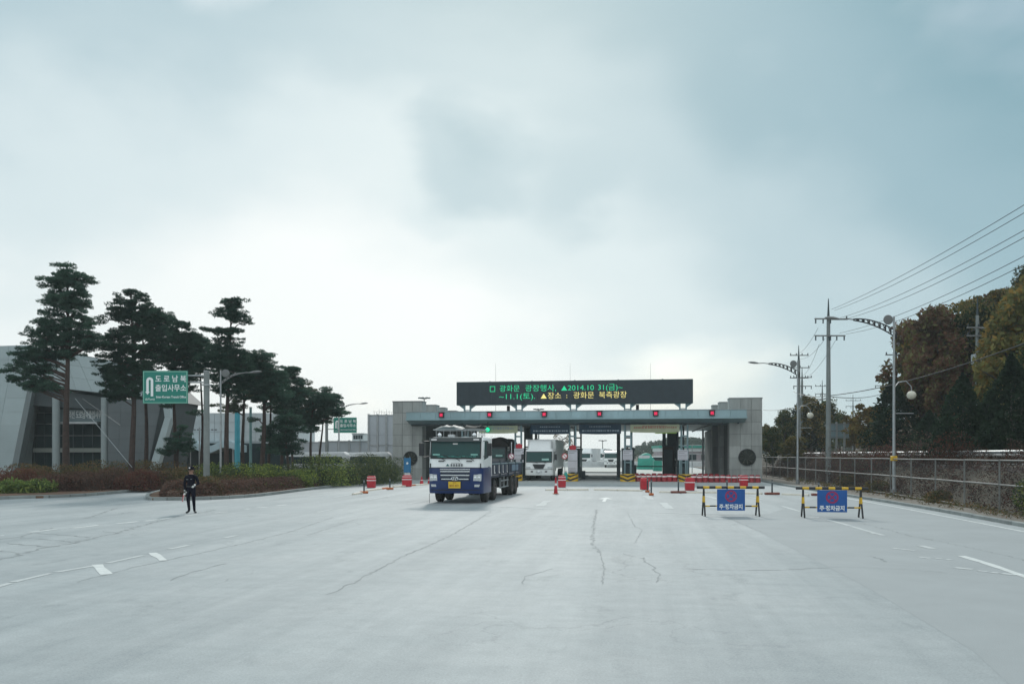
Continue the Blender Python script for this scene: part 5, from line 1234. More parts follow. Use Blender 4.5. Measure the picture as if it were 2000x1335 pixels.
def green_sign_post(px_pole, Z, pxs, pys, top_py, lab, poler, txt=True, ppx=None):
    v = P(px_pole, Z); r = thing('road_sign', lab, 'road sign', (v.x, v.y, 0), R(YAW), 'green direction signs with a U-turn arrow'); sc_ = Z / F
    MB().cyl((0, 0, 0), (0, 0, hh(top_py, Z)), poler, poler * .88, 16).build('pole', pole_c, r, smooth=True)
    MB().cyl((0, 0, hh(top_py, Z)), (0, 0, hh(top_py, Z) + .04), poler * .95, n=16).build('pole_cap', galv, r)
    x0, x1_ = (pxs[0] - px_pole) * sc_, (pxs[1] - px_pole) * sc_; z1_, z0 = hh(pys[0], Z), hh(pys[1], Z)
    side = 1 if x0 > 0 else -1; xm = (x0 + x1_) / 2
    for z in (z1_ - .25, z1_ - .62) if txt else (z1_ - .5, z0 + .4): MB().tube([(0, -poler * .5, z), (x1_ if side > 0 else x0, -.10 - poler * .5, z)], .045, 8).build('arm', galv, r)
    MB().bb((-poler - .03, -poler - .03, z1_ - .8), (poler + .03, poler + .03, z1_ - .72)).build('clamp', galv, r)
    s = MB().bb((x0, -poler - .21, z0), (x1_, -poler - .17, z1_)).build('sign_panel', green_sign, r); yy = -poler - .213
    w2, h2 = x1_ - x0, z1_ - z0; b = MB(); bd = .035
    b.bb((x0 + .03, yy - .003, z0 + .03), (x1_ - .03, yy, z0 + .03 + bd)); b.bb((x0 + .03, yy - .003, z1_ - .03 - bd), (x1_ - .03, yy, z1_ - .03))
    b.bb((x0 + .03, yy - .003, z0 + .03 + bd), (x0 + .03 + bd, yy, z1_ - .03 - bd)); b.bb((x1_ - .03 - bd, yy - .003, z0 + .03 + bd), (x1_ - .03, yy, z1_ - .03 - bd)); b.build('border', mat('pale_green' + str(px_pole), (.25, .55, .42), .5), s)
    # U-turn arrow
    ax, aw = x0 + w2 * .155, w2 * .155; ro, th = aw * .5, w2 * .055; zt = z1_ - h2 * .20 - ro
    pts = [(ax + ro, z0 + h2 * .22)] + [(ax + ro * math.cos(R(a)), zt + ro * math.sin(R(a))) for a in range(0, 181, 15)] + [(ax - ro, z0 + h2 * .36)]
    b = MB(); inner = [(ax + (ro - th) * math.cos(R(a)), zt + (ro - th) * math.sin(R(a))) for a in range(180, -1, -15)]
    b.prism([(ax + ro, z0 + h2 * .22)] + [(ax + ro * math.cos(R(a)), zt + ro * math.sin(R(a))) for a in range(0, 181, 15)] + [(ax - ro, z0 + h2 * .36), (ax - ro + th, z0 + h2 * .36)] + inner + [(ax + ro - th, z0 + h2 * .22)], yy - .004, yy, 'y')
    b.prism([(ax - ro + th / 2 - th * .95, z0 + h2 * .36), (ax - ro + th / 2 + th * .95, z0 + h2 * .36), (ax - ro + th / 2, z0 + h2 * .27)], yy - .004, yy, 'y')
    b.build('u_turn_arrow', white_txt, s)
    tx = x0 + w2 * .635; fs = h2 * .225
    def fit(s_, size, z, x0f, x1f, nm='lettering', fat=.006):
        o = text_mesh(s_, size, white_txt, s, nm, (0, yy - .003, z), ext=.002, fat=fat, align='LEFT'); xs = [q.co.x for q in o.data.vertices]; o.scale.x = ((x1f - x0f) * w2) / (max(xs) - min(xs)); o.location.x = x0 + x0f * w2 - min(xs) * o.scale.x
    fit('도 로 남 북', fs, z1_ - h2 * .26, .28, .965); fit('출입사무소', fs, z1_ - h2 * .54, .28, .965)
    fit('Inter-Korean Transit Office', h2 * .10, z0 + h2 * .20, .30, .965, fat=.003); fit('(UTurn)', h2 * .075, z0 + h2 * .13, .06, .26, fat=.002)
green_sign_post(403.5, 46, (285, 372), (725, 788.5), 725, 'large green direction sign with U-turn arrow and Korean text hung beside the pines', .175)
green_sign_post(638, 86, (653, 698), (815, 845), 812, 'smaller green direction sign with U-turn arrow near the grey hoarding', .17, txt=False)

# utility poles
def crossarm(root, z, hw, n_, m=galv_dull, down=False, off=0.0, yaw=0.0, xs=None):
    a = MB().box((off, -.16, z), (hw * 2, .09, .09)).build('crossarm', m, root)
    pos = xs or [(-hw + .08 + (2 * hw - .16) * k / (n_ - 1)) + off for k in range(n_)]
    for x in pos:
        if down: MB().lathe([(.02, -.02), (.06, -.08), (.03, -.11), (.07, -.18), (.03, -.22), (.07, -.30), (.02, -.34)], (x, -.16, z), 'z', 8).build('insulator', steel_dark, a)
        else: MB().lathe([(.03, .04), (.07, .10), (.04, .14), (.06, .20), (.02, .24)], (x, -.16, z), 'z', 8).build('insulator', steel_dark, a)
def upole(px, Z, top_py, arms, lab, r0=.19, base_h=None, tr=False):
    v = P(px, Z); z0 = ground_h(v.x, v.y) - .3; r = thing('utility_pole', lab, 'utility pole', (v.x, v.y, z0), R(YAW), 'concrete utility poles'); tp = hh(top_py, Z) - z0
    MB().cyl((0, 0, 0), (0, 0, tp - 1.3 * (Z / 60) ** .5), r0, r0 * .6, 14).build('pole', pole_c, r, smooth=True)
    MB().cyl((0, 0, tp - 1.3 * (Z / 60) ** .5), (0, 0, tp), r0 * .45, .03, 8).build('peak_spike', steel_dark, r)
    for (py, hw, n_, dn, off) in arms: crossarm(r, hh(py, Z) - z0, hw, n_, down=dn, off=off)
    if tr:
        for s_, zz in ((-.35, hh(703, Z)), (.30, hh(703, Z))): MB().lathe([(.02, 0), (.24, .02), (.26, .1), (.26, .62), (.22, .7), (.02, .72)], (s_, -.35, zz - z0 - .35), 'z', 16).build('transformer', galv, r, smooth=True)
    return r
UP = upole(1618, 60, 583, [(623, .62, 3, True, -.45), (624, .75, 2, False, .6), (656, .62, 3, True, -.45), (656, .62, 3, True, .55)], 'big concrete utility pole with two crossarms standing between the two arched street lamps', .21)
upole(1560, 88, 674, [(694, 1.0, 4, False, 0), (718, 1.0, 3, False, .1), (738, 1.0, 4, False, .0)], 'utility pole with three crossarms just behind the farther street lamp', .25)
upole(1566.5, 96, 716, [(737, 1.1, 4, False, 0), (754, 1.1, 4, True, 0)], 'thin utility pole close behind the one at the farther street lamp', .2)
upole(1606, 120, 742, [(754, 1.1, 4, False, 0), (769, 1.1, 4, True, 0), (779, 1.1, 3, True, -.4)], 'slender distant utility pole left of the big pole', .2)
upole(1666, 150, 770, [(782, 1.4, 4, False, 0), (793, 1.4, 4, True, 0)], 'farthest slender utility pole right of the billboard', .2)
upole(1724.5, 105, 722, [(738, 1.1, 4, False, 0), (753, 1.1, 4, True, 0)], 'slender utility pole between the billboard and the nearer street lamp', .2)
upole(1749.5, 70, 660, [(693, .95, 3, False, 0), (714, .95, 3, False, 0)], 'utility pole hidden behind the nearer street lamp', .19)
upole(1909, 56, 580, [(640, .8, 3, False, 0), (656, .8, 3, False, 0)], 'utility pole with a pair of transformers on the wooded slope', .17, tr=True)
def wire(a, b_, lab, sag=.6, r_=.016):
    a, b_ = Vector(a), Vector(b_); n_ = 18
    pts = [a.lerp(b_, i / n_) - Vector((0, 0, sag * 4 * (i / n_) * (1 - i / n_))) for i in range(n_ + 1)]
    tag(MB().tube(pts, r_, 5).build('overhead_wire', wire_m), lab, 'wire', 'overhead wires')
def Q(px, py, Z): v = P(px, Z); v.z = hh(py, Z); return v
wl = [(1624, 604, 2090, 345), (1630, 606, 2090, 362), (1640, 621, 2090, 398), (1650, 623, 2090, 413), (1640, 650, 2090, 452), (1652, 652, 2090, 470)]
for i, (a, b_, c_, d) in enumerate(wl):
    wire(Q(a, b_, 60), Q(c_, d, 26), 'thin ' + ['topmost', 'second', 'third', 'fourth', 'fifth', 'lowest'][i] + ' of six power wires rising from the big utility pole toward the viewer', .28 + .04 * i, .013)
wire(Q(1622, 772, 60), Q(2080, 640, 34), 'thick black cable slung from the big utility pole past the globe lamp toward the slope', .45, .028)
wire(Q(1550, 764, 92), Q(1620, 772, 60), 'thick cable sagging from the farther poles to the big utility pole', .3, .028); wire(Q(1622, 774, 61), Q(1724, 768, 105), 'thin cable from the big utility pole to the slender pole by the billboard', .3, .03)
for i, (a, b_, c_, d) in enumerate([(1598, 640, 1552, 692), (1612, 660, 1560, 700), (1632, 664, 1570, 739), (1600, 672, 1566, 734)]):
    wire(Q(a, b_, 60), Q(c_, d, 88), 'faint ' + ['outermost', 'second', 'inner', 'lower'][i] + ' wire running back from the big pole to the pole behind the farther lamp', .5, .012)
wire(Q(1909, 640, 56), Q(2080, 612, 40), 'wire leaving the transformer pole near its top', .3, .014); wire(Q(1909, 656, 56), Q(2080, 622, 40), 'wire leaving the transformer pole just under its lower crossarm', .3, .014); wire(Q(1909, 640, 56), Q(1749, 694, 70), 'wire from the transformer pole down to the pole behind the nearer lamp', .4, .014); wire(Q(1490, 800, 120), Q(1616, 776, 61), 'faint cable running from the end wall side up to the big utility pole', .4, .03)
# ------------------------------------------------------------------ buildings beyond the planting
def at2(px, py, Z): v = P(px, Z); return v, hh(py, Z)
# immigration office: slanted monolith facade with a deep glazed opening; local x along the facade, camera-facing
ZB = 74.0
o0 = P(150, ZB); off_ = thing('office_building', 'grey modern office building with slanted panelled walls, round columns and glazed entrance behind the pines', 'building', (o0.x, o0.y, 0), R(YAW))
s_ = ZB / F
def bx(px): return (px - 150) * s_
def bz(py): return hh(py, ZB)
# left leaning wall of panels
def panel_poly(quad, nx, nz, y, th, m, root, gap=.012):
    """split a quadrilateral (bl, br, tr, tl in x,z) into separate cladding panels"""
    bl, br, tr, tl = [Vector(q) for q in quad]
    def pt(u, v_): return (bl.lerp(br, u)).lerp(tl.lerp(tr, u), v_)
    for i in range(nx):
        for j in range(nz):
            a, b_, c_, d = pt(i / nx, j / nz), pt((i + 1) / nx, j / nz), pt((i + 1) / nx, (j + 1) / nz), pt(i / nx, (j + 1) / nz); ce = (a + b_ + c_ + d) / 4
            q = [p + (ce - p).normalized() * gap for p in (a, b_, c_, d)]
            MB().prism([(p.x, p.y) for p in q], y - th + rng.uniform(-.004, .004), y, 'y').build('cladding_panel', m, root, fixn=True)
panel_poly([(bx(-320), 0), (bx(12), 0), (bx(50), bz(750)), (bx(-320), bz(750))], 9, 7, .5, .06, bld_panel, off_)
panel_poly([(bx(-320), bz(750)), (bx(50), bz(750)), (bx(52), bz(672)), (bx(-320), bz(684))], 9, 3, .5, .06, bld_panel, off_)
MB().prism([(bx(-320), 0), (bx(12) - .02, 0), (bx(52) - .02, bz(673)), (bx(-320), bz(685))], .5, 9, 'y').build('wall', bld_panel, off_)
# reveal of the leaning wall, then the roof slab that sweeps down to the other side
MB().prism([(bx(12), 0), (bx(24), 0), (bx(60), bz(750)), (bx(50), bz(750))], .44, 1.4, 'y').build('wall_edge', mat('edge_panel', (.16, .20, .21), .6, var=.15, vs=1), off_)
panel_poly([(bx(50), bz(750)), (bx(300), bz(778)), (bx(235), bz(708)), (bx(52), bz(673))], 8, 3, .5, .06, bld_panel, off_)
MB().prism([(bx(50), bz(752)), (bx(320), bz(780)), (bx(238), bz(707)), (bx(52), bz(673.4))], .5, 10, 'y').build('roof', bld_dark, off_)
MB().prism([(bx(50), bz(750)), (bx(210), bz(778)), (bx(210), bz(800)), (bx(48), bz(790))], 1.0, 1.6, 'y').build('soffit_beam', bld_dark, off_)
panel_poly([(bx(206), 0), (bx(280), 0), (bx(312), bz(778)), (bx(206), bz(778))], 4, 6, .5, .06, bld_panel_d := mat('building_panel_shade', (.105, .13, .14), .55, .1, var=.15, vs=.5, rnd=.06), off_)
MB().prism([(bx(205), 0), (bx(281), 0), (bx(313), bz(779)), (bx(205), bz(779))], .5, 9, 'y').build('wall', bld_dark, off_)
MB().prism([(bx(281), 0), (bx(297), 0), (bx(330), bz(815)), (bx(318), bz(815))], .40, 1.2, 'y').build('wall_edge', bld_panel, off_)
MB().prism([(bx(318), bz(815)), (bx(330), bz(815)), (bx(326), bz(776)), (bx(312), bz(776))], .41, 1.1, 'y').build('wall_edge', bld_panel, off_)
# glazing set back in the opening
gy_ = 3.2
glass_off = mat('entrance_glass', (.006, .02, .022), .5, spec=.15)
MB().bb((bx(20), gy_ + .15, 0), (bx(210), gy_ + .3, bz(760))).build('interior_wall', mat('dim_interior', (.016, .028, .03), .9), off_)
ng = 9
for i in range(ng):
    x0 = bx(28) + (bx(205) - bx(28)) * i / ng; x1_ = bx(28) + (bx(205) - bx(28)) * (i + 1) / ng
    for (za, zb_) in ((.1, 2.4), (2.9, 4.0), (4.05, 5.1), (5.15, 6.1)):
        MB().bb((x0 + .05, gy_, za), (x1_ - .05, gy_ + .03, zb_)).build('window_pane', glass_off, off_)
    MB().bb((x0 - .04, gy_ - .06, 0), (x0 + .04, gy_ + .1, 6.3)).build('mullion', steel_dark, off_)
MB().bb((bx(30), gy_ - .5, 2.45), (bx(178), gy_ - .05, 2.85)).build('door_canopy', mat('canopy_beige', (.22, .25, .23), .6), off_, bevel=.02)
for z in (4.0, 5.1, 6.15): MB().bb((bx(26), gy_ - .08, z), (bx(205), gy_ - .0, z + .05)).build('transom', galv_dull, off_)
sb = MB().bb((bx(96), 1.4, bz(822)), (bx(200), 1.6, bz(797))).build('sign_band', mat('sign_band', (.09, .13, .14), .6), off_, bevel=.01)
tx = text_mesh('경의선 도로남북출입사무소', .78, mat('sign_letter', (.42, .46, .46), .5), sb, 'lettering', (0, 1.385, bz(809)), ext=.02, align='LEFT', fat=.01)
xs = [q.co.x for q in tx.data.vertices]; tx.scale.x = (bx(189) - bx(111)) / (max(xs) - min(xs)); tx.location.x = bx(111)
MB().bb((bx(96), 1.0, bz(826)), (bx(178), 1.5, bz(822.5))).build('sign_ledge', galv, off_)
for px in (100, 196):
    MB().cyl((bx(px), .8, 0), (bx(px), .8, bz(775)), .32, n=24).build('column', mat('column_paint%d' % px, (.27, .33, .34), .6, var=.15, vs=1), off_, smooth=True)
b = MB()
for px0, px1 in ((135, 145), (147, 157), (160, 168)): b.bb((bx(px0), gy_ - .02, bz(777)), (bx(px1), gy_ + .0, bz(772)))
b.build('clerestory_window', mat('clerestory_glow', (.35, .6, .58), .3, emit=((.55, .9, .85), .8)), off_)  # brightness put in as emission; no lamp behind these panes
# flags stay-wires in front
a = P(147, 70, hh(778, 70)); b_ = P(258, 52, hh(912, 52))
tag(MB().tube([a, b_], .02, 5).build('stay_wire', galv), 'long pale guy wire running down from the office roof to the hedge', 'wire')
a = P(161, 70, hh(778, 70)); b_ = P(235, 66, hh(830, 66))
tag(MB().tube([a, b_], .018, 5).build('stay_wire', galv_dull), 'short pale guy wire behind the pine trunk under the office roof', 'wire')

# pale hall with a wavy canopy
ZH = 98.0; o1 = P(420, ZH); hall = thing('exhibition_hall', 'pale panelled hall with a light blue wavy entrance canopy behind the pines', 'building', (o1.x, o1.y, 0), R(YAW)); s2 = ZH / F
def qx(px): return (px - 420) * s2
def qz(py): return hh(py, ZH)
MB().bb((qx(318), .1, 0), (qx(560), 14, qz(806))).build('core', hall_w, hall)
for i in range(12):
    x0 = qx(318) + (qx(560) - qx(318)) * i / 12; x1_ = qx(318) + (qx(560) - qx(318)) * (i + 1) / 12
    for j in range(3):
        z0 = qz(862) + (qz(806) - qz(862)) * j / 3; z1_ = qz(862) + (qz(806) - qz(862)) * (j + 1) / 3
        MB().bb((x0 + .02, 0, z0 + .02), (x1_ - .02, .09, z1_ - .02)).build('wall_panel', hall_w, hall)
MB().bb((qx(318), .02, 0), (qx(560), .08, qz(865))).build('dark_glazing', glass_teal, hall)
b = MB()
for k in range(14):
    if rng.random() < .8: b.bb((qx(330) + k * .42, -.02, qz(840)), (qx(330) + k * .42 + .28, 0, qz(840) + .16)); 
b.build('wall_print', print_dark, hall)
top = []; n_ = 40
for i in range(n_ + 1):
    x = qx(312) + (qx(482) - qx(312)) * i / n_; top.append((x, qz(866) + .34 * math.cos((x - qx(312)) / (qx(392) - qx(320)) * 2 * math.pi)))
pts = top + [(p[0], p[1] - .75 - .25 * math.cos(p[0])) for p in reversed(top)]
for i in range(0, n_, 2):
    MB().prism([top[i], top[i + 1], top[i + 2], (top[i + 2][0], top[i + 2][1] - .8), (top[i + 1][0], top[i + 1][1] - .8), (top[i][0], top[i][1] - .8)], -2.6, 0, 'y').build('canopy_bay', wave_m, hall)
for px in (325, 372, 420, 468): MB().cyl((qx(px), -2.3, 0), (qx(px), -2.3, qz(874)), .09, n=10).build('canopy_post', galv, hall)
# coloured posts between the pines
def post_thing(px, Z, top_py, r_, m, lab, name='banner_pole', head=False):
    v = P(px, Z); r = thing(name, lab, 'pole', (v.x, v.y, 0), R(YAW)); tp = hh(top_py, Z)
    MB().cyl((0, 0, 0), (0, 0, tp), r_, r_ * .9, 12).build('shaft', m, r, smooth=True); MB().cyl((0, 0, tp), (0, 0, tp + .06), r_ * 1.15, n=12).build('cap', galv, r)
    MB().cyl((0, 0, 0), (0, 0, .2), r_ * 1.5, n=12).build('foot', galv_dull, r)
post_thing(463.5, 70, 803, .24, blue_post, 'thick sky blue pole standing between the pine trunks'); post_thing(489.5, 66, 796, .11, mat('teal_post', (.16, .30, .30), .5, var=.2), 'thin pale teal pole beside the pine trunks right of the blue pole')
post_thing(389.5, 62, 836, .05, galv, 'thin galvanised pole just left of the large sign pole', 'flag_pole'); post_thing(372, 90, 824, .06, galv_dull, 'thin teal-grey pole in front of the pale hall', 'flag_pole')

# grey site hoarding and scaffolded enclosure
def hoarding(px0, px1, Z, py_top, n_, name, lab, posts=True, rows=1):
    a = P((px0 + px1) / 2, Z); r = thing(name, lab, 'hoarding', (a.x, a.y, 0), R(YAW)); w_ = (px1 - px0) * Z / F; t_ = hh(py_top, Z)
    for i in range(n_):
        for j in range(rows):
            x0 = -w_ / 2 + w_ * i / n_; MB().bb((x0 + .04, 0, t_ * j / rows + .02), (x0 + w_ / n_ - .04, .06, t_ * (j + 1) / rows - .02)).build('hoarding_panel', hoard, r)
    for i in range(n_ + 1): MB().bb((-w_ / 2 + w_ * i / n_ - .09, -.12, 0), (-w_ / 2 + w_ * i / n_ + .09, .1, t_ + .05)).build('post', galv, r)
    for z in (t_ * .5, t_ - .12): MB().bb((-w_ / 2, -.06, z), (w_ / 2, -.02, z + .08)).build('rail', galv, r)
    return r
hoarding(560, 640, 90, 862, 5, 'site_hoarding', 'low pale site hoarding seen between pine trunks'); hoarding(640, 724, 88, 860, 4, 'site_hoarding', 'pale grey site hoarding with posts below the small green road sign')
en = hoarding(720, 772, 84, 809, 3, 'scaffold_enclosure', 'tall pale panelled enclosure with scaffold rods next to the end wall', rows=3)
MB().bb((-1.35, .1, 0), (1.35, 5, hh(811, 84))).build('rear_volume', hoard, en)
b = MB()
for k in range(9): b.cyl((-1.0 + k * .26, 1.2, hh(809, 84)), (-1.0 + k * .26, 1.2, hh(800 + 3 * math.sin(k * 2.1), 84)), .018, n=4)
b.tube([(-1.1, 1.2, hh(802, 84)), (1.2, 1.2, hh(804, 84))], .015, 4); b.build('scaffold_rods', galv_dull, en)
a = P(700, 120); r = thing('site_cabin', 'small white rooftop cabin with two dark windows above the grey hoarding', 'cabin', (a.x, a.y, 0), R(YAW)); k_ = 120 / F
MB().bb((-12 * k_, 0, 0), (11 * k_, 5, hh(847, 120))).build('body', hall_w, r)
for x in (-5.5 * k_, 4 * k_): 
    f_ = MB().bb((x - .32, -.05, hh(857, 120)), (x + .32, 0, hh(849.5, 120))).build('window', glass_teal, r); MB().bb((x - .02, -.07, hh(857, 120)), (x + .02, -.05, hh(849.5, 120))).build('mullion', galv, f_)
MB().bb((-13 * k_, -.2, hh(847, 120)), (12 * k_, 5.2, hh(845.5, 120))).build('roof', galv, r)

# things seen through the gate
v = P(1262, 125); r = thing('tarped_mound', 'rounded heap under a turquoise tarpaulin seen through the blocked lane', 'heap', (v.x, v.y, 0))
rings = []
for i in range(9):
    z = 2.5 * math.sin(i / 8 * math.pi / 2); k2 = math.cos(i / 8 * math.pi / 2) * .92 + .05; rings.append([(1.55 * k2 * math.cos(a) * (1 + .12 * math.sin(3 * a + i)), 1.5 * k2 * math.sin(a) * (1 + .1 * math.cos(2 * a)), z) for a in [2 * math.pi * q / 18 for q in range(18)]])
MB().loft(rings).build('tarpaulin', green_tarp, r, smooth=True)
MB().loft([[(p[0] * 1.03 - .0, p[1] * 1.03, p[2] * .33 + .9) for p in rings[4]], [(p[0] * .9 - .2, p[1] * .9 - .3, p[2] * .33 + 1.45) for p in rings[5]]]).build('pale_sheet', white_dull, r, smooth=True)
v = P(1284, 112); r = thing('green_crate', 'turquoise green crate standing beyond the blocked lane', 'crate', (v.x, v.y, 0), R(10)); MB().bb((-.55, -.5, 0), (.55, .5, 1.35)).build('box', green_tarp, r, bevel=.04); MB().bb((-.58, -.53, 1.35), (.58, .53, 1.43)).build('lid', green_tarp, r, bevel=.02)
v = P(1282, 135); r = thing('small_van', 'small white van parked beyond the turquoise crate', 'van', (v.x, v.y, 0), R(12))
MB().prism([(-2, .3), (-2.05, 1.1), (-1.4, 1.25), (-.9, 1.95), (2, 1.98), (2.05, .3)], -.8, .8, 'y').build('body', white_paint, r, bevel=.06, seg=2, smooth=True); MB().prism([(-1.3, 1.28), (-.85, 1.86), (1.7, 1.86), (1.7, 1.28)], -.815, -.8, 'y').build('side_window', glass_teal, r)
for x in (-1.3, 1.2): MB().cyl((x, -.82, .32), (x, -.6, .32), .32, n=14).build('wheel', rubber, r)
# low building right of the gate opening, and rails of the exit ramp
v = P(1358, 165); r = thing('green_roofed_building', 'low pale building with a turquoise roof edge seen beside the inner grey wall', 'building', (v.x, v.y, 0), R(YAW))
MB().bb((-7, 0, 0), (9, 8, 2.9)).build('wall', mat('pinkish_wall', (.36, .31, .33), .8, var=.2, vs=.5), r)
MB().bb((-7.4, -.6, 3.6), (9.4, 8.4, 4.1)).build('roof', green_tarp, r); MB().bb((-7.2, -.3, 2.9), (9.2, 8.2, 3.6)).build('eaves', white_dull, r)
for k in range(6): f_ = MB().bb((-6 + k * 2.4, -.06, 1.2), (-4.6 + k * 2.4, 0, 2.3)).build('window', glass_teal, r)
v = P(1355, 100); r = thing('ramp_railing', 'grey pipe railing beyond the lane between the booth and the inner wall', 'railing', (v.x, v.y, 0), R(YAW))
for z in (1.5, 2.3, 3.4): MB().cyl((-2.2, 0, z), (3.5, 0, z), .05, n=6).build('rail', galv, r)
for x in (-2, -.2, 1.5, 3.3): MB().cyl((x, 0, 0), (x, 0, 3.4), .05, n=6).build('post', galv, r)
tag(MB().cyl((0, 0, 0), (0, 0, 4.6), .09, n=8).build('white_pole', white_dull, None, loc=(PY(1373, 79)[0].x, 79, 0)), 'slim white pole just in front of the inner grey wall', 'pole')
# road beyond and low wall
sheetm = MB().bb((-30, 150, -.02), (12, 153, 1.0)).build('low_wall', white_dull); tag(sheetm, 'low pale wall closing the yard behind the queued trucks', 'wall')
beyond = MB().add([(-45, 100, .004), (9.5, 100, .004), (9.5, 230, .012), (-45, 230, .012)], [(0, 1, 2, 3)]).build('yard', mat('bright_yard', (.48, .49, .46), .85, var=.12, vs=.3), fixn=False); tag(beyond, kind='structure')

# billboard back
v = P(1640, 78); r = thing('billboard', 'back of a grey steel billboard on two posts behind the fence', 'billboard', (v.x, v.y, 1.5), R(YAW) + R(4)); k_ = 78 / F; bz0, bz1_ = hh(856, 78) - 1.5, hh(826, 78) - 1.5
for i in range(3):
    for j in range(2): MB().bb((-19 * k_ + i * 12.7 * k_ + .02, 0, bz0 + (bz1_ - bz0) * j / 2 + .02), (-19 * k_ + (i + 1) * 12.7 * k_ - .02, .05, bz0 + (bz1_ - bz0) * (j + 1) / 2 - .02)).build('sheet_panel', mat('billboard_back%d%d' % (i, j), (.24, .34, .38), .5, .2, var=.15, vs=1), r)
for x in (-7 * k_, 9 * k_): MB().bb((x - .07, -.15, 0 - 1.0), (x + .07, 0, bz1_ + .1)).build('post', galv, r)
for z in (bz0 + .1, (bz0 + bz1_) / 2, bz1_ - .1): MB().bb((-19 * k_, -.08, z - .04), (19 * k_, -.005, z + .04)).build('rail', galv_dull, r)

# ------------------------------------------------------------------ wire fence and guard rail
fpts = [Vector((13.1, 16 + 3.2 * k, .1)) for k in range(-2, 14)] + [Vector((13.1 - .028 * (k), 60.8 + 3.2 * k, .1)) for k in range(0, 13)]
fpts = [Vector((13.1 - max(0, p.y - 45) * .022, p.y, .1)) for p in fpts]
fen = thing('wire_fence', 'galvanised chain-link fence with three rails running along the verge', 'fence', (13.1, 16, 0)); O = Vector((13.1, 16, 0))
for i, p in enumerate(fpts):
    q = p - O; MB().cyl((q.x, q.y, .05), (q.x, q.y, 2.06), .035, n=8).build('fence_post', rail_steel, fen, smooth=True)
for i in range(len(fpts) - 1):
    a, b_ = fpts[i] - O, fpts[i + 1] - O
    for z, rr, mm in ((2.0, .028, rail_steel), (1.12, .034, rail_steel), (.20, .024, rail_steel)):
        if z == .20 and fpts[i].y < 33: continue
        MB().cyl((a.x, a.y + .04, z + rng.uniform(-.01, .01)), (b_.x, b_.y - .04, z + rng.uniform(-.01, .01)), rr, n=8).build('rail', mm, fen, smooth=True)
b = MB(); thk = .0022
def flatwire(p, q_):
    d = (q_ - p).normalized(); n1 = Vector((0, 0, 1)).cross(d).normalized() * thk; n2 = d.cross(n1).normalized() * thk
    b.add([p + n1, p - n1 * .5 + n2, p - n1 * .5 - n2, q_ + n1, q_ - n1 * .5 + n2, q_ - n1 * .5 - n2], [(0, 1, 4, 3), (1, 2, 5, 4), (2, 0, 3, 5)])
ys = fpts[0].y
while ys < fpts[-1].y - 2:
    for d_ in (1, -1):
        y0, y1 = (ys, ys + 1.85) if d_ > 0 else (ys + 1.85, ys)
        f1 = lambda y: 13.1 - max(0, y - 45) * .022
        flatwire(Vector((f1(y0) + .02 - O.x, y0 - O.y, .15)), Vector((f1(y1) + .02 - O.x, y1 - O.y, 2.0)))
    ys += .16
me_ = b.build('chain_link_mesh', steel_dark, fen, fixn=False); me_['kind'] = 'stuff'
gr = thing('guard_rail', 'steel guard rail of the raised road above the brown bank behind the fence', 'guard rail', (17.2, 16, 1.7))
for k in range(-2, 24):
    y = k * 4.0; z_ = ground_h(17.4, y + 16) - 1.7
    MB().bb((-.05, y - .06, z_ - .25), (.08, y + .06, z_ + .72)).build('post', galv_dull, gr)
    MB().prism([(0, .38), (-.08, .43), (-.08, .50), (-.02, .545), (-.08, .59), (-.08, .66), (0, .71), (-.012, .66), (.0, .545), (-.012, .43)], y + .01, y + 3.99, 'y' if False else 'y').build('rail_section', galv, gr) if False else None
    vs = [(-.06, z_ + .38), (-.14, z_ + .43), (-.14, z_ + .50), (-.07, z_ + .545), (-.14, z_ + .59), (-.14, z_ + .66), (-.06, z_ + .71)]
    m_ = MB(); m_.add([(x, y + .01, z) for x, z in vs] + [(x, y + 3.99, z) for x, z in vs] + [(x + .01, y + .01, z) for x, z in vs] + [(x + .01, y + 3.99, z) for x, z in vs], [(i, i + 1, i + 8, i + 7) for i in range(6)] + [(i + 14, i + 21, i + 22, i + 15) for i in range(6)]); m_.build('rail_section', galv, gr)
rs = MB().add([(17.5, -20, 1.745), (20.4, -20, 1.745), (20.4, 84, 1.745), (17.5, 84, 1.745)], [(0, 1, 2, 3)]).build('raised_road', pavem, fixn=False); tag(rs, kind='structure')
# stone retaining wall below the raised road : courses of rough stones
rw = thing('retaining_wall', 'rough brown stone retaining wall on the bank behind the wire fence', 'retaining wall', (16.2, 10, 0)); protos = []
for k in range(6):
    m_ = MB(); rg = random.Random(k); w2, h2 = .42, .19
    m_.loft([[(-.10 + rg.uniform(-.03, .03), y * w2 * (1 + rg.uniform(-.08, .05)), z * h2 * (1 + rg.uniform(-.1, .05))) for y, z in ((-1, -1), (1, -1), (1, 1), (-1, 1))], [(.25, y * w2 * .95, z * h2 * .95) for y, z in ((-1, -1), (1, -1), (1, 1), (-1, 1))]])
    o = m_.build('stone', stone_w, rw, bevel=.04); protos.append(o.data); bpy.data.objects.remove(o)
cnt = 0
for r_ in range(4):
    y = -2.0 + (r_ % 2) * .45
    while y < 62 and cnt < 298:
        o = bpy.data.objects.new('stone', protos[rng.randrange(6)]); C.objects.link(o); o.parent = rw; cnt += 1
        o.location = (-.9 + r_ * .26 + rng.uniform(-.03, .03), y, .30 + r_ * .40); o.rotation_euler = (0, R(22), 0); y += .89
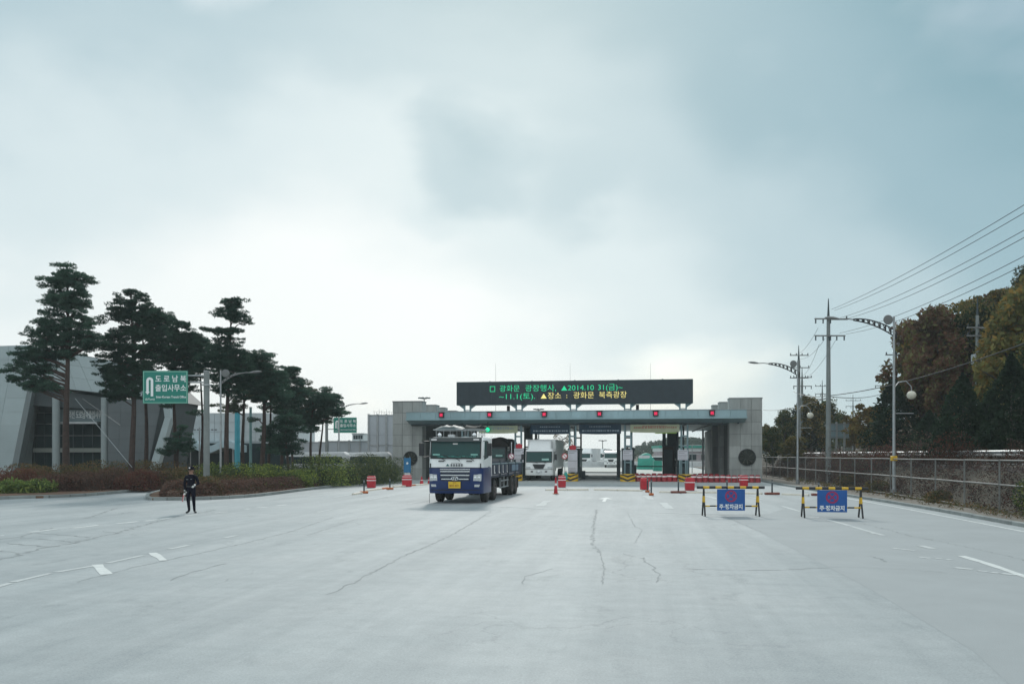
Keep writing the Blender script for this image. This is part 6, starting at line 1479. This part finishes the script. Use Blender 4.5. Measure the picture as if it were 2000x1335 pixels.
# ------------------------------------------------------------------ vegetation
def leafcloud(pts, size, rg, flat=.0, asp=2.2):
    """many small leaf faces (numpy) : pts Nx3, one slim diamond per point"""
    n_ = len(pts); a = rg.normal(size=(n_, 3)); a[:, 2] *= (1 - flat); a /= np.linalg.norm(a, axis=1)[:, None]
    c_ = rg.normal(size=(n_, 3)); b_ = np.cross(a, c_); b_ /= np.linalg.norm(b_, axis=1)[:, None] + 1e-9
    s_ = size * rg.uniform(.6, 1.4, n_)[:, None]
    v = np.stack([pts - a * s_, pts + b_ * s_ / asp, pts + a * s_, pts - b_ * s_ / asp], 1).reshape(-1, 3)
    return v, np.arange(4 * n_).reshape(-1, 4)
def mesh_np(name, v, f, m, parent=None, extra=None):
    me = bpy.data.meshes.new(name)
    nv, nf = len(v), len(f)
    me.vertices.add(nv); me.vertices.foreach_set('co', v.astype(np.float32).ravel())
    me.loops.add(nf * 4); me.loops.foreach_set('vertex_index', f.astype(np.int32).ravel())
    me.polygons.add(nf); me.polygons.foreach_set('loop_start', np.arange(0, nf * 4, 4, dtype=np.int32))
    me.update(calc_edges=True); me.materials.append(m)
    if parent == 'data': return me
    o = bpy.data.objects.new(name, me); C.objects.link(o)
    if parent is not None: o.parent = parent
    return o
def blobpts(rg, n_, c_, r3, shell=.55):
    d = rg.normal(size=(n_, 3)); d /= np.linalg.norm(d, axis=1)[:, None]
    r = rg.uniform(shell ** 3, 1, n_) ** (1 / 3)
    return np.array(c_) + d * r[:, None] * np.array(r3)

def pine(px, Z, top_py, pads, lab, seed, trunk=.2, lean=0.0, m=None, base_fork=False, whorl=None, yoff=0, dens=1.0):
    """pads: (px, py, half width px, half height px); the whole tree is built in metres about its trunk"""
    rg = np.random.default_rng(seed); rr = random.Random(seed)
    v0 = P(px, Z); k_ = Z / F; r = thing('pine_tree', lab, 'pine tree', (v0.x, v0.y, .1), R(YAW), 'pines in the planting bed'); top = hh(top_py, Z)
    tp = []
    for i in range(9):
        u = i / 8; tp.append(Vector((lean * u * top * .12 + .10 * math.sin(u * 5 + seed) * min(1, u * 3), .12 * math.sin(u * 4 + seed * 2), u * top * .97)))
    def trunk_at(z):
        u = min(max(z / (top * .97), 0), 1) * 8; i = min(int(u), 7); return tp[i].lerp(tp[i + 1], u - i)
    b = MB(); b.tube(tp, trunk, 9, r1=trunk * .16)
    allp = []; allf = []
    for (ax, ay, hw, hh_) in pads:
        cx_ = (ax - px) * k_; cz = hh(ay, Z); rw_, rz_ = hw * k_, hh_ * k_
        for side in ((0, 1) if hw * k_ > .62 else (0,)):
            cyy = rr.uniform(-.5, .5) * min(rw_, 2.0) + (-.4 if side == 0 else .5) * rw_ * .6
            start = trunk_at(max(cz - abs(cx_) * .35 - .25, .4)); end = Vector((cx_, cyy, cz - rz_ * .2)); mid = start.lerp(end, .55) + Vector((0, 0, -.12 * (end - start).length + .25))
            b.tube([start, mid, end], max(.022, trunk * .26), 5, r1=.012)
            nt = int(max(5, 9 * rw_ * 1.7)); rz_ = hh_ * k_ * 1.15
            for q in range(nt):   # sub twigs with flattish needle clumps
                a = rr.uniform(0, 2 * math.pi); rad = rr.uniform(.1, 1.25) ** .6
                c_ = np.array([cx_ + math.cos(a) * rad * rw_, cyy + math.sin(a) * rad * rw_ * .9, cz + rr.uniform(-1, 1) * rz_ * .75 - abs(rad) * rz_ * .2])
                if q % 3 == 0: b.cyl(end, Vector(c_), .012, .006, 4, caps=False)
                sz = rr.uniform(.16, .30) * (.8 + .25 * rw_ ** .5); n_ = int(72 * dens * sz / .25)
                p_ = blobpts(rg, n_, c_, (sz * 1.25, sz * 1.25, max(.08, sz * .46)), .1); allp.append(p_)
    v, f = leafcloud(np.concatenate(allp), .095, rg, flat=.2, asp=4.2)
    b.build('trunk', bark, r, smooth=True, fixn=False)
    mesh_np('crown', v, f, m or pineN, r)
    return r
def pads_cone(cx_, tops, rnd_seed, sparse=0):
    """tops : list of (py, left, right) outline rows -> pads filling between"""
    rr = random.Random(rnd_seed); out = []
    for (py, l_, r_, hh_) in tops:
        w_ = r_ - l_; n_ = max(1, round(w_ / 34))
        for i in range(n_):
            x = l_ + w_ * (i + .5) / n_; out.append((x + rr.uniform(-3, 3), py + rr.uniform(-3, 3), w_ / n_ * .56, hh_ * rr.uniform(.8, 1.2)))
    for (a, b_) in zip(tops, tops[1:]):   # smaller inner tufts between the whorls
        if 0 < b_[0] - a[0] < 26 and a[3] > 4:
            l_, r_ = (a[1] + b_[1]) / 2, (a[2] + b_[2]) / 2; w_ = (r_ - l_) * rr.uniform(.6, .9); c_ = (l_ + r_) / 2 + rr.uniform(-4, 4); n_ = max(1, round(w_ / 44))
            for i in range(n_): out.append((c_ - w_ / 2 + w_ * (i + .5) / n_, (a[0] + b_[0]) / 2 + rr.uniform(-2, 2), w_ / n_ * .42, a[3] * .8))
    return out
pine(131, 52, 514, pads_cone(131, [(520, 116, 150, 4), (534, 103, 160, 5), (548, 94, 172, 5), (564, 86, 172, 5), (579, 98, 172, 5), (594, 92, 174, 5), (610, 82, 178, 7), (625, 68, 188, 9), (640, 60, 192, 11), (655, 55, 196, 11), (670, 52, 188, 10), (684, 38, 170, 10), (697, 22, 140, 9), (711, 30, 118, 10), (728, 18, 105, 9), (742, 24, 98, 9), (758, 48, 120, 9), (668, 178, 215, 7), (690, 140, 165, 5), (682, 168, 200, 6)], 1), 'tallest dark pine, with a thin feathery top, in front of the office building', 11, .24)
pine(258, 53, 562, pads_cone(255, [(570, 244, 274, 6), (585, 230, 292, 8), (600, 213, 312, 9), (614, 216, 322, 10), (628, 208, 334, 10), (643, 212, 328, 11), (658, 205, 332, 11), (673, 200, 330, 11), (688, 196, 322, 11), (702, 190, 318, 11), (718, 192, 300, 10), (733, 188, 290, 10), (748, 195, 284, 9), (764, 206, 290, 9), (778, 215, 270, 8)], 2), 'broad dense dark pine beside the large green road sign', 12, .22)
pine(283, 58, 600, pads_cone(300, [(615, 285, 330, 8), (635, 280, 340, 10), (660, 285, 345, 10), (690, 280, 350, 10), (715, 290, 345, 10), (745, 282, 330, 9), (770, 286, 320, 8)], 3), 'dark pine half hidden behind the large green road sign', 13, .17)
pine(343, 57, 628, pads_cone(350, [(634, 338, 372, 6), (648, 325, 385, 8), (662, 318, 395, 9), (676, 315, 398, 9), (692, 318, 402, 9), (706, 325, 412, 9), (720, 330, 400, 8), (738, 355, 392, 7), (757, 330, 378, 8), (790, 320, 345, 7)], 4), 'round-topped pine rising just behind the large green sign panel', 14, .17)
pine(349, 55, 828, [(345, 866, 26, 12), (340, 880, 30, 10), (352, 850, 16, 12), (356, 838, 9, 8)], 'low dark cone-shaped pine at the foot of the sign pole', 15, .12)
pine(441, 54, 584, pads_cone(452, [(590, 436, 476, 5), (600, 425, 478, 5), (612, 424, 472, 5), (622, 456, 484, 4), (630, 440, 492, 4), (644, 402, 440, 3), (650, 430, 470, 5), (664, 420, 474, 6), (678, 410, 470, 6), (692, 405, 480, 8), (705, 402, 486, 9), (718, 410, 492, 9), (735, 412, 490, 9), (752, 415, 480, 9), (770, 418, 480, 8), (700, 385, 412, 5), (720, 378, 408, 6)], 5), 'pine with a ragged wind-blown top right of the large green sign', 16, .19, lean=.2)
pine(475, 58, 690, pads_cone(478, [(696, 462, 505, 6), (712, 455, 515, 8), (728, 455, 520, 9), (745, 450, 520, 9), (762, 455, 515, 9), (780, 460, 510, 8), (800, 425, 470, 6)], 6), 'leaning pine standing close behind the sky blue pole', 17, .16, m=pineW)
pine(513, 56, 690, pads_cone(515, [(696, 498, 534, 5), (708, 488, 540, 8), (722, 482, 552, 9), (738, 480, 562, 9), (754, 482, 560, 9), (770, 488, 566, 8), (786, 500, 560, 7), (822, 486, 512, 5)], 7), 'upright full pine in the middle of the row, right of the ragged topped pine', 18, .21)
pine(548, 60, 712, pads_cone(560, [(718, 560, 588, 4), (726, 548, 580, 6), (738, 540, 594, 8), (752, 540, 598, 8), (768, 545, 602, 8), (784, 548, 596, 7), (806, 536, 585, 6), (825, 545, 580, 6)], 8), 'pine with tiered branches stepping down toward the gate', 19, .15)
pine(562, 54, 800, pads_cone(558, [(808, 548, 576, 7), (822, 542, 584, 8), (838, 538, 588, 8), (854, 536, 590, 9), (868, 534, 590, 9), (882, 536, 594, 8)], 9), 'bushy low pine with foliage down to the hedge', 20, .12)
pine(572, 64, 745, pads_cone(590, [(750, 578, 602, 5), (764, 570, 612, 7), (780, 568, 622, 8), (796, 566, 620, 8), (812, 574, 616, 7), (830, 575, 610, 5)], 10), 'thin trunked pine between the tiered pine and the flat topped pine', 21, .12, m=pineW)
pine(608, 62, 757, pads_cone(628, [(762, 618, 642, 4), (772, 604, 654, 6), (784, 600, 662, 7), (797, 602, 672, 7), (809, 640, 676, 5), (812, 598, 632, 6), (826, 592, 628, 6), (840, 590, 620, 5)], 11), 'flat topped pine with slanting trunk nearest the small green road sign', 22, .13)
pine(622, 63, 775, pads_cone(632, [(780, 628, 656, 5), (795, 622, 662, 6), (806, 618, 660, 6), (820, 608, 640, 5)], 12), 'crooked slender pine forking above the minibus roof', 23, .12, lean=.5)
pine(526, 62, 720, pads_cone(530, [(730, 512, 548, 7), (750, 505, 555, 8), (775, 510, 556, 8), (800, 515, 552, 7), (838, 508, 545, 6), (860, 510, 548, 7), (878, 512, 550, 7)], 13), 'pine with several stems behind the upright full pine', 24, .14)
pine(392, 60, 655, pads_cone(392, [(662, 378, 408, 6), (678, 370, 415, 7), (694, 368, 418, 8), (745, 378, 402, 6), (808, 372, 400, 6)], 14), 'slim pine directly behind the large sign pole', 25, .13)

def shrub(px, Z, w_, h_, m, lab, seed, group='clipped shrubs', d_=None, size=.055, n_=3600, spiky=False, z0=.1, cat='shrub', name='shrub'):
    rg = np.random.default_rng(seed); v0 = P(px, Z); r = thing(name, lab, cat, (v0.x, v0.y, z0), R(YAW), group); d_ = d_ or w_ * .7
    lumps = []
    for k in range(int(2 + w_ * 1.6)):
        x = rg.uniform(-.62, .62) * w_ / 2; y = rg.uniform(-.6, .6) * d_ / 2; s_ = h_ * rg.uniform(.40, .58); z = max(.1, h_ * rg.uniform(.80, 1.0) - s_) * (1 - .35 * (2 * x / w_) ** 2); lumps.append((x, y, z, s_))
    pts = []
    for (x, y, z, s_) in lumps: pts.append(blobpts(rg, int(n_ / len(lumps)), (x, y, z), (s_ * 1.35, s_ * 1.2, s_), .86))
    q = int(n_ * .5); a = rg.uniform(0, 2 * math.pi, q); rad = rg.uniform(0, 1, q) ** .4; zz = rg.uniform(0.02, .62, q)
    pts.append(np.stack([np.cos(a) * rad * w_ / 2 * (1 - zz * .35), np.sin(a) * rad * d_ / 2 * (1 - zz * .35), zz * h_], 1))
    p_ = np.concatenate(pts); p_[:, 2] = np.clip(p_[:, 2], .02, h_ * 1.12)
    v, f = leafcloud(p_, size, rg, asp=2.0 if not spiky else 4.5)
    mesh_np('foliage', v, f, m, r)
    b = MB(); rr = random.Random(seed)
    for k in range(7): b.tube([(rr.uniform(-.2, .2) * w_, rr.uniform(-.2, .2) * d_, 0), (rr.uniform(-.3, .3) * w_, rr.uniform(-.3, .3) * d_, h_ * .6)], .02, 5, r1=.008)
    b.build('stems', bark_g, r, fixn=False)
    return r
# island shrubs (behind the low brown hedge) and bed shrubs
S_ = [(395, 51, 3.2, 1.85, shG, 'yellow-green shrub behind the officer by the foot of the sign pole'), (355, 50, 2.6, 1.6, shO, 'olive shrub left of the officer behind the brown hedge'), (432, 49.5, 2.6, 1.55, shD, 'dark green shrub below the slim street lamp'),
      (478, 50, 2.9, 1.75, shG, 'bright yellow-green shrub under the sky blue pole'), (512, 52, 2.8, 1.75, shG, 'yellow-green shrub right of the sky blue pole'), (560, 54, 3.0, 1.6, shD, 'low green shrub in the middle of the island'),
      (605, 56, 2.8, 2.35, shD, 'dark green mounded shrub below the leaning pines'), (640, 56, 3.4, 2.25, shG, 'big rounded green shrub under the small green road sign'), (672, 58, 2.6, 2.1, shD, 'dark shrub trailing down toward the white stone'),
      (712, 61, 2.6, 2.4, shD, 'dark upright shrub in front of the second minibus'), (742, 63, 2.8, 2.2, shD, 'dark bushy shrub next to the tall pale enclosure'), (762, 65, 2.4, 2.0, shD, 'dark shrub touching the end wall of the gate'), (728, 60, 1.8, 2.0, shD, 'green topped shrub between the dark shrubs by the enclosure'),
      (585, 53, 2.0, 1.3, shG, 'small green shrub at the edge of the low hedge')]
for i, (px, Z, w_, h_, m, lab) in enumerate(S_): shrub(px, Z, w_, h_, m, lab, 100 + i, 'green shrubs on the island', size=.048)
A_ = [(-30, 47, 4.0, 1.5, shR, 'bright red shrub at the picture edge beside the office building'), (30, 49, 3.4, 1.5, shR, 'dark red shrub next to the bright red one'), (85, 51, 3.4, 1.6, shO, 'olive brown shrub below the leaning office wall'),
      (135, 51, 3.2, 1.65, shO, 'olive shrub at the foot of the tallest pine'), (180, 52, 3.0, 1.7, shO, 'olive shrub below the second office column'), (222, 50, 2.8, 1.45, shB, 'brown rounded shrub left of the guy wire foot'), (262, 49, 2.9, 1.35, shR, 'red-brown rounded shrub at the guy wire foot'),
      (300, 49.5, 2.4, 1.30, shB, 'red-brown shrub right of the guy wire foot'), (210, 56, 3.2, 1.9, shO, 'taller olive shrub behind the brown rounded ones'), (318, 55, 4.0, 1.9, shO, 'wide olive shrub between the office wall and the officer'), (262, 57, 3.0, 1.9, shO, 'olive shrub below the dense dark pine'),
      (110, 47.5, 2.8, 1.15, shB, 'low brown shrub behind the leafy lime plants'), (160, 48, 2.8, 1.2, shB, 'low brown shrub right of the lime plants'), (55, 57, 3.4, 1.6, shO, 'olive shrub in front of the glazed office entrance')]
for i, (px, Z, w_, h_, m, lab) in enumerate(A_): shrub(px, Z, w_, h_, m, lab, 200 + i, 'shrubs in the bed by the office', size=.048)
for i, (px, Z) in enumerate([(5, 44.5), (28, 44.8), (50, 45), (72, 45.4), (92, 46)]): shrub(px, Z, 1.0, .75 + .12 * (i % 2), shY, 'clump of lime green leafy plants in the row on the bare soil', 300 + i, 'lime green leafy clumps', size=.15, n_=260, spiky=True, cat='plant', name='leafy_plant')
# low clipped hedge following the kerb : one uncountable mass
rg = np.random.default_rng(5); pts = []
def hedge(path, wd, h_, m, name, n_per=900, size=.05, inset=.55, z0=.11):
    pts = []
    for i in range(len(path) - 1):
        a, b_ = path[i], path[i + 1]; d = b_ - a; L_ = d.length
        if L_ < 1e-4: continue
        nrm = Vector((-d.y, d.x, 0)).normalized(); n_ = int(n_per * L_)
        u = rg.uniform(0, 1, n_); cr_s = rg.uniform(-1, 1, n_); ang = rg.uniform(0, math.pi, n_); rad = rg.uniform(.72, 1.0, n_)
        lump = np.array([1 + .22 * noise.noise(Vector(((a.x + d.x * t_) * .9, (a.y + d.y * t_) * .9, 0))) + .1 * noise.noise(Vector(((a.x + d.x * t_) * 3, (a.y + d.y * t_) * 3, 4))) for t_ in u])
        offv = np.cos(ang) * rad * wd / 2 * lump; z = np.sin(ang) * rad * h_ * lump
        x = a.x + d.x * u + nrm.x * (offv + inset + wd / 2); y = a.y + d.y * u + nrm.y * (offv + inset + wd / 2)
        pts.append(np.stack([x, y, z + z0], 1))
    v, f = leafcloud(np.concatenate(pts), size, rg, asp=2.4); o = mesh_np(name, v, f, m); return o
KBh = [p for p in KB[16:] if p.x > -60][:-2]
tag(hedge(KBh, 2.0, .78, shB, 'low_hedge', 800), 'low brown azalea hedge following the island kerb', 'hedge', kind='stuff')
tag(hedge([p for p in KBh[2:]], 1.6, .95, shO, 'low_hedge', 500, inset=2.0), 'olive brown ground cover behind the azalea hedge', 'hedge', kind='stuff')
# twiggy undergrowth on the bank behind the fence
pts = []; rgn = np.random.default_rng(9)
n_ = 95000; x = rgn.uniform(13.3, 17.2, n_); y = 14 + 76 * rgn.uniform(0, 1, n_) ** .8
cl = np.array([noise.noise(Vector((a * .9, b_ * .45, 1))) + .5 * noise.noise(Vector((a * 2.2, b_ * 1.3, 5))) for a, b_ in zip(x, y)])
keep = cl > -.18; x, y, cl = x[keep], y[keep], cl[keep]
gz = np.array([ground_h(a, b_) for a, b_ in zip(x, y)]); hgt = np.clip(.45 + cl * 1.4, .15, 1.15); z = gz + hgt * rgn.uniform(0, 1, len(x)) ** .7
v, f = leafcloud(np.stack([x, y, z], 1), .055, rgn, asp=3.5); tag(mesh_np('bank_undergrowth', v, f, leafmat('bank_brush', (.085, .055, .042), (.030, .022, .018), .7, .0, (.11, .045, .035))), 'twiggy brown undergrowth covering the bank behind the fence', 'undergrowth', kind='stuff')
n_ = 9000; x = rgn.uniform(12.0, 13.4, n_); y = 12 + 60 * rgn.uniform(0, 1, n_)
cl = np.array([noise.noise(Vector((a * 1.5, b_ * .8, 11))) for a, b_ in zip(x, y)]); k2 = cl > .02
v, f = leafcloud(np.stack([x[k2], y[k2], .13 + .22 * rgn.uniform(0, 1, k2.sum())], 1), .07, rgn, asp=5); tag(mesh_np('verge_grass', v, f, shO), 'tufts of dull grass along the fence foot', 'grass', kind='stuff')

# trees of the slope: a few models, copied
def tree_mesh(seed, h_, w_, m, kind='broad', n_=5200, size=.15):
    rg = np.random.default_rng(seed); rr = random.Random(seed); b = MB(); pts = []
    if kind == 'broad':
        fork = h_ * rr.uniform(.22, .35); b.tube([(0, 0, -.6), (.05, .03, fork * .5), (0, .05, fork)], h_ * .024, 8, r1=h_ * .018)
        nb = 13
        for k in range(nb):
            a = k * 2.4 + rr.uniform(-.3, .3); u = k / nb; rad = w_ / 2 * rr.uniform(.45, .95) * (1 - .45 * u); z = fork + (h_ - fork) * (.12 + .8 * u)
            e = Vector((rad * math.cos(a), rad * math.sin(a), z)); b.tube([(0, .05, fork * (.8 + .3 * u) + (z - fork) * .35), e * .55 + Vector((0, 0, z * .30)), e], h_ * .010, 5, r1=.015)
            for q in range(5):
                c_ = (e.x * rr.uniform(.4, 1.1) + rr.uniform(-.4, .4), e.y * rr.uniform(.4, 1.1) + rr.uniform(-.4, .4), z + rr.uniform(-.7, .7)); s_ = w_ * rr.uniform(.08, .17)
                pts.append(blobpts(rg, int(n_ / nb / 5), c_, (s_, s_, s_ * .7), .3))
        pts.append(blobpts(rg, n_ // 8, (0, 0, h_ * .88), (w_ * .18, w_ * .18, h_ * .13), .2))
    else:
        b.tube([(0, 0, -.6), (0, 0, h_ * .96)], h_ * .018, 7, r1=.02); q = n_
        u = rg.uniform(0, 1, q) ** .75; a = rg.uniform(0, 2 * math.pi, q); lob = 1 + .28 * np.sin(a * 3 + u * 9) + .2 * np.sin(a * 7 + u * 23); rad = w_ / 2 * (1 - (1 - u)) ; rad = w_ / 2 * np.minimum(u * 1.35, 1) * (1 - .2 * u) * lob * rg.uniform(.7, 1.05, q); z = h_ * (1 - u * .88)
        pts.append(np.stack([np.cos(a) * rad, np.sin(a) * rad, z], 1))
    v, f = leafcloud(np.concatenate(pts), size, rg, asp=1.9)
    return v, f, b
def make_tree(name, label, cat, seed, h_, w_, m, kind, group, n_=5200, size=.15, barkm=None):
    r = thing(name, label, cat, (0, 0, 0), 0, group); v, f, b = tree_mesh(seed, h_, w_, m, kind, n_, size)
    b.build('trunk', barkm or bark_g, r, smooth=True, fixn=False); mesh_np('crown', v, f, m, r); return remember(r)
models = [make_tree('autumn_tree', 'olive autumn tree in the thick wood covering the slope', 'tree', 31, 7.2, 5.6, auO, 'broad', 'wood on the slope'), make_tree('autumn_tree', 'rust-red autumn tree in the thick wood covering the slope', 'tree', 32, 7.0, 5.2, auR, 'broad', 'wood on the slope'),
          make_tree('autumn_tree', 'dark green autumn tree in the thick wood covering the slope', 'tree', 33, 7.8, 5.8, auG, 'broad', 'wood on the slope'), make_tree('autumn_tree', 'olive autumn tree in the thick wood covering the slope', 'tree', 34, 6.4, 5.0, auO, 'broad', 'wood on the slope')]
used = [False] * 4
def put(mi, x, y, sc_, label=None, z=None, group=None):
    o = models[mi]
    if not used[mi]: used[mi] = True
    else: o = dup(models[mi], (0, 0, 0))
    o.location = (x, y, (ground_h(x, y) if z is None else z) - .1); o.rotation_euler = (0, 0, rng.uniform(0, 6.28)); o.scale = (sc_, sc_, sc_ * rng.uniform(.9, 1.1))
    if label: o['label'] = label
    if group: o['group'] = group
    return o
rt = random.Random(21); cnt = 0
for row in range(9):
    x = 23.0 + row * 3.3
    y = 34 + rt.uniform(0, 3)
    while y < 92 + row * .8:
        xx, yy = x + rt.uniform(-1.1, 1.1), y + rt.uniform(-1.1, 1.1)
        t_ = (xx * cy + yy * sy) / (-xx * sy + yy * cy); px = 1000 + F * t_
        Zt = -xx * sy + yy * cy; lim = np.interp(px, [1740, 1765, 1790, 1830, 1870, 1930, 2000, 2150], [760, 700, 650, 610, 583, 538, 514, 470])
        zt = ground_h(xx, yy); smax = (hh(lim + 8, Zt) - zt) / 7.6
        if 1775 < px < 2120 and smax > .55:
            mi = rt.choices([0, 1, 2, 3], [.30, .24, .26, .20])[0]; put(mi, xx, yy, min(rt.uniform(.75, 1.15), smax)); cnt += 1
        y += rt.uniform(3.6, 5.2)
for mi in range(4):
    if not used[mi]: put(mi, 30, 70 + mi, 1)
# the tall tree that leans out of the wood toward the lamp
vv = P(1800, 66); put(1, vv.x, vv.y, 1.25, 'tall rust-red tree leaning out of the wood above the globe lamp'); vv = P(1830, 62); put(1, vv.x, vv.y, 1.3, 'tall open-crowned rust tree at the head of the wooded slope')
# dark conifers in front of the wood
cm = make_tree('conifer', 'x', 'conifer', 51, 5.6, 3.4, con, 'cone', 'dark conifers in front of the wood', 5200, .11); firstc = True
for (px, Z, top_py, w_, lab) in [(1880, 45, 728, 118, 'tall dark conifer cone in front of the wood between globe lamp and picture edge'), (1975, 42, 690, 135, 'widest dark conifer, cut by the picture edge'), (1745, 62, 735, 110, 'dark conifer directly behind the nearer street lamp pole'), (1935, 48, 760, 80, 'smaller dark conifer squeezed between the two large ones'), (1815, 52, 800, 80, 'low dark conifer under the globe lamp'), (1570, 100, 770, 95, 'dark green conifer mound behind the farther street lamp')]:
    v = P(px, Z); o = cm if firstc else dup(cm, (0, 0, 0)); firstc = False; z0 = ground_h(v.x, v.y) - .1; h_ = hh(top_py, Z) - z0
    o.location = (v.x, v.y, z0); o.scale = (w_ * Z / F / 3.4, w_ * Z / F / 3.4, h_ / 5.6); o.rotation_euler = (0, 0, rng.uniform(0, 6)); o['label'] = lab
# yellowing trees and bushes left of the wood
ym = make_tree('yellowing_tree', 'x', 'tree', 61, 5.5, 4.6, auY, 'broad', 'yellowing trees beyond the fence', 4200, .13); firsty = True
for (px, Z, top_py, w_, lab) in [(1700, 72, 795, 100, 'yellowing tree right of the billboard in front of the dark conifer'), (1668, 80, 815, 70, 'small yellow-brown tree touching the billboard edge'), (1730, 68, 800, 70, 'olive yellow tree at the foot of the dark conifer')]:
    v = P(px, Z); o = ym if firsty else dup(ym, (0, 0, 0)); firsty = False; z0 = ground_h(v.x, v.y) - .1; h_ = hh(top_py, Z) - z0
    o.location = (v.x, v.y, z0); o.scale = (w_ * Z / F / 4.6, w_ * Z / F / 4.6, h_ / 5.5); o['label'] = lab
for i, (px, Z, top_py, w_, mi, lab) in enumerate([(1510, 84, 838, 60, 2, 'dark green tree touching the end wall of the gate'), (1532, 92, 806, 60, 2, 'green tree left of the farther street lamp'), (1585, 96, 775, 90, 0, 'olive tree right of the farther street lamp'), (1612, 104, 790, 80, 2, 'dark tree behind the big utility pole'), (1550, 80, 850, 70, 0, 'low olive tree behind the brown twigs'), (1498, 100, 828, 40, 0, 'thin tree top showing over the end wall corner'), (1640, 110, 812, 60, 2, 'dark tree just above the billboard')]):
    v = P(px, Z); z0 = ground_h(v.x, v.y); hgt = hh(top_py, Z) - z0; o = put(mi, v.x, v.y, 1, lab, group='trees beyond the fence'); s_ = hgt / 7.2; o.scale = (w_ * Z / F / 5.6, w_ * Z / F / 5.6, s_)
T_ = [(1510, 66, 1.6), (1540, 64, 1.9), (1575, 60, 2.2), (1600, 58, 1.7), (1640, 56, 1.8), (1675, 54, 1.9), (1700, 52, 1.9), (1765, 48, 2.2), (1800, 46, 1.8), (1840, 44, 1.9)]
for i, (px, Z, h_) in enumerate(T_):
    v = P(px, Z); v.x = max(v.x, 14.3) ; r = shrub(px, Z, 2.0, h_, twig if i % 3 else shR, ['twiggy pink-brown bush beside the end wall', 'twiggy brown bush left of the farther street lamp', 'twiggy bush behind the farther street lamp foot', 'red bush left of the big utility pole', 'twiggy bush at the foot of the big utility pole', 'twiggy bush under the billboard', 'red bush between billboard and nearer lamp', 'twiggy bush just right of the nearer lamp', 'twiggy bush under the dark conifer edge', 'red bush behind the guard rail start'][i], 400 + i, 'twiggy bushes on the bank', size=.05, n_=900)
    r.location.x = v.x + .8; r.location.z = ground_h(v.x + .8, v.y) - .05
for i, (px, Z, w_, h_, m) in enumerate([(1985, 27.5, 2.2, 1.6, shD), (2030, 25.5, 2.2, 1.7, shD), (1860, 36, 1.2, .6, shO), (1690, 46, 1.2, .8, shO), (1600, 52, 1.2, .9, shO)]):
    r = shrub(px, Z, w_, h_, m, ['dark bush swallowing the end of the fence bottom rail', 'dark bush at the picture edge beside the kerb', 'small dull plant at the fence foot near the bush', 'low brown plant at the foot of the fence behind the barricade', 'low brown plant at the fence foot near the farther lamp'][i], 500 + i, 'bushes at the fence foot', n_=2400 if w_ > 2 else 900); r.location.x = 13.3 if w_ < 2 else 13.9
# bare little tree beyond the gate and far wood on the hills
def bare(px, Z, top_py, lab):
    v = P(px, Z); r = thing('bare_tree', lab, 'tree', (v.x, v.y, 0)); rr = random.Random(3); b = MB(); top = hh(top_py, Z); pts = []
    b.tube([(0, 0, 0), (.05, 0, top * .5), (0, 0, top * .9)], .12, 6, r1=.03)
    for k in range(46):
        z = top * rr.uniform(.25, .9); a = rr.uniform(0, 6.28); L_ = (top - z) * .35 + .6; e = Vector((math.cos(a) * L_, math.sin(a) * L_, z + L_ * .6)); b.tube([(0, 0, z), e * .5 + Vector((0, 0, z * .5)), e], .03, 4, r1=.01); pts.append(e)
    b.build('trunk', bark_g, r, fixn=False); rg = np.random.default_rng(2)
    v_, f_ = leafcloud(np.concatenate([blobpts(rg, 22, tuple(p), (.3, .3, .3), .1) for p in pts]), .07, rg); mesh_np('crown', v_, f_, shO, r)
bare(1098, 112, 845, 'small nearly bare tree between the white box truck and the tall notice board')
n_ = 26000; rgf = np.random.default_rng(77); x = rgf.uniform(-200, 330, n_); y = rgf.uniform(250, 430, n_)
z = np.array([ground_h(a, b_) + (2.2 + 1.6 * noise.noise(Vector((a * .06, b_ * .06, 9)))) * q_ for a, b_, q_ in zip(x, y, rgf.uniform(0, 1, n_))])
v, f = leafcloud(np.stack([x, y, z], 1), .9, rgf, asp=1.4); tag(mesh_np('far_wood', v, f, farhill), 'hazy wood on the low hills far beyond the gate', 'wood', kind='stuff')

# ------------------------------------------------------------------ the air: thin haze over the whole place
hb = MB().bb((-1000, -400, -1.2), (1000, 1100, 32)).build('haze', None or bpy.data.materials.new('haze_air'), fixn=True)
hm = hb.data.materials[0]; hm.use_nodes = True; t = hm.node_tree
for q_ in list(t.nodes): t.nodes.remove(q_)
mo = t.nodes.new('ShaderNodeOutputMaterial'); pv = t.nodes.new('ShaderNodeVolumePrincipled'); t.links.new(pv.outputs[0], mo.inputs['Volume'])
pv.inputs['Color'].default_value = (0.82, 0.93, 0.96, 1); pv.inputs['Density'].default_value = 0.0004; pv.inputs['Anisotropy'].default_value = 0.3
tag(hb, kind='stuff')
